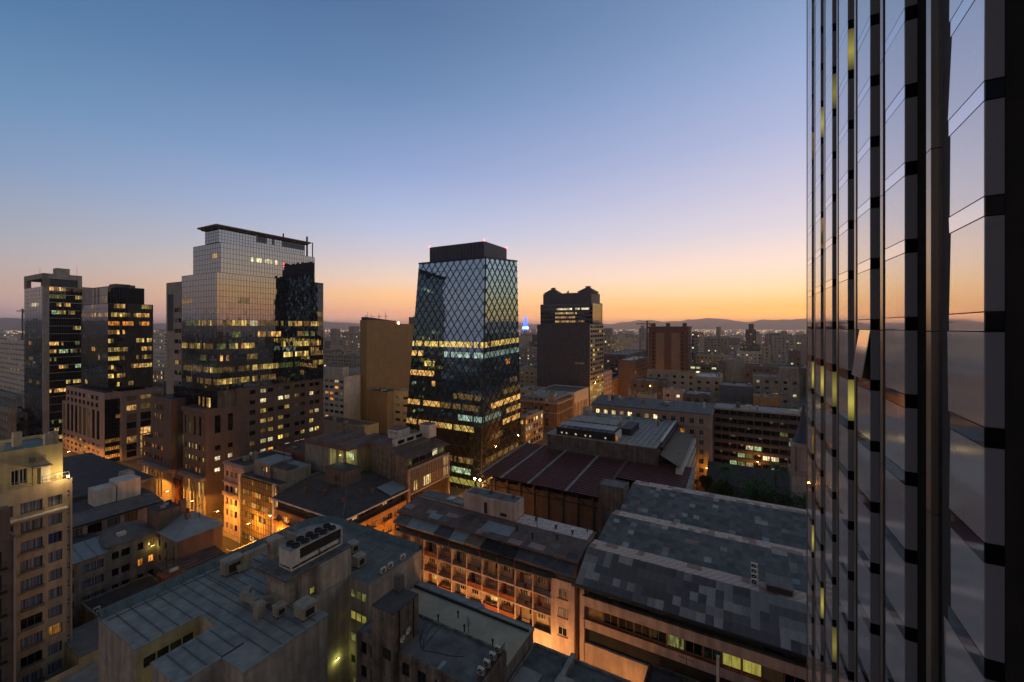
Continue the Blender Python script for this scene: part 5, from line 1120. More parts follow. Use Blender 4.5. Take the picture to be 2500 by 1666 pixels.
    for e0, e1 in ((nR3, nR2), (nR3, nL3)): MB().bar(e0, e1, .3, .25).build('roof_edge', 'iron', B.root)
    MB().bar((0, 0, 0), nR3, .18).build('corner_post', 'iron', B.root)
    cu, cv = un + 2.2, vn + 2.2
    for _ in range(40): cu = on_v(cv, 1182); cv += .1 if cu < un + 1.2 else 0
    zc = zat(cu, cv, 590); l1_, l2_ = len_u(cu, cv, 1237), len_v(cu, cv, 1049)
    B.mass(cu - u0, cu - u0 + l1_, cv - v0, cv - v0 + l2_, zt - 1.5, zc, m=1, roof='slate')
    for i in range(16): MB().box(cu - u0 - .08, cu - u0, cv - v0 + l2_ * (i + .5) / 16 - .06, cv - v0 + l2_ * (i + .5) / 16 + .06, zt - 1, zc).build('crown_fin', 'iron', B.root)
    for a, b in ((0, 0), (l1_, 0), (0, l2_)): MB().cyl(cu - u0 + a, cv - v0 + b, zc + .15, zc + .75, .22, 8).build('warning_light', 'lamp_red', B.root)
    # street level: splayed lattice feet and lit signs
    for side, c in faces.items():
        for i in range(9):
            p = patch(c, (i + .5) / 9, 0) ; MB().box(p.x - .2, p.x + .2, p.y - .2, p.y + .2, 0, .5).build('lattice_foot', 'concrete', B.root)
    B.done()
diagrid()
# ================================================================ near left: cream tower and the roofs behind it
def cream_tower():
    v0 = 92.0; uE = on_v(v0, 176); u0 = uE - 22
    B = Bld('cream_apartment_tower', 'tall cream apartment tower with curtained windows and floodlit penthouse, left edge', u0, v0, ['cream', 'yellow_plaster', 'white'], cat='apartment tower')
    q = lambda x: on_v(v0, x) - u0
    zp = 31.0; fh = 2.82; rows = [(zp - 1.0 - fh * (k + 1) + .55, zp - 1.0 - fh * (k + 1) + 2.15) for k in range(9, -1, -1)]
    c1, c2 = (q(50), q(104)), (q(118), q(152)); c0 = (q(-30), q(32))
    cw = [('glass_curtain', .42), ('glass_curtain_grey', .42), ('glass_black', .11), ('glass_green', .05)]
    def wl(ci, ri, n, m):
        if ci == 2 and ri == 2: return 'lit_amber'
        if ci == 2 and ri == 7: return 'glass_curtain_blue'
        return pick(cw)
    B.mass(0, 22, 0, 14, 0, zp, m=0, R=[dict(z=(0, zp), cols=[c0, c1, c2], rows=rows, lit=wl, style='triple', d=.3, frame='concrete_dark')], roof='roof_grey', par=.55)
    slab = MB()
    for r0, r1 in rows:
        MB().box(c1[0] - .1, c1[1] + .15, -.35, 0, r0 - .3, r0 - .16).build('balcony_ledge', 'cream', B.root)
        rl = MB()
        for h in (.12, .3, .48): rl.bar((c1[0], -.3, r0 - .2 + h), (c1[1] + .1, -.3, r0 - .2 + h), .02)
        rl.bar((c1[0], -.3, r0 - .16), (c1[0], -.3, r0 + .3), .02).bar((c1[1] + .1, -.3, r0 - .16), (c1[1] + .1, -.3, r0 + .3), .02); rl.build('rail', 'iron', B.root)
    for r0, r1 in rows:
        for dz in (1.7, 2.35): MB().box(q(164), q(164) + .28, -.04, 0, r0 + dz - .6, r0 + dz - .45).build('drain_slot', 'iron', B.root)
    MB().bar((21.85, -.12, 0), (21.85, -.12, zp + .2), .12).build('corner_pilaster', 'pink_stone', B.root)
    MB().box(q(-40), q(162), -1.0, -.0, zp - 3.9, zp - 3.68).build('ledge', 'white', B.root)
    # penthouse
    zq = zp + 5.6; x1 = q(157)
    B.mass(0, x1, .7, 11, zp, zq, m=1, R=[dict(z=(zp, zq), cols=[(q(30), q(50)), (q(51), q(70))], rows=[(zp + 1.0, zp + 3.2)], lit=[('glass', 1)], style='cross', frame='white')], roof='roof_green', par=.5)
    MB().box(q(84), q(100), .64, .7, zp + .3, zp + 2.9).build('door', 'yellow_plaster', B.root); MB().box(q(102), q(125), .4, .7, zp + .5, zp + 3.0).build('service_cabinet', 'white', B.root); MB().box(q(80), q(127), -.3, .7, zp + 3.1, zp + 3.25).build('door_canopy', 'concrete', B.root)
    for a, b in ((75, 92), (101, 117)): MB().box(q(a), q(b), .62, .7, zp + 3.9, zp + 4.6).build('louvre_vent', 'concrete', B.root)
    for x, y, h in ((x1 - 4, 6, 2.2), (x1 - 1.6, 2, 1.9), (x1 - 1.0, 2.3, 2.1), (x1 - 6, 4, 1.0)): MB().box(x, x + .9, y, y + .9, zq, zq + h).build('roof_vent', 'concrete_pale', B.root)
    r = MB()
    for h in (.5, 1.0): r.bar((q(-20), .1, zp + .55 + h), (21.7, .1, zp + .55 + h), .02)
    for k in range(14): r.bar((21.7 - k * 1.2, .1, zp + .5), (21.7 - k * 1.2, .1, zp + 1.55), .02)
    r.build('railing', 'steel', B.root); B.done()
    # front wing of the tower at the very edge
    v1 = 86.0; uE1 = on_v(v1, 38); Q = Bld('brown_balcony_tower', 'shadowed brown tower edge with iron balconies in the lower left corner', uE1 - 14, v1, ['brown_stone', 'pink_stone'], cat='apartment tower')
    z1 = zat(uE1, v1, 1312); fl = [(z1 - .9 - 3.1 * (k + 1) + .5, z1 - .9 - 3.1 * (k + 1) + 2.6) for k in range(7, -1, -1)]
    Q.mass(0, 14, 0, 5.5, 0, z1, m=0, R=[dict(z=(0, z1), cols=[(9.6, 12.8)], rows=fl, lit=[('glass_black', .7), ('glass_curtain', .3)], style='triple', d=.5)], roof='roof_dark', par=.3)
    MB().bar((13.9, -.1, 0), (13.9, -.1, z1), .1).build('corner_pipe', 'pink_stone', Q.root)
    for r0, r1 in fl:
        b = MB(); b.box(9.4, 13.2, -.7, 0, r0 - .25, r0 - .12)
        for k in range(9): b.bar((9.5 + .44 * k, -.65, r0 - .1), (9.5 + .44 * k, -.65, r0 + .8), .018)
        b.bar((9.4, -.65, r0 + .8), (13.2, -.65, r0 + .8), .03); b.build('balcony', 'iron', Q.root)
    zt2 = zat(uE1, v1, 1235); MB().box(11, 13.5, -.2, 1.2, z1, zt2).build('stair_head', 'brown_stone', Q.root); Q.done()
    return u0 + x1, v0, zq, uE, zp
CT = cream_tower()
def flood(label, u, v, z, power, col=(1, .80, .42), name='floodlight'):
    t = thing(name, label, 'floodlight', u, v, z); MB().bar((0, 0, 0), (0, 0, .35), .04).build('bracket', 'iron', t); MB().box(-.16, .16, -.12, .12, .3, .5).build('housing', 'steel', t); MB().box(-.12, .12, -.16, -.12, .3, .48).build('lamp_glass', 'lamp_warm', t)
    l = bpy.data.lights.new('lamp_light', 'POINT'); l.energy = power; l.color = col; l.shadow_soft_size = .15; o = bpy.data.objects.new('lamp_light', l); COL.objects.link(o); o.parent = t; o.location = (-.6, -.9, 1.0); return t
flood('bright floodlight on the corner parapet of the cream tower', CT[3] - .5, CT[1] - .2, CT[4] + .5, 330)
flood('floodlight on the penthouse roof of the cream tower', CT[0] - 11, CT[1] + 5, CT[2] + .6, 700)
def left_roofs():
    # I: dark corrugated-eave block behind the cream tower
    u0, v0 = 26.0, 115.3
    B = Bld('corrugated_eave_block', 'pink-walled block under a wide corrugated eave with two white roof boxes', u0, v0, ['pink_plaster', 'concrete_dark', 'white'])
    B.mass(0, 16.8, .9, 12, 0, 15.2, m=0, R=[dict(z=(6, 15.2), cols=[(.5 + 2.9 * i, 2.7 + 2.9 * i) for i in range(5)], rows=[(9.8, 11.4), (12.9, 14.9)], lit=[('glass_black', .6), ('glass_amber', .25), ('glass_curtain', .15)], style='triple')])
    q = MB()
    for i in range(44):
        a = -1 + i * .44; q.face([(a, -.7, 15.9), (a + .22, -.7, 16.0), (a + .22, 4.5, 17.0), (a, 4.5, 16.9)]); q.face([(a + .22, -.7, 16.0), (a + .44, -.7, 15.9), (a + .44, 4.5, 16.9), (a + .22, 4.5, 17.0)])
    q.build('corrugated_roof', 'roof_grey', B.root); MB().box(-1, 18.4, -.75, -.6, 15.6, 15.95).build('gutter', 'iron', B.root)
    B.wall.box(-1, 18.2, 4.5, 13, 15, 16.9, 1); MB().box(-1, 18.2, 4.5, 14, 16.9, 17.0).build('roof', 'roof_dark', B.root)
    B.wall.box(8.5, 12.0, 4.9, 8.5, 17, 20.4, 2); B.wall.box(12.2, 16.2, 4.7, 9.5, 17, 21.0, 2); B.done()
    B = Bld('wide_dark_roof_block', 'wide block with large plain dark roof beyond the white roof boxes', 28.0, 128.5, ['concrete_dark', 'pink_plaster'])
    B.mass(0, 20, 0, 42, 0, 17.6, m=0, roof='roof_dark', par=0); MB().box(-.3, 20.4, -.4, -.1, 17.2, 17.8).build('eave', 'concrete_dark', B.root); MB().box(15, 17, 3, 6, 17.7, 19.6).build('roof_housing', 'concrete_pale', B.root); B.done()
    # J: blue-white roof with banded walls
    u0, v0 = 20.0, 105.6
    B = Bld('banded_grey_house', 'grey house with pale blue sheet roof and recessed window bands behind the cream tower', u0, v0, ['concrete', 'concrete_dark'])
    fl = [(1.3, 2.8), (4.2, 5.7), (7.1, 8.6), (9.9, 11.5)]
    B.mass(0, 12.6, 0, 8, 0, 12.4, m=0, R=[dict(z=(0, 12.4), cols=[(.8, 3.6), (4.4, 5.4), (6.0, 7.6), (8.6, 11.6)], rows=fl, lit=[('glass_black', .5), ('glass_curtain_grey', .5)], style='triple', d=.5)])
    q = MB(); q.face([(-.3, -.4, 12.5), (12.8, -.4, 12.5), (12.8, 6.5, 13.6), (-.3, 6.5, 13.6)]); q.build('roof', 'roof_blue', B.root)
    for k in range(7): MB().bar((1.6 + 1.8 * k, -.4, 12.54), (1.6 + 1.8 * k, 6.5, 13.64), .04).build('roof_seam', 'roof_metal', B.root)
    MB().box(-.3, 12.8, 6.5, 9.5, 12.4, 13.7).build('rear_roof', 'roof_dark', B.root); B.done()
    # K: L-shaped house round a court
    u0, v0 = 32.6, 97.0
    B = Bld('court_house', 'grey L-shaped house with hipped slate roofs, two orange lit windows and stair turret', u0, v0, ['concrete', 'brown_stone', 'concrete_dark'])
    r3 = [(1.2, 2.5), (4.1, 5.5), (7.1, 8.5), (10.3, 11.7)]
    def wl(ci, ri, n, m): return 'lit_orange' if (ri == 2 and ci in (2, 3)) else ('lit_amber' if (ri == 3 and ci == 3) else pick([('glass_black', .7), ('glass', .3)]))
    B.mass(0, 7.2, 9.0, 17.5, 0, 13.2, m=0, R=[dict(z=(0, 13.2), cols=[(.3, 1.3), (1.7, 3.0), (4.2, 5.1), (5.9, 6.8)], rows=r3, lit=wl)])
    B.mass(7.2, 15, 0, 15, 0, 13.2, m=0, L=[dict(z=(0, 13.2), cols=[(7.0, 8.0), (9.6, 10.6)], rows=r3, lit=[('glass_black', .8), ('lit_dim', .2)])])
    B.wall.box(7.3, 15.3, -.12, .05, 0, 13.1, 1)
    def hip(x0, x1, y0, y1, z, h, mat):
        xm, ym = (x0 + x1) / 2, (y0 + y1) / 2; d = min(x1 - x0, y1 - y0) / 2; q = MB()
        if x1 - x0 > y1 - y0: a, b = (x0 + d, ym, z + h), (x1 - d, ym, z + h); q.face([(x0, y0, z), (x1, y0, z), b, a]); q.face([(x0, y1, z), (x1, y1, z), b, a]); q.face([(x0, y0, z), (x0, y1, z), a]); q.face([(x1, y0, z), (x1, y1, z), b])
        else: a, b = (xm, y0 + d, z + h), (xm, y1 - d, z + h); q.face([(x0, y0, z), (x0, y1, z), b, a]); q.face([(x1, y0, z), (x1, y1, z), b, a]); q.face([(x0, y0, z), (x1, y0, z), a]); q.face([(x0, y1, z), (x1, y1, z), b])
        q.build('roof', mat, B.root)
        return q
    hip(-.6, 7.6, 8.4, 18, 13.2, 2.0, 'roof_grey'); hip(6.8, 15.6, -.5, 12.5, 13.2, 2.2, 'roof_blue')
    B.mass(7.0, 10.8, 7.4, 12.6, 12, 17.2, m=1, roof='roof_dark'); B.wall.box(10.8, 11.8, 7.2, 8.4, 12, 18.2, 1); B.wall.box(10.5, 11.3, 4.2, 5.0, 13, 16.4, 1); MB().cyl(10.9, 4.6, 16.4, 17.2, .3, 8).build('chimney_pot', 'iron', B.root)
    for k in range(3): MB().tube([(7.8 + .9 * k, 8.6 + 1.0 * k, 17.7), (8.6 + .9 * k, 8.4 + 1.0 * k, 17.7)], .42, 10).build('water_tank', 'steel' if k != 2 else 'iron', B.root)
    MB().box(1.5, 2.8, 10, 11, 13.6, 14.6).build('dormer', 'unit_white', B.root); B.done()
    # shed roofs and rusty box in the court
    B = Bld('brown_shed', 'low shed with brown ribbed sheet roof beside the rusty tank', 37.2, 89.4, ['concrete_pale', 'concrete_dark'])
    B.mass(0, 9, 0, 9, 0, 8.2, m=0); q = MB(); q.face([(-.4, -.3, 8.3), (9.2, -.3, 8.3), (9.2, 9.4, 9.6), (-.4, 9.4, 9.6)]); q.build('roof', 'roof_brown', B.root)
    for k in range(9): MB().bar((-.4, .6 + 1.0 * k, 8.45 + .134 * k), (9.2, .6 + 1.0 * k, 8.45 + .134 * k), .05).build('roof_rib', 'roof_dark', B.root)
    B.wall.box(9.0, 9.3, -6, 0, 0, 9.0, 0)
    for k in range(6): B.wall.box(9.3 + .9 * k, 10.3 + .9 * k, -3, -2.7, 0, 9.6 + .3 * (k % 3), 0)
    B.done()
    t = thing('rusty_tank', 'tall rust-brown sheet metal tank enclosure behind the green parapet', 'tank', 34.0, 87.0, 0); MB().box(0, 3.0, 0, 3.2, 0, 11.4).build('casing', 'rust', t); MB().box(-.1, 3.1, -.1, 3.3, 11.4, 11.6).build('rim', 'rust', t)
    for k in range(5): MB().bar((-.03, .3 + .65 * k, 2), (-.03, .3 + .65 * k, 11.4), .04).build('stiffener', 'rust', t)
    MB().tube([(1.2, 1.6, 11.9), (2.4, 1.6, 11.9)], .35, 10).build('cylinder', 'unit_white', t)
    for k, (u, v) in enumerate(((36.0, 91.6), (37.2, 92.0))): mast('thin dark pole beside the rusty tank, %s of two' % ('left' if k else 'right'), u, v, 0, 14.6, False, name='pole', cat='pole', r=.06)
    B = Bld('low_court_buildings', 'low flat roofs in the shadowed court between the cream tower and the metal roof', 22.0, 75.0, ['concrete', 'yellow_plaster', 'cream'])
    B.mass(6, 16, 5, 29, 0, 5.4, m=0, roof='roof_dark', par=.3); B.mass(-4, 6, 3, 11, 0, 4.4, m=2, roof='roof_metal', par=.8); B.mass(1, 6, 11, 20, 0, 6.0, m=1, roof='roof_grey'); B.wall.box(4.0, 12, 13.5, 13.8, 0, 7.6, 1)
    B.clutter(7, 15, 6, 20, 5.4, 12, smax=1.5); B.done()
left_roofs()
for k, (u, v, z) in enumerate(((28.5, 96.8, 5.5), (28.5, 95.4, 5.5), (28.5, 98.2, 5.5))): ac(u, v, z + .1, ROT, 'white condenser in the shadowed court left of the metal roof, %s of three' % ('middle', 'right', 'left')[k], 'condensers in the court')
# gantry sign frame and kiosk roof in the lit street
def kiosk():
    t = thing('street_kiosk', 'brightly lit kiosk with white roof on the street below the narrow pink house', 'kiosk', 54.0, 97.0, 0)
    MB().box(0, 4.5, 0, 7, 0, 2.7).build('body', 'white', t); MB().box(-.4, 4.9, -.4, 7.4, 2.7, 2.9).build('roof', 'paint_white', t); MB().box(-.03, 0, 1, 6, .8, 2.2).build('shop_window', 'lit_bright', t); MB().box(4.5, 4.53, 1, 6, .8, 2.2).build('shop_window', 'lit_bright', t); MB().box(1.4, 2.6, 2.2, 3.6, 2.9, 3.4).build('roof_box', 'lamp_blue', t)
kiosk()
# ================================================================ dark tower and the street of facades behind the diagrid
V1 = 88.0
def street_row():
    uC = on_v(V1, 1360)
    B = Bld('cornice_office', 'brown stone office with bold cornice and pale patched roof on the amber-lit street', uC, V1, ['brown_stone', 'pink_stone'])
    z = zat(uC, V1, 982); Lu = on_v(V1, 1400) - uC; Lv = len_v(uC, V1, 1262)
    fl = lambda: [(1.2 + z / 7 * k, 1.2 + z / 7 * k + 2.0) for k in range(7)]
    B.mass(0, Lu, 0, Lv, 0, z, m=0, R=[dict(z=(0, z), cols=[(1.2 + 3.1 * i, 2.7 + 3.1 * i) for i in range(int((Lu - 2) / 3.1))], rows=fl(), lit=mixlit(.25, 'lit_amber', 'lit_dim', 'lit_orange'), d=.5)], L=[dict(z=(0, z), cols=[(1.2 + 3.3 * i, 2.8 + 3.3 * i) for i in range(int((Lv - 2) / 3.3))], rows=fl(), lit=mixlit(.12, 'lit_dim', 'lit_warm'), d=.4)], roof='roof_pale')
    B.wall.box(-1.0, Lu, -1.0, Lv, z - 1.2, z - .3, 1); B.wall.box(-.5, Lu, -.5, Lv, z - 6.5, z - 6.0, 1); B.mass(2, Lu - 2, 2, Lv - 2, z, z + 1.6, m=1, roof='roof_pale')
    B.clutter(3, Lu - 4, 3, Lv - 5, z + 1.7, 12, smax=3); B.done()
    u1 = on_v(V1, 1402); L1_ = on_v(V1, 1437) - u1; z = zat(u1, V1, 961)
    B = Bld('pilaster_hall', 'white hall with tall amber-lit pilasters beside the cornice office', u1, V1, ['white', 'pink_stone']); B.mass(0, L1_, 0, 24, 0, z, m=0, roof='roof_grey', par=.6, R=[dict(z=(0, z * .62), cols=[(2 + 5.4 * i, 4.6 + 5.4 * i) for i in range(int((L1_ - 3) / 5.4))], rows=[(2, z * .56)], lit=[('glass_amber', .5), ('lit_amber', .5)], d=.8, style='quad')])
    for i in range(int(L1_ / 5.4) + 1): B.wall.box(.3 + 5.4 * i, 1.3 + 5.4 * i, -.5, 0, 0, z * .62, 1)
    B.done()
    u2 = on_v(V1, 1440)
    B = Bld('twin_turret_tower', 'dark granite office tower with two pyramid turrets against the sunset', u2, V1, ['slate', 'concrete_dark', 'steel'], cat='skyscraper')
    L2_ = on_v(V1, 1474) - u2; Lv = len_v(u2, V1, 1311); zA = zat(u2, V1, 793); Y = xy(u2, V1)[1]
    nz = 18; fh = zA / nz
    ch = {f: (.85 if f < 7 else .12) for f in range(nz)}
    q = lambda a: L2_ * a
    B.mass(0, L2_, 0, Lv, 0, zA, m=0, R=None, roof='roof_dark')
    def wl(ci, ri, n, m): p = .8 if ri < 7 else .25; return pick([('glass_black', 1 - p), ('lit_yellow', p * .8), ('lit_green', p * .2)])
    B.facade('R', 0, L2_, 0, Lv, 0, zA, [dict(z=(0, zA), cols=[(L2_ * (.06 + .155 * i), L2_ * (.06 + .155 * i + .13)) for i in range(6)], rows=[(fh * k + 1.0, fh * k + fh - .5) for k in range(nz)], lit=wl, style='cross')], 2)
    for k in range(nz * 2): MB().box(-.06, 0, 0, Lv, k * fh / 2 - .06, k * fh / 2 + .06).build('facade_joint', 'concrete_dark', B.root)
    MB().box(-.1, 0, Lv * .1, Lv * .27, zA * .54, zA * .56).build('blind_panel', 'grey', B.root)
    a = on_v(V1 + 2, 1447) - u2; b1 = on_v(V1 + 2, 1469) - u2; lv2 = len_v(a + u2, V1 + 2, 1319.6); z2 = zat(a + u2, V1 + 2, 741)
    zf = [zA + .15 + (z2 - zA) * k / 5 for k in range(6)]
    def tb(f, i, n, r): 
        if r == 0: return 'slate'
        w_ = {0: (.28, .85), 1: (.28, .7), 2: (.28, .7), 3: (.32, .92)}.get(f)
        return (('lit_warm', 'lit_warm', 'lit_yellow', 'lit_white')[f % 4] if random.random() < .85 else None) if (w_ and w_[0] < i / n < w_[1]) else 'glass_black'
    curtain(B, 'L', a, b1, 2, 2 + lv2, zf, 34, tb, 'glass_black', rows=2, mull='slate', name='window_band'); curtain(B, 'R', a, b1, 2, 2 + lv2, zf, 12, lambda f, i, n, r: 'glass_mirror', 'glass_mirror', rows=2)
    B.wall.box(a + .2, b1 + .3, 2.2, 2 + lv2 + .2, zA, z2, 0)
    c3 = len_v(a + u2, V1 + 2, 1326); z3 = zat(a + u2, V1 + 2, 714); B.mass(a, b1 - 1, 3, 2 + c3, z2, z3, m=0, roof='roof_dark')
    B.wall.box(b1 + .5, b1 + 3.5, 2.5, 10, zA, zat(b1 + u2, V1 + 2, 741), 0)
    for yy, s_ in ((3 + 4.2, 1.15), (2 + c3 - 5.5, 1.0)):
        x, r = a + 6, 5.2 * s_; q2 = MB(); q2.box(x - r, x + r, yy - r * .9, yy + r * .9, z3, z3 + .6); k = .25
        for i in range(7):
            t = i / 7; rr = r * (1 - t) + r * .22 * t; q2.box(x - rr, x + rr, yy - rr, yy + rr, z3 + .6 + 3.0 * t, z3 + .6 + 3.0 * t + .44)
        q2.box(x - r * .22, x + r * .22, yy - r * .22, yy + r * .22, z3 + 3.0, z3 + 4.9).box(x - r * .3, x + r * .3, yy - r * .3, yy + r * .3, z3 + 4.3, z3 + 4.6); q2.build('turret', 'slate', B.root)
    B.done(); dish('round satellite dish between the two pyramid turrets', a + u2 + 4, V1 + 2 + c3 * .55, z3, .2, r=1.9)
    # beyond on the same side
    for x0, x1, yt, mat, lab, xl in ((1475, 1494, 911, 'pink_plaster', 'pink house with small balconies next to the granite tower', None), (1496, 1533, 930, 'orange_wall', 'ochre house glowing amber beyond the pink house', None)):
        u3 = on_v(V1, x0); L3 = min(60, on_v(V1, x1) - u3); z = zat(u3, V1, yt)
        B = Bld('street_house', lab, u3, V1, [mat, 'concrete']); n = int(L3 / 4)
        B.mass(0, L3, 0, 20, 0, z, m=0, R=[grid(0, z - 1, 6, L3, max(2, n), 1.8, 1.8, lit=mixlit(.2, 'lit_warm', 'lit_dim'))], roof='roof_grey', par=.5); B.clutter(2, L3 - 3, 2, 15, z, 5); B.done()
street_row()
# ================================================================ mid-distance blocks, each placed where it stands
def mid(lab, x, yt, Y, xl, xr, wall='concrete', roof='roof_grey', rows=None, p=.12, pal=('lit_warm', 'lit_white', 'lit_yellow'), name='city_building', cl=4, top=None, ww=1.7, wh=1.5, depth=None, faces='LR', cs=3.6, house=None, dz=3.3):
    u0, v0 = atd(x, Y); z = zat(u0, v0, yt); Lv = len_v(u0, v0, xl) if xl is not None else 14
    if xr is not None and xr > x: Lu = min(len_u(u0, v0, xr), 90) if (xr - CXP) / FPX < math.tan(TH) - .02 else depth or 18
    else: Lu = depth or 18
    if Lu <= 0: Lu = depth or 18
    B = Bld(name, lab, u0, v0, [wall, 'concrete_dark', 'white'])
    fl = rows or max(1, int(z / dz)); lt = mixlit(p * .7, *pal)
    R = [grid(0, z - .6, fl, Lu, max(1, int(Lu / cs)), ww, wh, lit=lt, style='single')] if 'R' in faces else []
    L = [grid(0, z - .6, fl, Lv, max(1, int(Lv / cs)), ww, wh, lit=lt, style='single')] if 'L' in faces else []
    B.mass(0, Lu, 0, Lv, 0, z, m=0, R=R, L=L, roof=roof, par=.6)
    if house: B.mass(Lu * .2, Lu * .6, Lv * house[0], Lv * house[1], z, z + house[2], m=0, roof=roof)
    B.clutter(1, max(1.5, Lu - 3), 1, max(1.5, Lv - 3), z, cl, smax=min(3, Lv * .3)); B.done(); return u0, v0, z, Lu, Lv, B
# far left
mid('white apartment slab with yellow lit windows at the left edge below the hills', 70, 834, 260, -60, 74, 'white', 'roof_dark', p=.2, pal=('lit_yellow', 'lit_warm'), cs=3.9, ww=2.2, wh=1.1)
mid('low grey building with floodlit court below the white apartment slab', 38, 968, 235, -20, 58, 'concrete', 'roof_green', p=.15)
mid('brown low house behind the cream tower penthouse', 48, 1010, 205, 22, 59, 'pink_plaster', 'roof_grey', p=.1, faces='LR')
mid('flat green-roofed hall left of the cream tower penthouse', 20, 1000, 185, -40, 40, 'concrete', 'roof_green', p=.1, faces='L')
mid('far apartment tower with white balconies between the two dark towers', 400, 812, 420, 371, 420, 'white', 'roof_dark', p=.3, pal=('lit_white', 'lit_warm'), cs=3.0)
mid('plain white windowless block below the far balcony tower', 405, 858, 360, 376, 425, 'white', 'roof_grey', p=.12)
mid('floodlit cream stone palace between the two dark towers', 402, 905, 300, 366, 430, 'cream', 'roof_grey', p=.8, pal=('lit_warm', 'lit_yellow', 'lit_bright'), cs=3.2, wh=2.2)
mid('low dark roof in front of the floodlit palace', 420, 942, 250, 372, 440, 'concrete_dark', 'roof_green', p=.1)
# between the mirrored tower and the diagrid tower
def ochre_slab():
    u0, v0 = at(895, 1050, 0)
    B = Bld('ochre_slab_tower', 'tall blank ochre slab tower between the mirrored and the diagrid towers', u0, v0, ['ochre', 'concrete_dark'], cat='tower')
    z = zat(u0, v0, 784); Lu = len_u(u0, v0, 967); L2 = len_u(u0, v0, 1020); Lv = len_v(u0, v0, 879); z2 = zat(u0 + Lu, v0, 793)
    B.mass(0, Lu, 0, Lv, 0, z, m=0, roof='roof_grey', par=.5); B.mass(Lu, min(L2, Lu + 45), 0, Lv, 0, z2, m=0, roof='roof_grey', par=.5, L=None)
    MB().prism([(.5, .5), (Lu - 1, .5), (Lu - 1, Lv - .5), (.5, Lv - .5)], z, [z + 2.2, z + .4, z + .4, z + 2.2]).build('roof_screen', 'slate', B.root)
    for k in range(int(z / 3.2)): MB().box(0, Lu, -.03, 0, 3.2 * k, 3.2 * k + .06).build('wall_joint', 'brown_stone', B.root)
    a = MB()
    for k in range(9): x, y = random.uniform(0, Lu * .9), random.uniform(0, Lv); a.bar((x, y, z + 1), (x, y, z + random.uniform(3, 5.5)), .06).bar((x - 1.6, y, z + 2.8), (x + 1.6, y, z + 2.8), .05)
    a.build('aerial_row', 'iron', B.root); MB().cyl(Lu + 3, 1, z2 + .5, z2 + 1.4, .4, 8).build('warning_light', 'lamp_sodium', B.root)
    B.mass(-1, 10, -16, 0, 0, 21, m=0, roof='roof_dark', par=.5); B.clutter(0, 8, -14, -2, 21, 6); B.done()
ochre_slab()
mid('pale apartment block with strip balconies beside the ochre slab tower', 840, 923, 215, 780, 880, 'white', 'roof_dark', p=.22, pal=('lit_orange', 'lit_warm', 'lit_white'), cs=3.4, ww=2.8, wh=1.4, faces='L', house=(.2, .9, 5), dz=3.0)
mid('low beige block with planted terrace in front of the pale apartment block', 890, 1045, 190, 770, 925, 'beige', 'roof_dark', p=.05, faces='')
mid('narrow beige flats with dark strip windows between ochre slab and diagrid tower', 1000, 960, 205, 961, 1015, 'beige', 'roof_pale', p=.04, ww=3.2, wh=1.3, cs=4.4)
mid('grey corner block with glazed street front at the foot of the diagrid tower', 1283, 1022, 190, 1262, 1326, 'concrete', 'roof_pale', p=.6, pal=('lit_warm', 'lit_yellow', 'lit_orange', 'lit_white'), cs=2.4, ww=2.0, wh=1.9)
mid('distant pale twin apartment towers left of the ochre slab', 868, 812, 560, 835, 900, 'concrete_pale', 'roof_grey', p=.3, house=(.3, .7, 8))
mid('distant slim apartment tower far left of the ochre slab', 820, 804, 800, 806, 830, 'concrete', 'roof_grey', p=.15)
mid('grey hangar roof behind the pale apartment block', 870, 868, 400, 790, 890, 'concrete', 'roof_pale', p=.05)
mid('distant block peeping over the ochre slab', 1010, 776, 420, 998, 1025, 'concrete_dark', 'roof_dark', p=.1)
# behind the granite tower and towards the sunset
mid('cream ministry building with many lit windows right of the granite tower', 1500, 830, 470, 1474, 1560, 'cream', 'roof_grey', p=.55, pal=('lit_yellow', 'lit_bright', 'lit_warm'), cs=3.6, house=(.1, .6, 5))
mid('hazy apartment tower peeping behind the granite tower', 1490, 803, 700, 1472, 1496, 'concrete', 'roof_grey', p=.1)
mid('slim hazy office tower beside the crane', 1573, 803, 640, 1560, 1579, 'grey', 'roof_grey', p=.08, house=(.2, .8, 5))
mid('brown side-lit block with white wing before the ministry building', 1548, 882, 330, 1510, 1582, 'brown_stone', 'roof_blue', p=.1, faces='R', pal=('lit_white', 'lit_warm'))
mid('low dark roofs before the ministry building', 1530, 868, 390, 1470, 1580, 'concrete_dark', 'roof_grey', p=.12)
mid('lead-roofed low block left of the granite tower', 1305, 905, 330, 1268, 1320, 'beige', 'roof_grey', p=.25)
mid('small beige house left of the granite tower', 1300, 955, 270, 1255, 1330, 'beige', 'roof_pale', p=.15)
mid('grey row house far behind the granite tower', 1300, 850, 520, 1266, 1316, 'concrete', 'roof_grey', p=.12)
mid('distant dark office left of the granite tower', 1312, 818, 640, 1299, 1320, 'slate', 'roof_dark', p=.3)
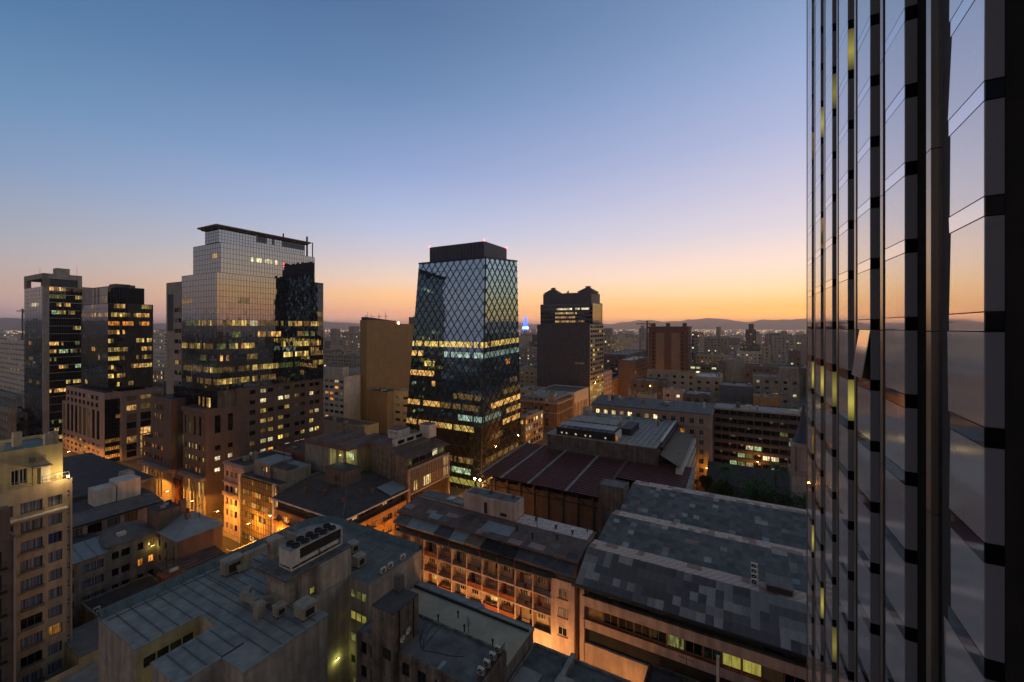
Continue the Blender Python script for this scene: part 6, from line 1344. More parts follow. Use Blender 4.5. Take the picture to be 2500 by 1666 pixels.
def red_tower():
    Y = 330; u0, v0 = atd(1680, Y); z = zat(u0, v0, 801)
    B = Bld('red_brick_tower', 'red brick apartment tower with two pale panels right of the crane', u0, v0, ['red_brick', 'pink_stone'], cat='tower'); Lv = len_v(u0, v0, 1583)
    cols = [(Lv * a, Lv * b) for a, b in ((.10, .16), (.84, .88))]
    B.mass(0, 20, 0, Lv, 0, z, m=0, L=[dict(z=(0, z - 3), cols=cols, rows=[(z - 5 - 3.1 * k, z - 3.4 - 3.1 * k) for k in range(16, -1, -1)], lit=[('glass_black', 1)], style='single', d=.5)], R=[grid(0, z - 3, 17, 20, 4, 2, 1.7, lit=mixlit(.4, 'lit_yellow', 'lit_white', 'lit_warm'))], roof='roof_dark', par=.6)
    for a, b in ((.20, .41), (.59, .80)): MB().box(-.25, 0, Lv * a, Lv * b, 0, z - 4).build('pale_panel', 'pale_brick', B.root)
    for a in (.44, .53):
        for k in range(16): MB().box(-.1, 0, Lv * a, Lv * (a + .045), z - 6.5 - 3.1 * k, z - 5 - 3.1 * k).build('brick_panel', 'red_brick', B.root)
    B.wall.box(-.6, 20.5, -.6, Lv + .6, z - .5, z + 1.2, 0)
    for a in (.06, .48, .86): MB().box(4, 9, Lv * a, Lv * (a + .09), z + .6, z + 4).build('roof_housing', 'red_brick', B.root)
    B.done()
red_tower()
mid('narrow office tower with yellow lit floors right of the red brick tower', 1694, 812, 420, 1689, 1704, 'slate', 'roof_dark', p=.65, pal=('lit_yellow', 'lit_bright'), cs=2.5)
mid('wide grey hospital block with roof box in the haze', 1775, 826, 520, 1719, 1792, 'concrete', 'roof_grey', p=.28, house=(.35, .5, 14), depth=30)
mid('stepped dark office tower on the sunset skyline', 1846, 806, 560, 1820, 1856, 'concrete_dark', 'roof_dark', p=.12, depth=30, house=(.2, .7, 8))
mid('low wing of the stepped dark office tower', 1856, 844, 500, 1806, 1870, 'concrete_dark', 'roof_dark', p=.15, depth=26)
mid('twin grey apartment towers with scattered white lights on the right skyline', 1938, 822, 480, 1888, 1955, 'grey', 'roof_grey', p=.28, pal=('lit_white', 'lit_yellow', 'lit_bright'), depth=24, house=(.3, .6, 6))
mid('brown apartment block with balconies left of the glass hotel', 1955, 860, 330, 1927, 1975, 'brown_stone', 'roof_grey', p=.15, depth=20)
mid('beige blank block with plain end wall left of the brown apartments', 1882, 848, 420, 1862, 1890, 'beige', 'roof_grey', p=.1, depth=16)
mid('grey blank gable block right of the white-lit office', 1817, 880, 300, 1769, 1830, 'grey', 'roof_pale', p=.0, faces='', depth=20)
mid('glazed stairwell slab with greenish lit column', 1769, 886, 296, 1754, 1772, 'concrete_dark', 'roof_dark', p=.7, pal=('lit_yellow', 'lit_dim_green', 'lit_olive'), cs=2.2, depth=12)
mid('office with a bright white lit top floor right of the red brick tower', 1750, 893, 310, 1685, 1752, 'concrete_dark', 'roof_pale', p=.45, pal=('lit_white', 'lit_green'), cs=3.4, ww=3.0, depth=18)
mid('long beige apartment block in front of the red brick tower', 1697, 912, 240, 1580, 1700, 'beige', 'roof_grey', p=.12, pal=('lit_yellow', 'lit_green'), cs=4.2, depth=16)
mid('lower beige wing with grey cornice right of the long beige apartments', 1760, 925, 236, 1697, 1765, 'beige', 'roof_blue', p=.08, depth=16, cs=3.8)
mid('long low brown block in the right middle distance', 1950, 900, 280, 1818, 1960, 'brown_stone', 'roof_dark', p=.06, depth=18)
mid('dark blue-grey blank wall block in the right middle distance', 1840, 948, 225, 1756, 1845, 'blue_wall', 'roof_pale', p=.0, faces='', depth=20)
mid('grey flats with a few yellow windows right of the blue-grey wall', 1952, 926, 222, 1840, 1960, 'concrete', 'roof_grey', p=.2, pal=('lit_yellow', 'lit_orange', 'lit_white'), depth=18, house=(.0, .4, 5))
mid('square ochre rooftop block with vents right of the pink roof', 1906, 975, 205, 1840, 1910, 'orange_wall', 'roof_pale', p=.0, faces='', depth=12, cl=8)
mid('grey rooftop extension with white triangular roof', 1733, 968, 205, 1670, 1738, 'concrete_dark', 'roof_pale', p=.04, depth=14)
mid('pink patched rooftop house with skylights behind the stone office', 1668, 956, 212, 1618, 1672, 'pink_plaster', 'roof_blue', p=.2, depth=14)
mid('dark roof terrace house above the stone office', 1620, 935, 225, 1540, 1630, 'concrete_dark', 'roof_grey', p=.05, depth=14)
mid('small beige lift house above the stone office roof', 1598, 968, 190, 1556, 1604, 'beige', 'roof_pale', p=.0, faces='', depth=8)
mid('terrace house at the bend of the amber-lit street', 1540, 950, 235, 1533, 1570, 'concrete', 'roof_grey', p=.1)
mid('cream gable house in the right distance', 1790, 870, 420, 1690, 1800, 'cream', 'roof_blue', p=.35, pal=('lit_warm', 'lit_dim'), depth=14)
mid('pale low hall with lit entrance in the right distance', 1860, 862, 430, 1798, 1880, 'white', 'roof_pale', p=.25, depth=20)
# ================================================================ stone office and balcony block facing the garden
def stone_office():
    u0, v0 = 157.5, 10.0
    B = Bld('stone_office', 'long pale stone office with a row of bright attic windows behind the plant block', u0, v0, ['pink_stone', 'concrete'])
    Lv = 41.5; z = 25; w1 = 1.5
    cols = [(1.4 + 3.05 * i, 1.4 + 3.05 * i + w1) for i in range(13)]
    def at_(c, r, n, m): return ('lit_bright' if c in (0, 1, 2, 4, 7) else ('lit_blind' if c in (3, 6) else 'glass'))
    rows = [(z - 7.2 - 3.25 * k, z - 5.5 - 3.25 * k) for k in range(5, -1, -1)]
    B.mass(0, 13, 0, Lv, 0, z, m=0, L=[dict(z=(0, z - 4), cols=cols, rows=rows, lit=lambda c, r, n, m: 'lit_orange' if (c, r) == (10, 5) else ('lit_warm' if (c, r) in ((11, 3), (11, 0), (11, 4)) else 'glass'), frame='white', d=.3), dict(z=(z - 4, z), cols=cols, rows=[(z - 3.4, z - 1.5)], lit=at_, frame='white', d=.3)], R=[grid(0, z - 1, 7, 13, 4, 1.5, 1.8, lit=mixlit(.3, 'lit_warm'))], roof='roof_grey')
    B.wall.box(-.7, 13, -.6, Lv + .6, z - .6, z, 0); B.wall.box(-.5, 0, 0, Lv, z - 4.4, z - 4.0, 0); MB().prism([(-.5, -.4), (12, -.4), (12, Lv + .4), (-.5, Lv + .4)], z + .15, [z + .5, z + 2.2, z + 2.2, z + .5]).build('lean_roof', 'roof_grey', B.root)
    B.clutter(2, 11, 1, 40, z + 1.5, 10); B.done()
    u1, v1 = 175.5, -22.0
    Q = Bld('balcony_office', 'dark office block with long balcony bands and a few white lit rooms above the garden', u1, v1, ['brown_stone', 'concrete_dark', 'pink_stone'])
    Lv = 32; n = 8; fh = 24.5 / n
    lits = {(3, 4): 'lit_white', (3, 5): 'lit_green', (2, 3): 'lit_green', (2, 4): 'lit_dim_green', (1, 3): 'lit_dim_green', (1, 4): 'lit_white', (1, 2): 'lit_green', (2, 6): 'lit_white', (2, 7): 'lit_white', (4, 9): 'lit_cyan', (4, 10): 'lit_green', (1, 7): 'lit_cyan', (5, 8): 'lit_dim_green', (0, 7): 'lit_orange'}
    cols = [(.3 + 2.62 * i, 2.6 + 2.62 * i) for i in range(12)]
    Q.mass(0, 13, 0, Lv, 0, 24.5, m=1, L=[dict(z=(0, 24.5), cols=cols, rows=[(fh * k + 1.0, fh * k + 2.6) for k in range(n)], lit=lambda c, r, a, b: lits.get((r, c), 'glass_black'), style='triple', d=.2)], roof='roof_pale', par=.4)
    for k in range(n + 1): MB().box(-1.1, 0, -.2, Lv + .2, fh * k - .15, fh * k + .85 if k < n else 24.9).build('balcony_band', 'brown_stone' if k < n else 'roof_pale', Q.root)
    acm = MB().box(-.3, .0, 0, .8, 0, .6).mesh('wall_unit', 'unit_white')
    for k in range(24): obj('wall_unit', acm, Q.root, (-1.1, random.uniform(1, 30), fh * random.randint(1, 7) - .5))
    Q.clutter(1, 12, 1, 30, 24.5, 9); Q.done()
stone_office()
def bell_tower():
    Y = 118; u0, v0 = atd(1962, Y); z0 = zat(u0, v0, 1165)
    t = thing('bell_tower', 'ornate pinkish church bell tower with slate spire beside the glass hotel', 'church tower', u0, v0, 0)
    MB().box(-3, 3, -3, 3, 0, 14).build('shaft', 'pink_plaster', t); MB().box(-3.5, 3.5, -3.5, 3.5, 14, 15).build('cornice', 'pink_stone', t); MB().box(-2.2, 2.2, -2.2, 2.2, 15, 22).build('belfry', 'pink_plaster', t)
    for a in (-2.5, -1.5, 1.5, 2.5):
        for b in (-2.6, 2.6): MB().cyl(a, b, 15, 21.6, .3, 8).build('column', 'pink_stone', t); MB().cyl(b, a, 15, 21.6, .3, 8).build('column', 'pink_stone', t)
    MB().box(-3.1, 3.1, -3.1, 3.1, 21.6, 22.6).build('cornice', 'pink_stone', t); MB().cyl(0, 0, 22.6, 26.5, 2.8, 8, r2=1.5).build('cupola', 'slate', t); MB().cyl(0, 0, 26.5, 34, 1.3, 8, r2=.12).build('spire', 'slate', t)
bell_tower()
def garden_house():
    B = Bld('garden_shed', 'low dark gabled roof in the garden before the balcony office', 146.0, -12.0, ['concrete_dark', 'brown_stone']); B.mass(0, 22, 0, 22, 0, 6.0, m=0)
    q = MB(); q.face([(-.5, -.5, 6), (-.5, 22.5, 6), (11, 22.5, 9.5), (11, -.5, 9.5)]); q.face([(22.5, -.5, 6), (22.5, 22.5, 6), (11, 22.5, 9.5), (11, -.5, 9.5)]); q.build('roof', 'roof_dark', B.root); B.wall.face([(0, 22, 6), (22, 22, 6), (11, 22, 9.4)], 0)
    B.done()
garden_house()
# trees of the garden
def tree(label, u, v, h, r, palm=False, name='garden_tree', light=False):
    t = thing(name, label, 'tree', u, v, 0, random.uniform(0, 6))
    if palm:
        MB().tube([(0, 0, 0), (.2, .1, h * .5), (.1, 0, h)], [.42, .3, .26], 8).build('trunk', 'bark', t); q = MB()
        for k in range(46):
            a = random.uniform(0, 6.28); el = random.uniform(-.5, 1.1); L_ = r * random.uniform(.8, 1.1); pts = []
            for i in range(6):
                s = i / 5; rr = L_ * s * math.cos(el * (1 - .3 * s)); zz = h + L_ * s * math.sin(el) - 1.9 * s * s; pts.append(Vector((rr * math.cos(a), rr * math.sin(a), zz)))
            sd = Vector((-math.sin(a), math.cos(a), 0))
            for p, p2, i in zip(pts, pts[1:], range(5)):
                for sg in (-1, 1):
                    for m in range(4):
                        b0 = p.lerp(p2, m / 4); b1 = p.lerp(p2, m / 4 + .16); tip = b0 + sd * sg * (.75 - .1 * i) + (p2 - p) * .5 - Vector((0, 0, .3)); q.face([b0, b1, tip])
        q.build('crown', 'leaf_light', t, kind=None)
    else:
        MB().tube([(0, 0, 0), (.1, 0, h * .3), (0, .2, h * .6)], [.35, .28, .16], 8).build('trunk', 'bark', t)
        lb = MB()
        for k in range(7):
            a = k * .9; lb.tube([(0, 0, h * (.3 + .04 * k)), (r * .35 * math.cos(a), r * .35 * math.sin(a), h * (.5 + .03 * k)), (r * .7 * math.cos(a), r * .7 * math.sin(a), h * (.62 + .03 * k))], [.12, .08, .03], 5)
        lb.build('limbs', 'bark', t); q = MB(); cl = [(random.gauss(0, r * .42), random.gauss(0, r * .42), h * random.uniform(.5, .95), random.uniform(.5, 1.0) * r * .42) for _ in range(26)]
        for cx, cy_, cz, cr in cl:
            for _ in range(110):
                d = Vector((random.gauss(0, 1), random.gauss(0, 1), random.gauss(0, .8))).normalized() * cr * random.random() ** .35; p = Vector((cx, cy_, cz)) + d
                a = Vector((random.gauss(0, 1), random.gauss(0, 1), random.gauss(0, .6))).normalized() * .32; b = a.orthogonal().normalized() * .16; q.face([p - a, p + b, p + a, p - b], 1 if random.random() < .3 else 0)
        q.build('crown', ['leaf', 'leaf_light'], t)
    return t
tree('tall fan palm in the dark garden, left of the broad trees', 143, 4.5, 12.0, 3.8, True, 'palm_tree'); tree('second palm behind the broad trees of the garden', 147, -8.5, 13.5, 3.6, True, 'palm_tree')
tree('broad dark tree beside the shed roof in the garden', 133.5, -4.0, 13, 5.4); tree('rounded leafy tree nearest the warehouse roof in the garden', 127, -8.0, 13, 5.6); tree('leafy tree next to the glass hotel in the garden', 125.5, -13.5, 13, 5.0); tree('small dark tree under the left palm', 137, 5.5, 9.5, 3.8)
tree('street tree glowing amber beside the canopy block', 146, 10.5, 8, 2.4, name='street_tree'); tree('small street tree at the foot of the canopy block', 126, 11.0, 7, 2.2, name='street_tree'); tree('bushy tree in the court left of the pilaster tower', *atd(28, 200), 10, 4.5)
# ================================================================ skyline: telecom tower, crane
def telecom():
    Y = 1750; u0, v0 = atd(1283, Y); t = thing('telecom_tower', 'slender telecom tower lit deep blue with a white ring on the horizon', 'tower', u0, v0, 0); z = lambda y: zat(u0, v0, y)
    MB().cyl(0, 0, 0, z(806), 8.5, 16, r2=7.5).build('shaft', 'concrete', t); MB().cyl(0, 0, z(806), z(798), 11, 16).build('ring_gallery', 'lamp_blue', t); MB().cyl(0, 0, z(803), z(798.5), 11.6, 16).build('lit_ring', 'lamp_ice', t)
    for k in range(5): MB().cyl(0, 0, z(796 - 3.6 * k), z(794.4 - 3.6 * k), 11.5 - 1.0 * k, 12).build('antenna_platform', 'lamp_blue', t)
    MB().cyl(0, 0, z(798), z(779), 5, 10, r2=4).build('upper_shaft', 'lamp_blue', t); MB().cyl(0, 0, z(779), z(771), 3, 8, r2=1).build('spire', 'lamp_blue', t); MB().cyl(0, 0, z(771), z(767), .6, 6, r2=.3).build('mast', 'steel', t)
telecom()
def crane(label, x, Y, yt, yb, arm):
    u0, v0 = atd(x, Y); zt = zat(u0, v0, yt); t = thing('tower_crane', label, 'crane', u0, v0, 0, 0.25); MB().bar((0, 0, 0), (0, 0, zt), .8).build('mast', 'iron', t); MB().bar((-arm, 0, zt - 4), (arm * .35, 0, zt - 4), .6).build('jib', 'iron', t); MB().bar((0, 0, zt), (-arm * .7, 0, zt - 4), .15).bar((0, 0, zt), (arm * .3, 0, zt - 4), .15).build('tie_bar', 'iron', t); MB().box(arm * .22, arm * .35, -1, 1, zt - 6.5, zt - 4).build('counterweight', 'concrete', t)
crane('tower crane standing beside the red brick tower on the skyline', 1580, 560, 784, 830, 16); crane('thin tower crane at the far left beside the pilaster tower', 55, 700, 754, 800, 8)

# ================================================================ glass hotel with projecting bays, right edge
def hotel():
    c = 6.6; B = thing('glass_hotel', 'mirror glass high-rise with projecting bays reflecting the sunset, right edge', 'skyscraper', 0, -c, 0); B.scale = (1, -1, 1)        # the depth of the bays runs away from the street
    near = [2.824 * c] + [(3.02 + .925 * k) * c for k in range(1, 7)]
    fh = 3.62; ztop = 105.0; nf = 28; zb = EYE + .42 - 14 * fh - .55         # a spandrel line sits just above the eye
    LEN, SLOT, PIL, DEP = 2.65, .42, .48, .46; SAW = math.radians(2)   # the panes stand slightly askew, saw-tooth fashion
    pane = {}
    def P(name, w_, h_, mat, axis):
        key = (name, round(w_, 2), round(h_, 2), mat, axis)
        if key not in pane:
            q = MB()
            if axis == 'u': q.box(.02, w_ - .02, 0, .04, .02, h_ - .02)
            else: q.box(0, .04, -w_ + .02, -.02, .02, h_ - .02)
            pane[key] = q.mesh(name, mat)
        return pane[key]
    litset = {(3, 19): 'lit_room', (4, 19): 'lit_room', (5, 19): 'lit_room', (6, 19): 'lit_dim', (3, 12): 'lit_room', (4, 12): 'lit_room', (5, 12): 'lit_room', (6, 12): 'lit_room', (4, 6): 'lit_room', (5, 6): 'lit_room', (6, 10): 'lit_dim', (6, 7): 'lit_room', (5, 16): 'lit_dim', (6, 24): 'lit_dim'}
    cnt = {}
    rest = MB(); rm = ['glass_hotel', 'glass_black', 'glass_hotel_side', 'iron']
    mull = MB()
    for k, s0 in enumerate(near):
        ln = LEN + (.85 if k == 0 else 0); dist = math.hypot(s0, c)
        span = EYE - 900 / FPX * (s0 * C + 0) - 4, EYE + 830 / FPX * (s0 * C) + 4
        for f in range(nf):
            z0 = zb + fh * f; z1 = z0 + fh; vis = z1 > span[0] and z0 < span[1]; sp = .62
            if z0 > ztop: continue
            open_ = (k == 2 and f == 13)
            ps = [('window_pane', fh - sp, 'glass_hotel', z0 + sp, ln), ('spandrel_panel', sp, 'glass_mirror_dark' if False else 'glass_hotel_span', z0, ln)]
            for nm, hh, mat, zz, L_ in ps:
                if vis and cnt.get(nm, 0) < 290:
                    o = obj(nm, P(nm, L_, hh, mat, 'u'), B, (s0, 0, zz)); cnt[nm] = cnt.get(nm, 0) + 1
                    o.rotation_euler = (random.gauss(0, .0012), 0, (-SAW if k else SAW) + random.gauss(0, .0012))
                    if open_ and nm == 'window_pane': o.location = (s0, 0, zz + hh); o.rotation_euler = (math.radians(180 - 8), 0, 0); o.scale = (1, -1, 1)
                else: rest.bar((s0 + .02, .02, zz + hh / 2), (s0 + (L_ - .02) * math.cos(SAW), .02 - L_ * math.sin(SAW), zz + hh / 2), .02, hh / 2 - .01, 0)
            km = litset.get((k, f), 'glass_hotel_side')
            if vis and cnt.get('side_pane', 0) < 290: obj('side_pane', P('side_pane', DEP, fh - sp, km, 'v'), B, (s0 - .01, 0, z0 + sp)).scale = (1, -1, 1); obj('side_spandrel', P('side_spandrel', DEP, sp, 'glass_black', 'v'), B, (s0 - .01, 0, z0)).scale = (1, -1, 1); cnt['side_pane'] = cnt.get('side_pane', 0) + 1
            else: rest.box(s0 - .01, s0 + .03, 0, DEP, z0, z1, 2)
            if vis:
                # recessed wall between the bays
                obj('recess_pane', P('recess_pane', near[1] - near[0] - LEN - SLOT - PIL if k else 4.0, fh - .1, km if km.startswith('lit') else 'glass_black', 'u'), B, (s0 - (near[2] - near[1] - LEN - SLOT - PIL if k else 4.0), DEP + .45, z0 + .05))
    q = MB()
    for k, s0 in enumerate(near):
        ln = LEN + (.85 if k == 0 else 0)
        q.box(s0 + .06, s0 + ln, .10, DEP + .6, 0, ztop, 0); q.box(s0 + .02, s0 + .06, DEP, DEP + .6, 0, ztop, 0)
    q.box(near[0] - 4, near[-1] + LEN + SLOT + PIL, DEP + .5, 30, 0, ztop - .02, 0)
    q.build('core_wall', 'fabric_dark', B)
    for k, s0 in enumerate(near):
        ln = LEN + (.85 if k == 0 else 0)
        MB().box(s0 + ln + .02, s0 + ln + SLOT, .12, .5, 0, ztop).build('slot_panel', 'glass_black', B)
        for f in range(nf): 
            z0 = zb + fh * f * 1
            if f % 2 == 0: MB().box(s0 + ln + SLOT, s0 + ln + SLOT + PIL, -.10, .5, z0, min(ztop, z0 + fh * 2 - .04)).build('pilaster_cladding', 'hotel_metal', B)
    if rest.f: rest.build('far_panels', ['glass_hotel', 'glass_black', 'glass_hotel_side'], B, kind='stuff')
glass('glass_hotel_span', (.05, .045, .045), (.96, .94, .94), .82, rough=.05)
surf('hotel_metal', (.34, .34, .36), rough=.3, var=.12, streak=.15, metal=.8, spec=.5)
hotel()
# ================================================================ street lamps
def lamp_proto(h=7.6, col=(1, .42, .06)):
    t = thing('street_lamp', 'x', 'street lamp', 0, 0); MB().cyl(0, 0, 0, h, .11, 8, r2=.06).build('pole', 'iron', t); MB().tube([(0, 0, h - .1), (.5, 0, h + .3), (1.6, 0, h + .4)], .05, 6).build('arm', 'iron', t); MB().box(1.4, 2.1, -.14, .14, h + .33, h + .5).build('lamp_head', 'steel', t); MB().box(1.45, 2.05, -.11, .11, h + .28, h + .33).build('lamp_glass', 'lamp_sodium', t)
    l = bpy.data.lights.new('street_light', 'POINT'); l.energy = 1; l.color = col; l.shadow_soft_size = .2; o = bpy.data.objects.new('street_light', l); COL.objects.link(o); o.parent = t; o.location = (1.7, 0, h + .15); return t
LIGHTS = {}
PROTO = {}; CUTOFF = 5200
def lamp(u, v, label, group, rz=0, power=1400, h=7.6, col=(1, .42, .06)):
    if h not in PROTO: t = PROTO[h] = lamp_proto(h, col); X, Y = xy(u, v); t.location = (X, Y, 0); t.rotation_euler = (0, 0, ROT + rz)
    else: t = copy_tree(PROTO[h], u, v, 0, ROT + rz)
    t['label'] = label; t['group'] = group
    for ch in t.children:
        if ch.type == 'LIGHT':
            if (power, h) not in LIGHTS: LIGHTS[(power, h)] = ch.data.copy(); LIGHTS[(power, h)].energy = power
            ch.data = LIGHTS[(power, h)]
            if power == CUTOFF:                                # full cut-off luminaire: lights the street, not the upper walls
                if ch.data.type != 'SPOT': ch.data.type = 'SPOT'; ch.data = bpy.data.lights[ch.data.name]; LIGHTS[(power, h)] = ch.data
                ch.data.spot_size = math.radians(172); ch.data.spot_blend = .25
ORDL = ('first', 'second', 'third', 'fourth', 'fifth', 'sixth', 'seventh', 'eighth', 'ninth', 'tenth', 'eleventh', 'twelfth', 'thirteenth', 'fourteenth', 'fifteenth')
G1 = 'street lamps of the cross street'
for k, v in enumerate((78, 92, 104, 118, 131, 145, 160, 176, 192, 208, 224, 240, 262)): lamp(55.3, v, 'sodium street lamp in the amber-lit cross street, %s from the corner house' % ORDL[k], G1, 0, 3600 if 90 < v < 125 else (2600 if v < 90 else CUTOFF))
G2 = 'street lamps of the long street'
for k, u in enumerate((66, 80, 94, 108, 124, 142, 162, 184, 206, 230, 256, 284, 314, 346, 380)): lamp(u, 64.4, 'sodium street lamp in the long street towards the sunset, %s from the balcony flats' % ORDL[k], G2, math.pi / 2, 2400 if u < 150 else 4800)
G3 = 'lamps of the alley before the balcony flats'
for k, v in enumerate((-8, 14, 28, 38, 48)): lamp(54.6, v, 'sodium lamp in the alley before the balcony flats, %s from the glass hotel' % ORDL[k], G3, 0, 550 if v < 20 else 2600, 4.4, (1, .54, .24))
G4 = 'lamps round the garden'
for lb_, u, v, p in (('before the balcony office', 170, -6, 900), ('nearest the warehouse roof', 122, 12, 500), ('beside the canopy block', 140, 12.5, 500), ('at the foot of the stone office', 154, 9, 500)): lamp(u, v, 'sodium lamp at the edge of the dark garden, ' + lb_, G4, math.pi / 2, p)
G5 = 'lamps of the far streets'
FARL = ((203, 120), (203, 150), (203, 185), (40, 230), (30, 260), (300, 20), (300, -40), (260, 110), (330, 110))
for u, v in FARL: lamp(u, v, 'sodium street lamp in a side street behind the towers, %s from the left' % ORDL[sorted(FARL, key=lambda q: (xy(*q)[0] / xy(*q)[1])).index((u, v))], G5, 0, 1600)
def plaza_lamp(label, u, v, z, p):
    t = thing('plaza_lamp', label, 'street lamp', u, v, 0); MB().cyl(0, 0, 0, z, .1, 8, r2=.06).build('pole', 'iron', t)
    b = MB(); n = 10
    for j in range(5):
        for i in range(n):
            def sp(a, e): th, ph = 2 * math.pi * a / n, math.pi * e / 5; return (.3 * math.sin(ph) * math.cos(th), .3 * math.sin(ph) * math.sin(th), z + .3 * math.cos(ph))
            b.face([sp(i, j), sp(i + 1, j), sp(i + 1, j + 1), sp(i, j + 1)])
    b.build('globe', 'lamp_warm', t, smooth=True)
    l = bpy.data.lights.new('plaza_light', 'POINT'); l.energy = p; l.color = (1, .62, .22); l.shadow_soft_size = .4; o = bpy.data.objects.new('plaza_light', l); COL.objects.link(o); o.parent = t; o.location = (0, -.6, z + .5)
plaza_lamp('brilliant globe lamp at the foot of the diagrid tower', 108.6, 71.6, 7.7, 1900); plaza_lamp('second globe lamp just left of the brilliant one at the diagrid tower', 108.8, 73.6, 7.7, 1000)
def wall_lamp(label, u, v, z, p, col, rz=0):
    t = thing('wall_lamp', label, 'wall lamp', u, v, z, ROT + rz); MB().box(-.05, .05, -.25, 0, 0, .08).build('bracket', 'iron', t); MB().box(-.3, .3, -.3, -.22, -.03, .03).build('tube', 'light_tube', t)
    l = bpy.data.lights.new('wall_light', 'POINT'); l.energy = p; l.color = col; l.shadow_soft_size = .2; o = bpy.data.objects.new('wall_light', l); COL.objects.link(o); o.parent = t; o.location = (0, -.5, -.1)
wall_lamp('small greenish tube lamp in the light well of the metal-roofed block', 40.2, 51.1, 7.5, 45, (.75, .9, .3)); wall_lamp('yellow wall lamp above the low street front at the lower left', 20.0, 78.0, 6.5, 60, (1, .5, .12)); wall_lamp('yellow tube lamp in the courtyard slot of the metal-roofed block', 24.5, 60.9, 13.0, 45, (.85, .9, .35))
wall_lamp('yellow lamp lighting the inner corner of the grey L-shaped house', 39.0, 105.7, 10.5, 30, (1, .8, .2)); wall_lamp('lamp lighting the service terrace of the vaulted rear house', 73.0, 91.5, 22.0, 160, (.85, 1, .6)); wall_lamp('lamp washing the ochre slab tower wall', at(930, 1060, 6)[0], at(930, 1060, 6)[1] - 12, 24.0, 3600, (1, .62, .16), math.pi)
for lab, u, v, z, h in (('television aerial on the hipped corner house roof', 66, 84, 17.2, 3.0), ('television aerial on the balcony flats roof near the red roof', 69, 33, 18.3, 2.6), ('television aerial on the balcony flats penthouse', 71, 44, 21.7, 2.8), ('television aerial on the grey L-shaped house', 45, 100, 15, 2.8), ('television aerial on the vaulted rear house', 78, 96, 25.2, 3.2), ('television aerial on the stone office roof', 160, 22, 26.5, 4.0), ('television aerial on the plant block roof', 140, 44, 22.3, 4.5), ('television aerial on the amber glass office', 66, 104, 20.6, 3.4), ('television aerial on the narrow pink house', 66, 118, 18.6, 3.4)): mast(lab, u, v, z, h, True, r=.05)
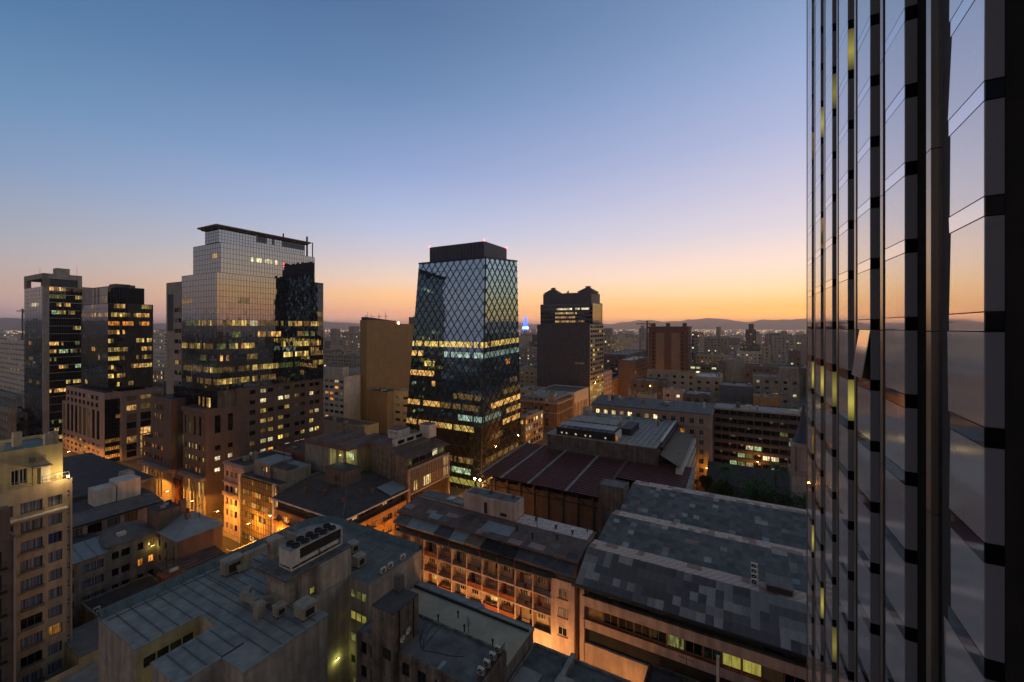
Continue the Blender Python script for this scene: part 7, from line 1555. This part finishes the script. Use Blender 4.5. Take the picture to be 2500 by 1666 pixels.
# ================================================================ the city beyond, its lights and the air
ORD = ('first', 'second', 'third', 'fourth', 'fifth', 'sixth', 'seventh', 'eighth', 'ninth', 'tenth', 'eleventh', 'twelfth', 'thirteenth', 'fourteenth', 'fifteenth', 'sixteenth', 'seventeenth', 'eighteenth', 'nineteenth', 'twentieth')
VISIBLE = set([88,175,272,466,558,569,586,724,763,913,1122,1507,1689,1719,1912,1951,2005,2012,2133,2289,2610,2653,2730,2805,2853,2904,3016,3075,3339,3442,3446,3668,3856,3955,4204,4338,4558,4658,4676,4744,4943])
def beyond(debug=False):
    """the city beyond the streets: the blocks one can tell apart are things, the rest one mass"""
    rnd = random.Random(5); cols = ['grey concrete', 'beige', 'pale grey', 'brown', 'dark', 'white']; mats = ['concrete', 'beige', 'grey', 'brown_stone', 'concrete_dark', 'white', 'roof_grey', 'roof_pale']; b = MB(); wn = MB(); lights = MB(); WM = ['lit_warm', 'lit_yellow', 'lit_white', 'lit_bright']
    boxes = []
    for n_ in range(9000):
        a = rnd.uniform(-math.pi, math.pi); front = abs(a) < math.radians(62); D = 260 + 4200 * rnd.random() ** 2.2; keep = rnd.random()
        X, Y = D * math.sin(a), D * math.cos(a); u, v = uv(X, Y); su, sv = rnd.uniform(14, 40), rnd.uniform(14, 40); h = rnd.uniform(6, 17) if rnd.random() < .85 else rnd.uniform(18, 44); m = rnd.randint(0, 5); rm = rnd.choice((6, 6, 7, 4)); pent = rnd.uniform(2, 6) if rnd.random() < .5 else 0
        ws = [(rnd.random() < .55, rnd.random(), rnd.random(), rnd.randint(0, 3)) for _ in range(rnd.randint(0, 5) if D < 1500 else rnd.randint(0, 2))]
        if not front and (keep < .55 or D < 290): continue
        if front and D < 300: continue
        if D < 700: h = min(h, 22)
        if 58 < v < 92 and u > 0: continue
        if -34 < v < 60 and 0 < u < 205: continue
        boxes.append((u, v, su, sv, h, m, rm, pent, ws, D, front))
    # keep clear of the buildings already standing
    taken = [tuple(o.location[:2]) for o in bpy.data.objects if o.type == 'EMPTY' and o.get('category') in ('building', 'tower', 'skyscraper') and math.hypot(*o.location[:2]) > 180]
    def clear(u, v, su, sv):
        cx_, cy_ = xy(u + su / 2, v + sv / 2); return all((cx_ - p) ** 2 + (cy_ - q) ** 2 > 34 ** 2 for p, q in taken)
    MARKS = [(-1e9, 440, 'left of the mirrored tower'), (440, 900, 'left of the ochre slab tower'), (900, 1310, 'beside the diagrid tower'), (1310, 1480, 'behind the granite tower'), (1480, 1585, 'left of the red brick tower'), (1585, 1710, 'behind the red brick tower'), (1710, 1810, 'right of the red brick tower'), (1810, 1880, 'around the stepped dark tower'), (1880, 1e9, 'beside the glass hotel')]
    named = {}
    for k, (u, v, su, sv, h, m, rm, pent, ws, D, front) in enumerate(boxes):
        if D < 620 and not clear(u, v, su, sv): continue
        own = k in VISIBLE or (debug and front and D < 1700)
        P = (lambda du, dv, z: (du, dv, z)) if own else (lambda du, dv, z: (*xy(u + du, v + dv), z))
        B_ = MB() if own else b; W_ = MB() if own else wn; R_ = MB() if own else b
        c = [P(0, 0, 0), P(su, 0, 0), P(su, sv, 0), P(0, sv, 0)]; t = [P(0, 0, h), P(su, 0, h), P(su, sv, h), P(0, sv, h)]
        for i in range(4): j = (i + 1) % 4; B_.face([c[i], c[j], t[j], t[i]], 0 if own else m)
        R_.face(t, 0 if own else rm)
        if pent:
            q = [P(su * .3, sv * .3, h), P(su * .3 + pent, sv * .3, h), P(su * .3 + pent, sv * .3 + pent, h), P(su * .3, sv * .3 + pent, h)]; qt = [(x, y, h + 2.5) for x, y, _ in q]
            for i in range(4): j = (i + 1) % 4; R_.face([q[i], q[j], qt[j], qt[i]], 0 if own else m)
            R_.face(qt, 0 if own else 6)
        root = None
        if own:
            X, Y = xy(u, v); px = CXP + FPX * X / Y; mark = [t_ for a_, b_, t_ in MARKS if a_ <= px < b_][0]; hh = 'low' if h < 11 else ('mid-height' if h < 20 else 'tall')
            named.setdefault((cols[m], hh, mark), []).append((px, k)); root = thing('distant_block', '', 'building', u, v, 0, ROT, 'blocks of the hazy middle distance'); root['k'] = k
            B_.build('wall', mats[m], root); R_.build('roof', mats[rm], root)
        for side, p, zz, wm in ws:
            s_ = 1.0 + D / 2600; z = 1.5 + zz * max(1, h - 4); ln = sv if side else su; p0 = 1 + p * (ln - 4); e = 1.4 * s_
            f = [P(-.1, p0, z), P(-.1, p0 + e, z), P(-.1, p0 + e, z + 1.2 * s_), P(-.1, p0, z + 1.2 * s_)] if side else [P(p0, -.1, z), P(p0 + e, -.1, z), P(p0 + e, -.1, z + 1.2 * s_), P(p0, -.1, z + 1.2 * s_)]
            if own: q = MB(); q.face(f); q.build('window', WM[wm], root)
            else: wn.face(f, wm)
    for (col, hh, mark), lst in named.items():
        lst.sort()
        for n_, (px, k) in enumerate(lst):
            lab = '%s %s block %s in the haze' % (hh, col, mark) + ('' if len(lst) == 1 else ', %s from the left' % ORD[min(n_, 19)])
            for o in bpy.data.objects:
                if o.get('k') == k: o['label'] = lab; break
    for o in bpy.data.objects:
        if 'k' in o and not debug: del o['k']
    b.build('distant_city', mats, None, kind='stuff'); wn.build('distant_windows', WM, None, kind='stuff')
    for _ in range(7000):
        a = rnd.uniform(-math.pi, math.pi) if rnd.random() < .4 else rnd.uniform(-1.1, 1.1); D = 500 + 7000 * rnd.random() ** .55; X, Yw = D * math.sin(a), D * math.cos(a); z = rnd.uniform(9, 26); r = (.28 + D / 4200) * rnd.uniform(.5, 1.25); m = 0 if rnd.random() < .72 else 1
        k = len(lights.v); lights.v += [(X + r, Yw, z), (X, Yw + r, z), (X - r, Yw, z), (X, Yw - r, z), (X, Yw, z + r), (X, Yw, z - r)]
        for f in ((0, 1, 4), (1, 2, 4), (2, 3, 4), (3, 0, 4), (1, 0, 5), (2, 1, 5), (3, 2, 5), (0, 3, 5)): lights.f.append(tuple(k + i for i in f)); lights.m.append(m)
    lights.build('distant_lights', ['light_far', 'light_far_white'], None, kind='stuff')
beyond()
def haze():
    m, nt, N, L = newmat('haze'); N.remove(N['Principled BSDF']); v = N.new('ShaderNodeVolumePrincipled'); v.inputs['Color'].default_value = (1.0, .84, .76, 1); v.inputs['Density'].default_value = HAZE_D; v.inputs['Anisotropy'].default_value = .78
    L.new(v.outputs[0], N['Material Output'].inputs['Volume'])
    MB().box(-15500, 15500, -15500, 15500, -2.5, 262).build('haze', 'haze', None, kind='stuff')
HAZE_ON = True
if HAZE_ON: haze()
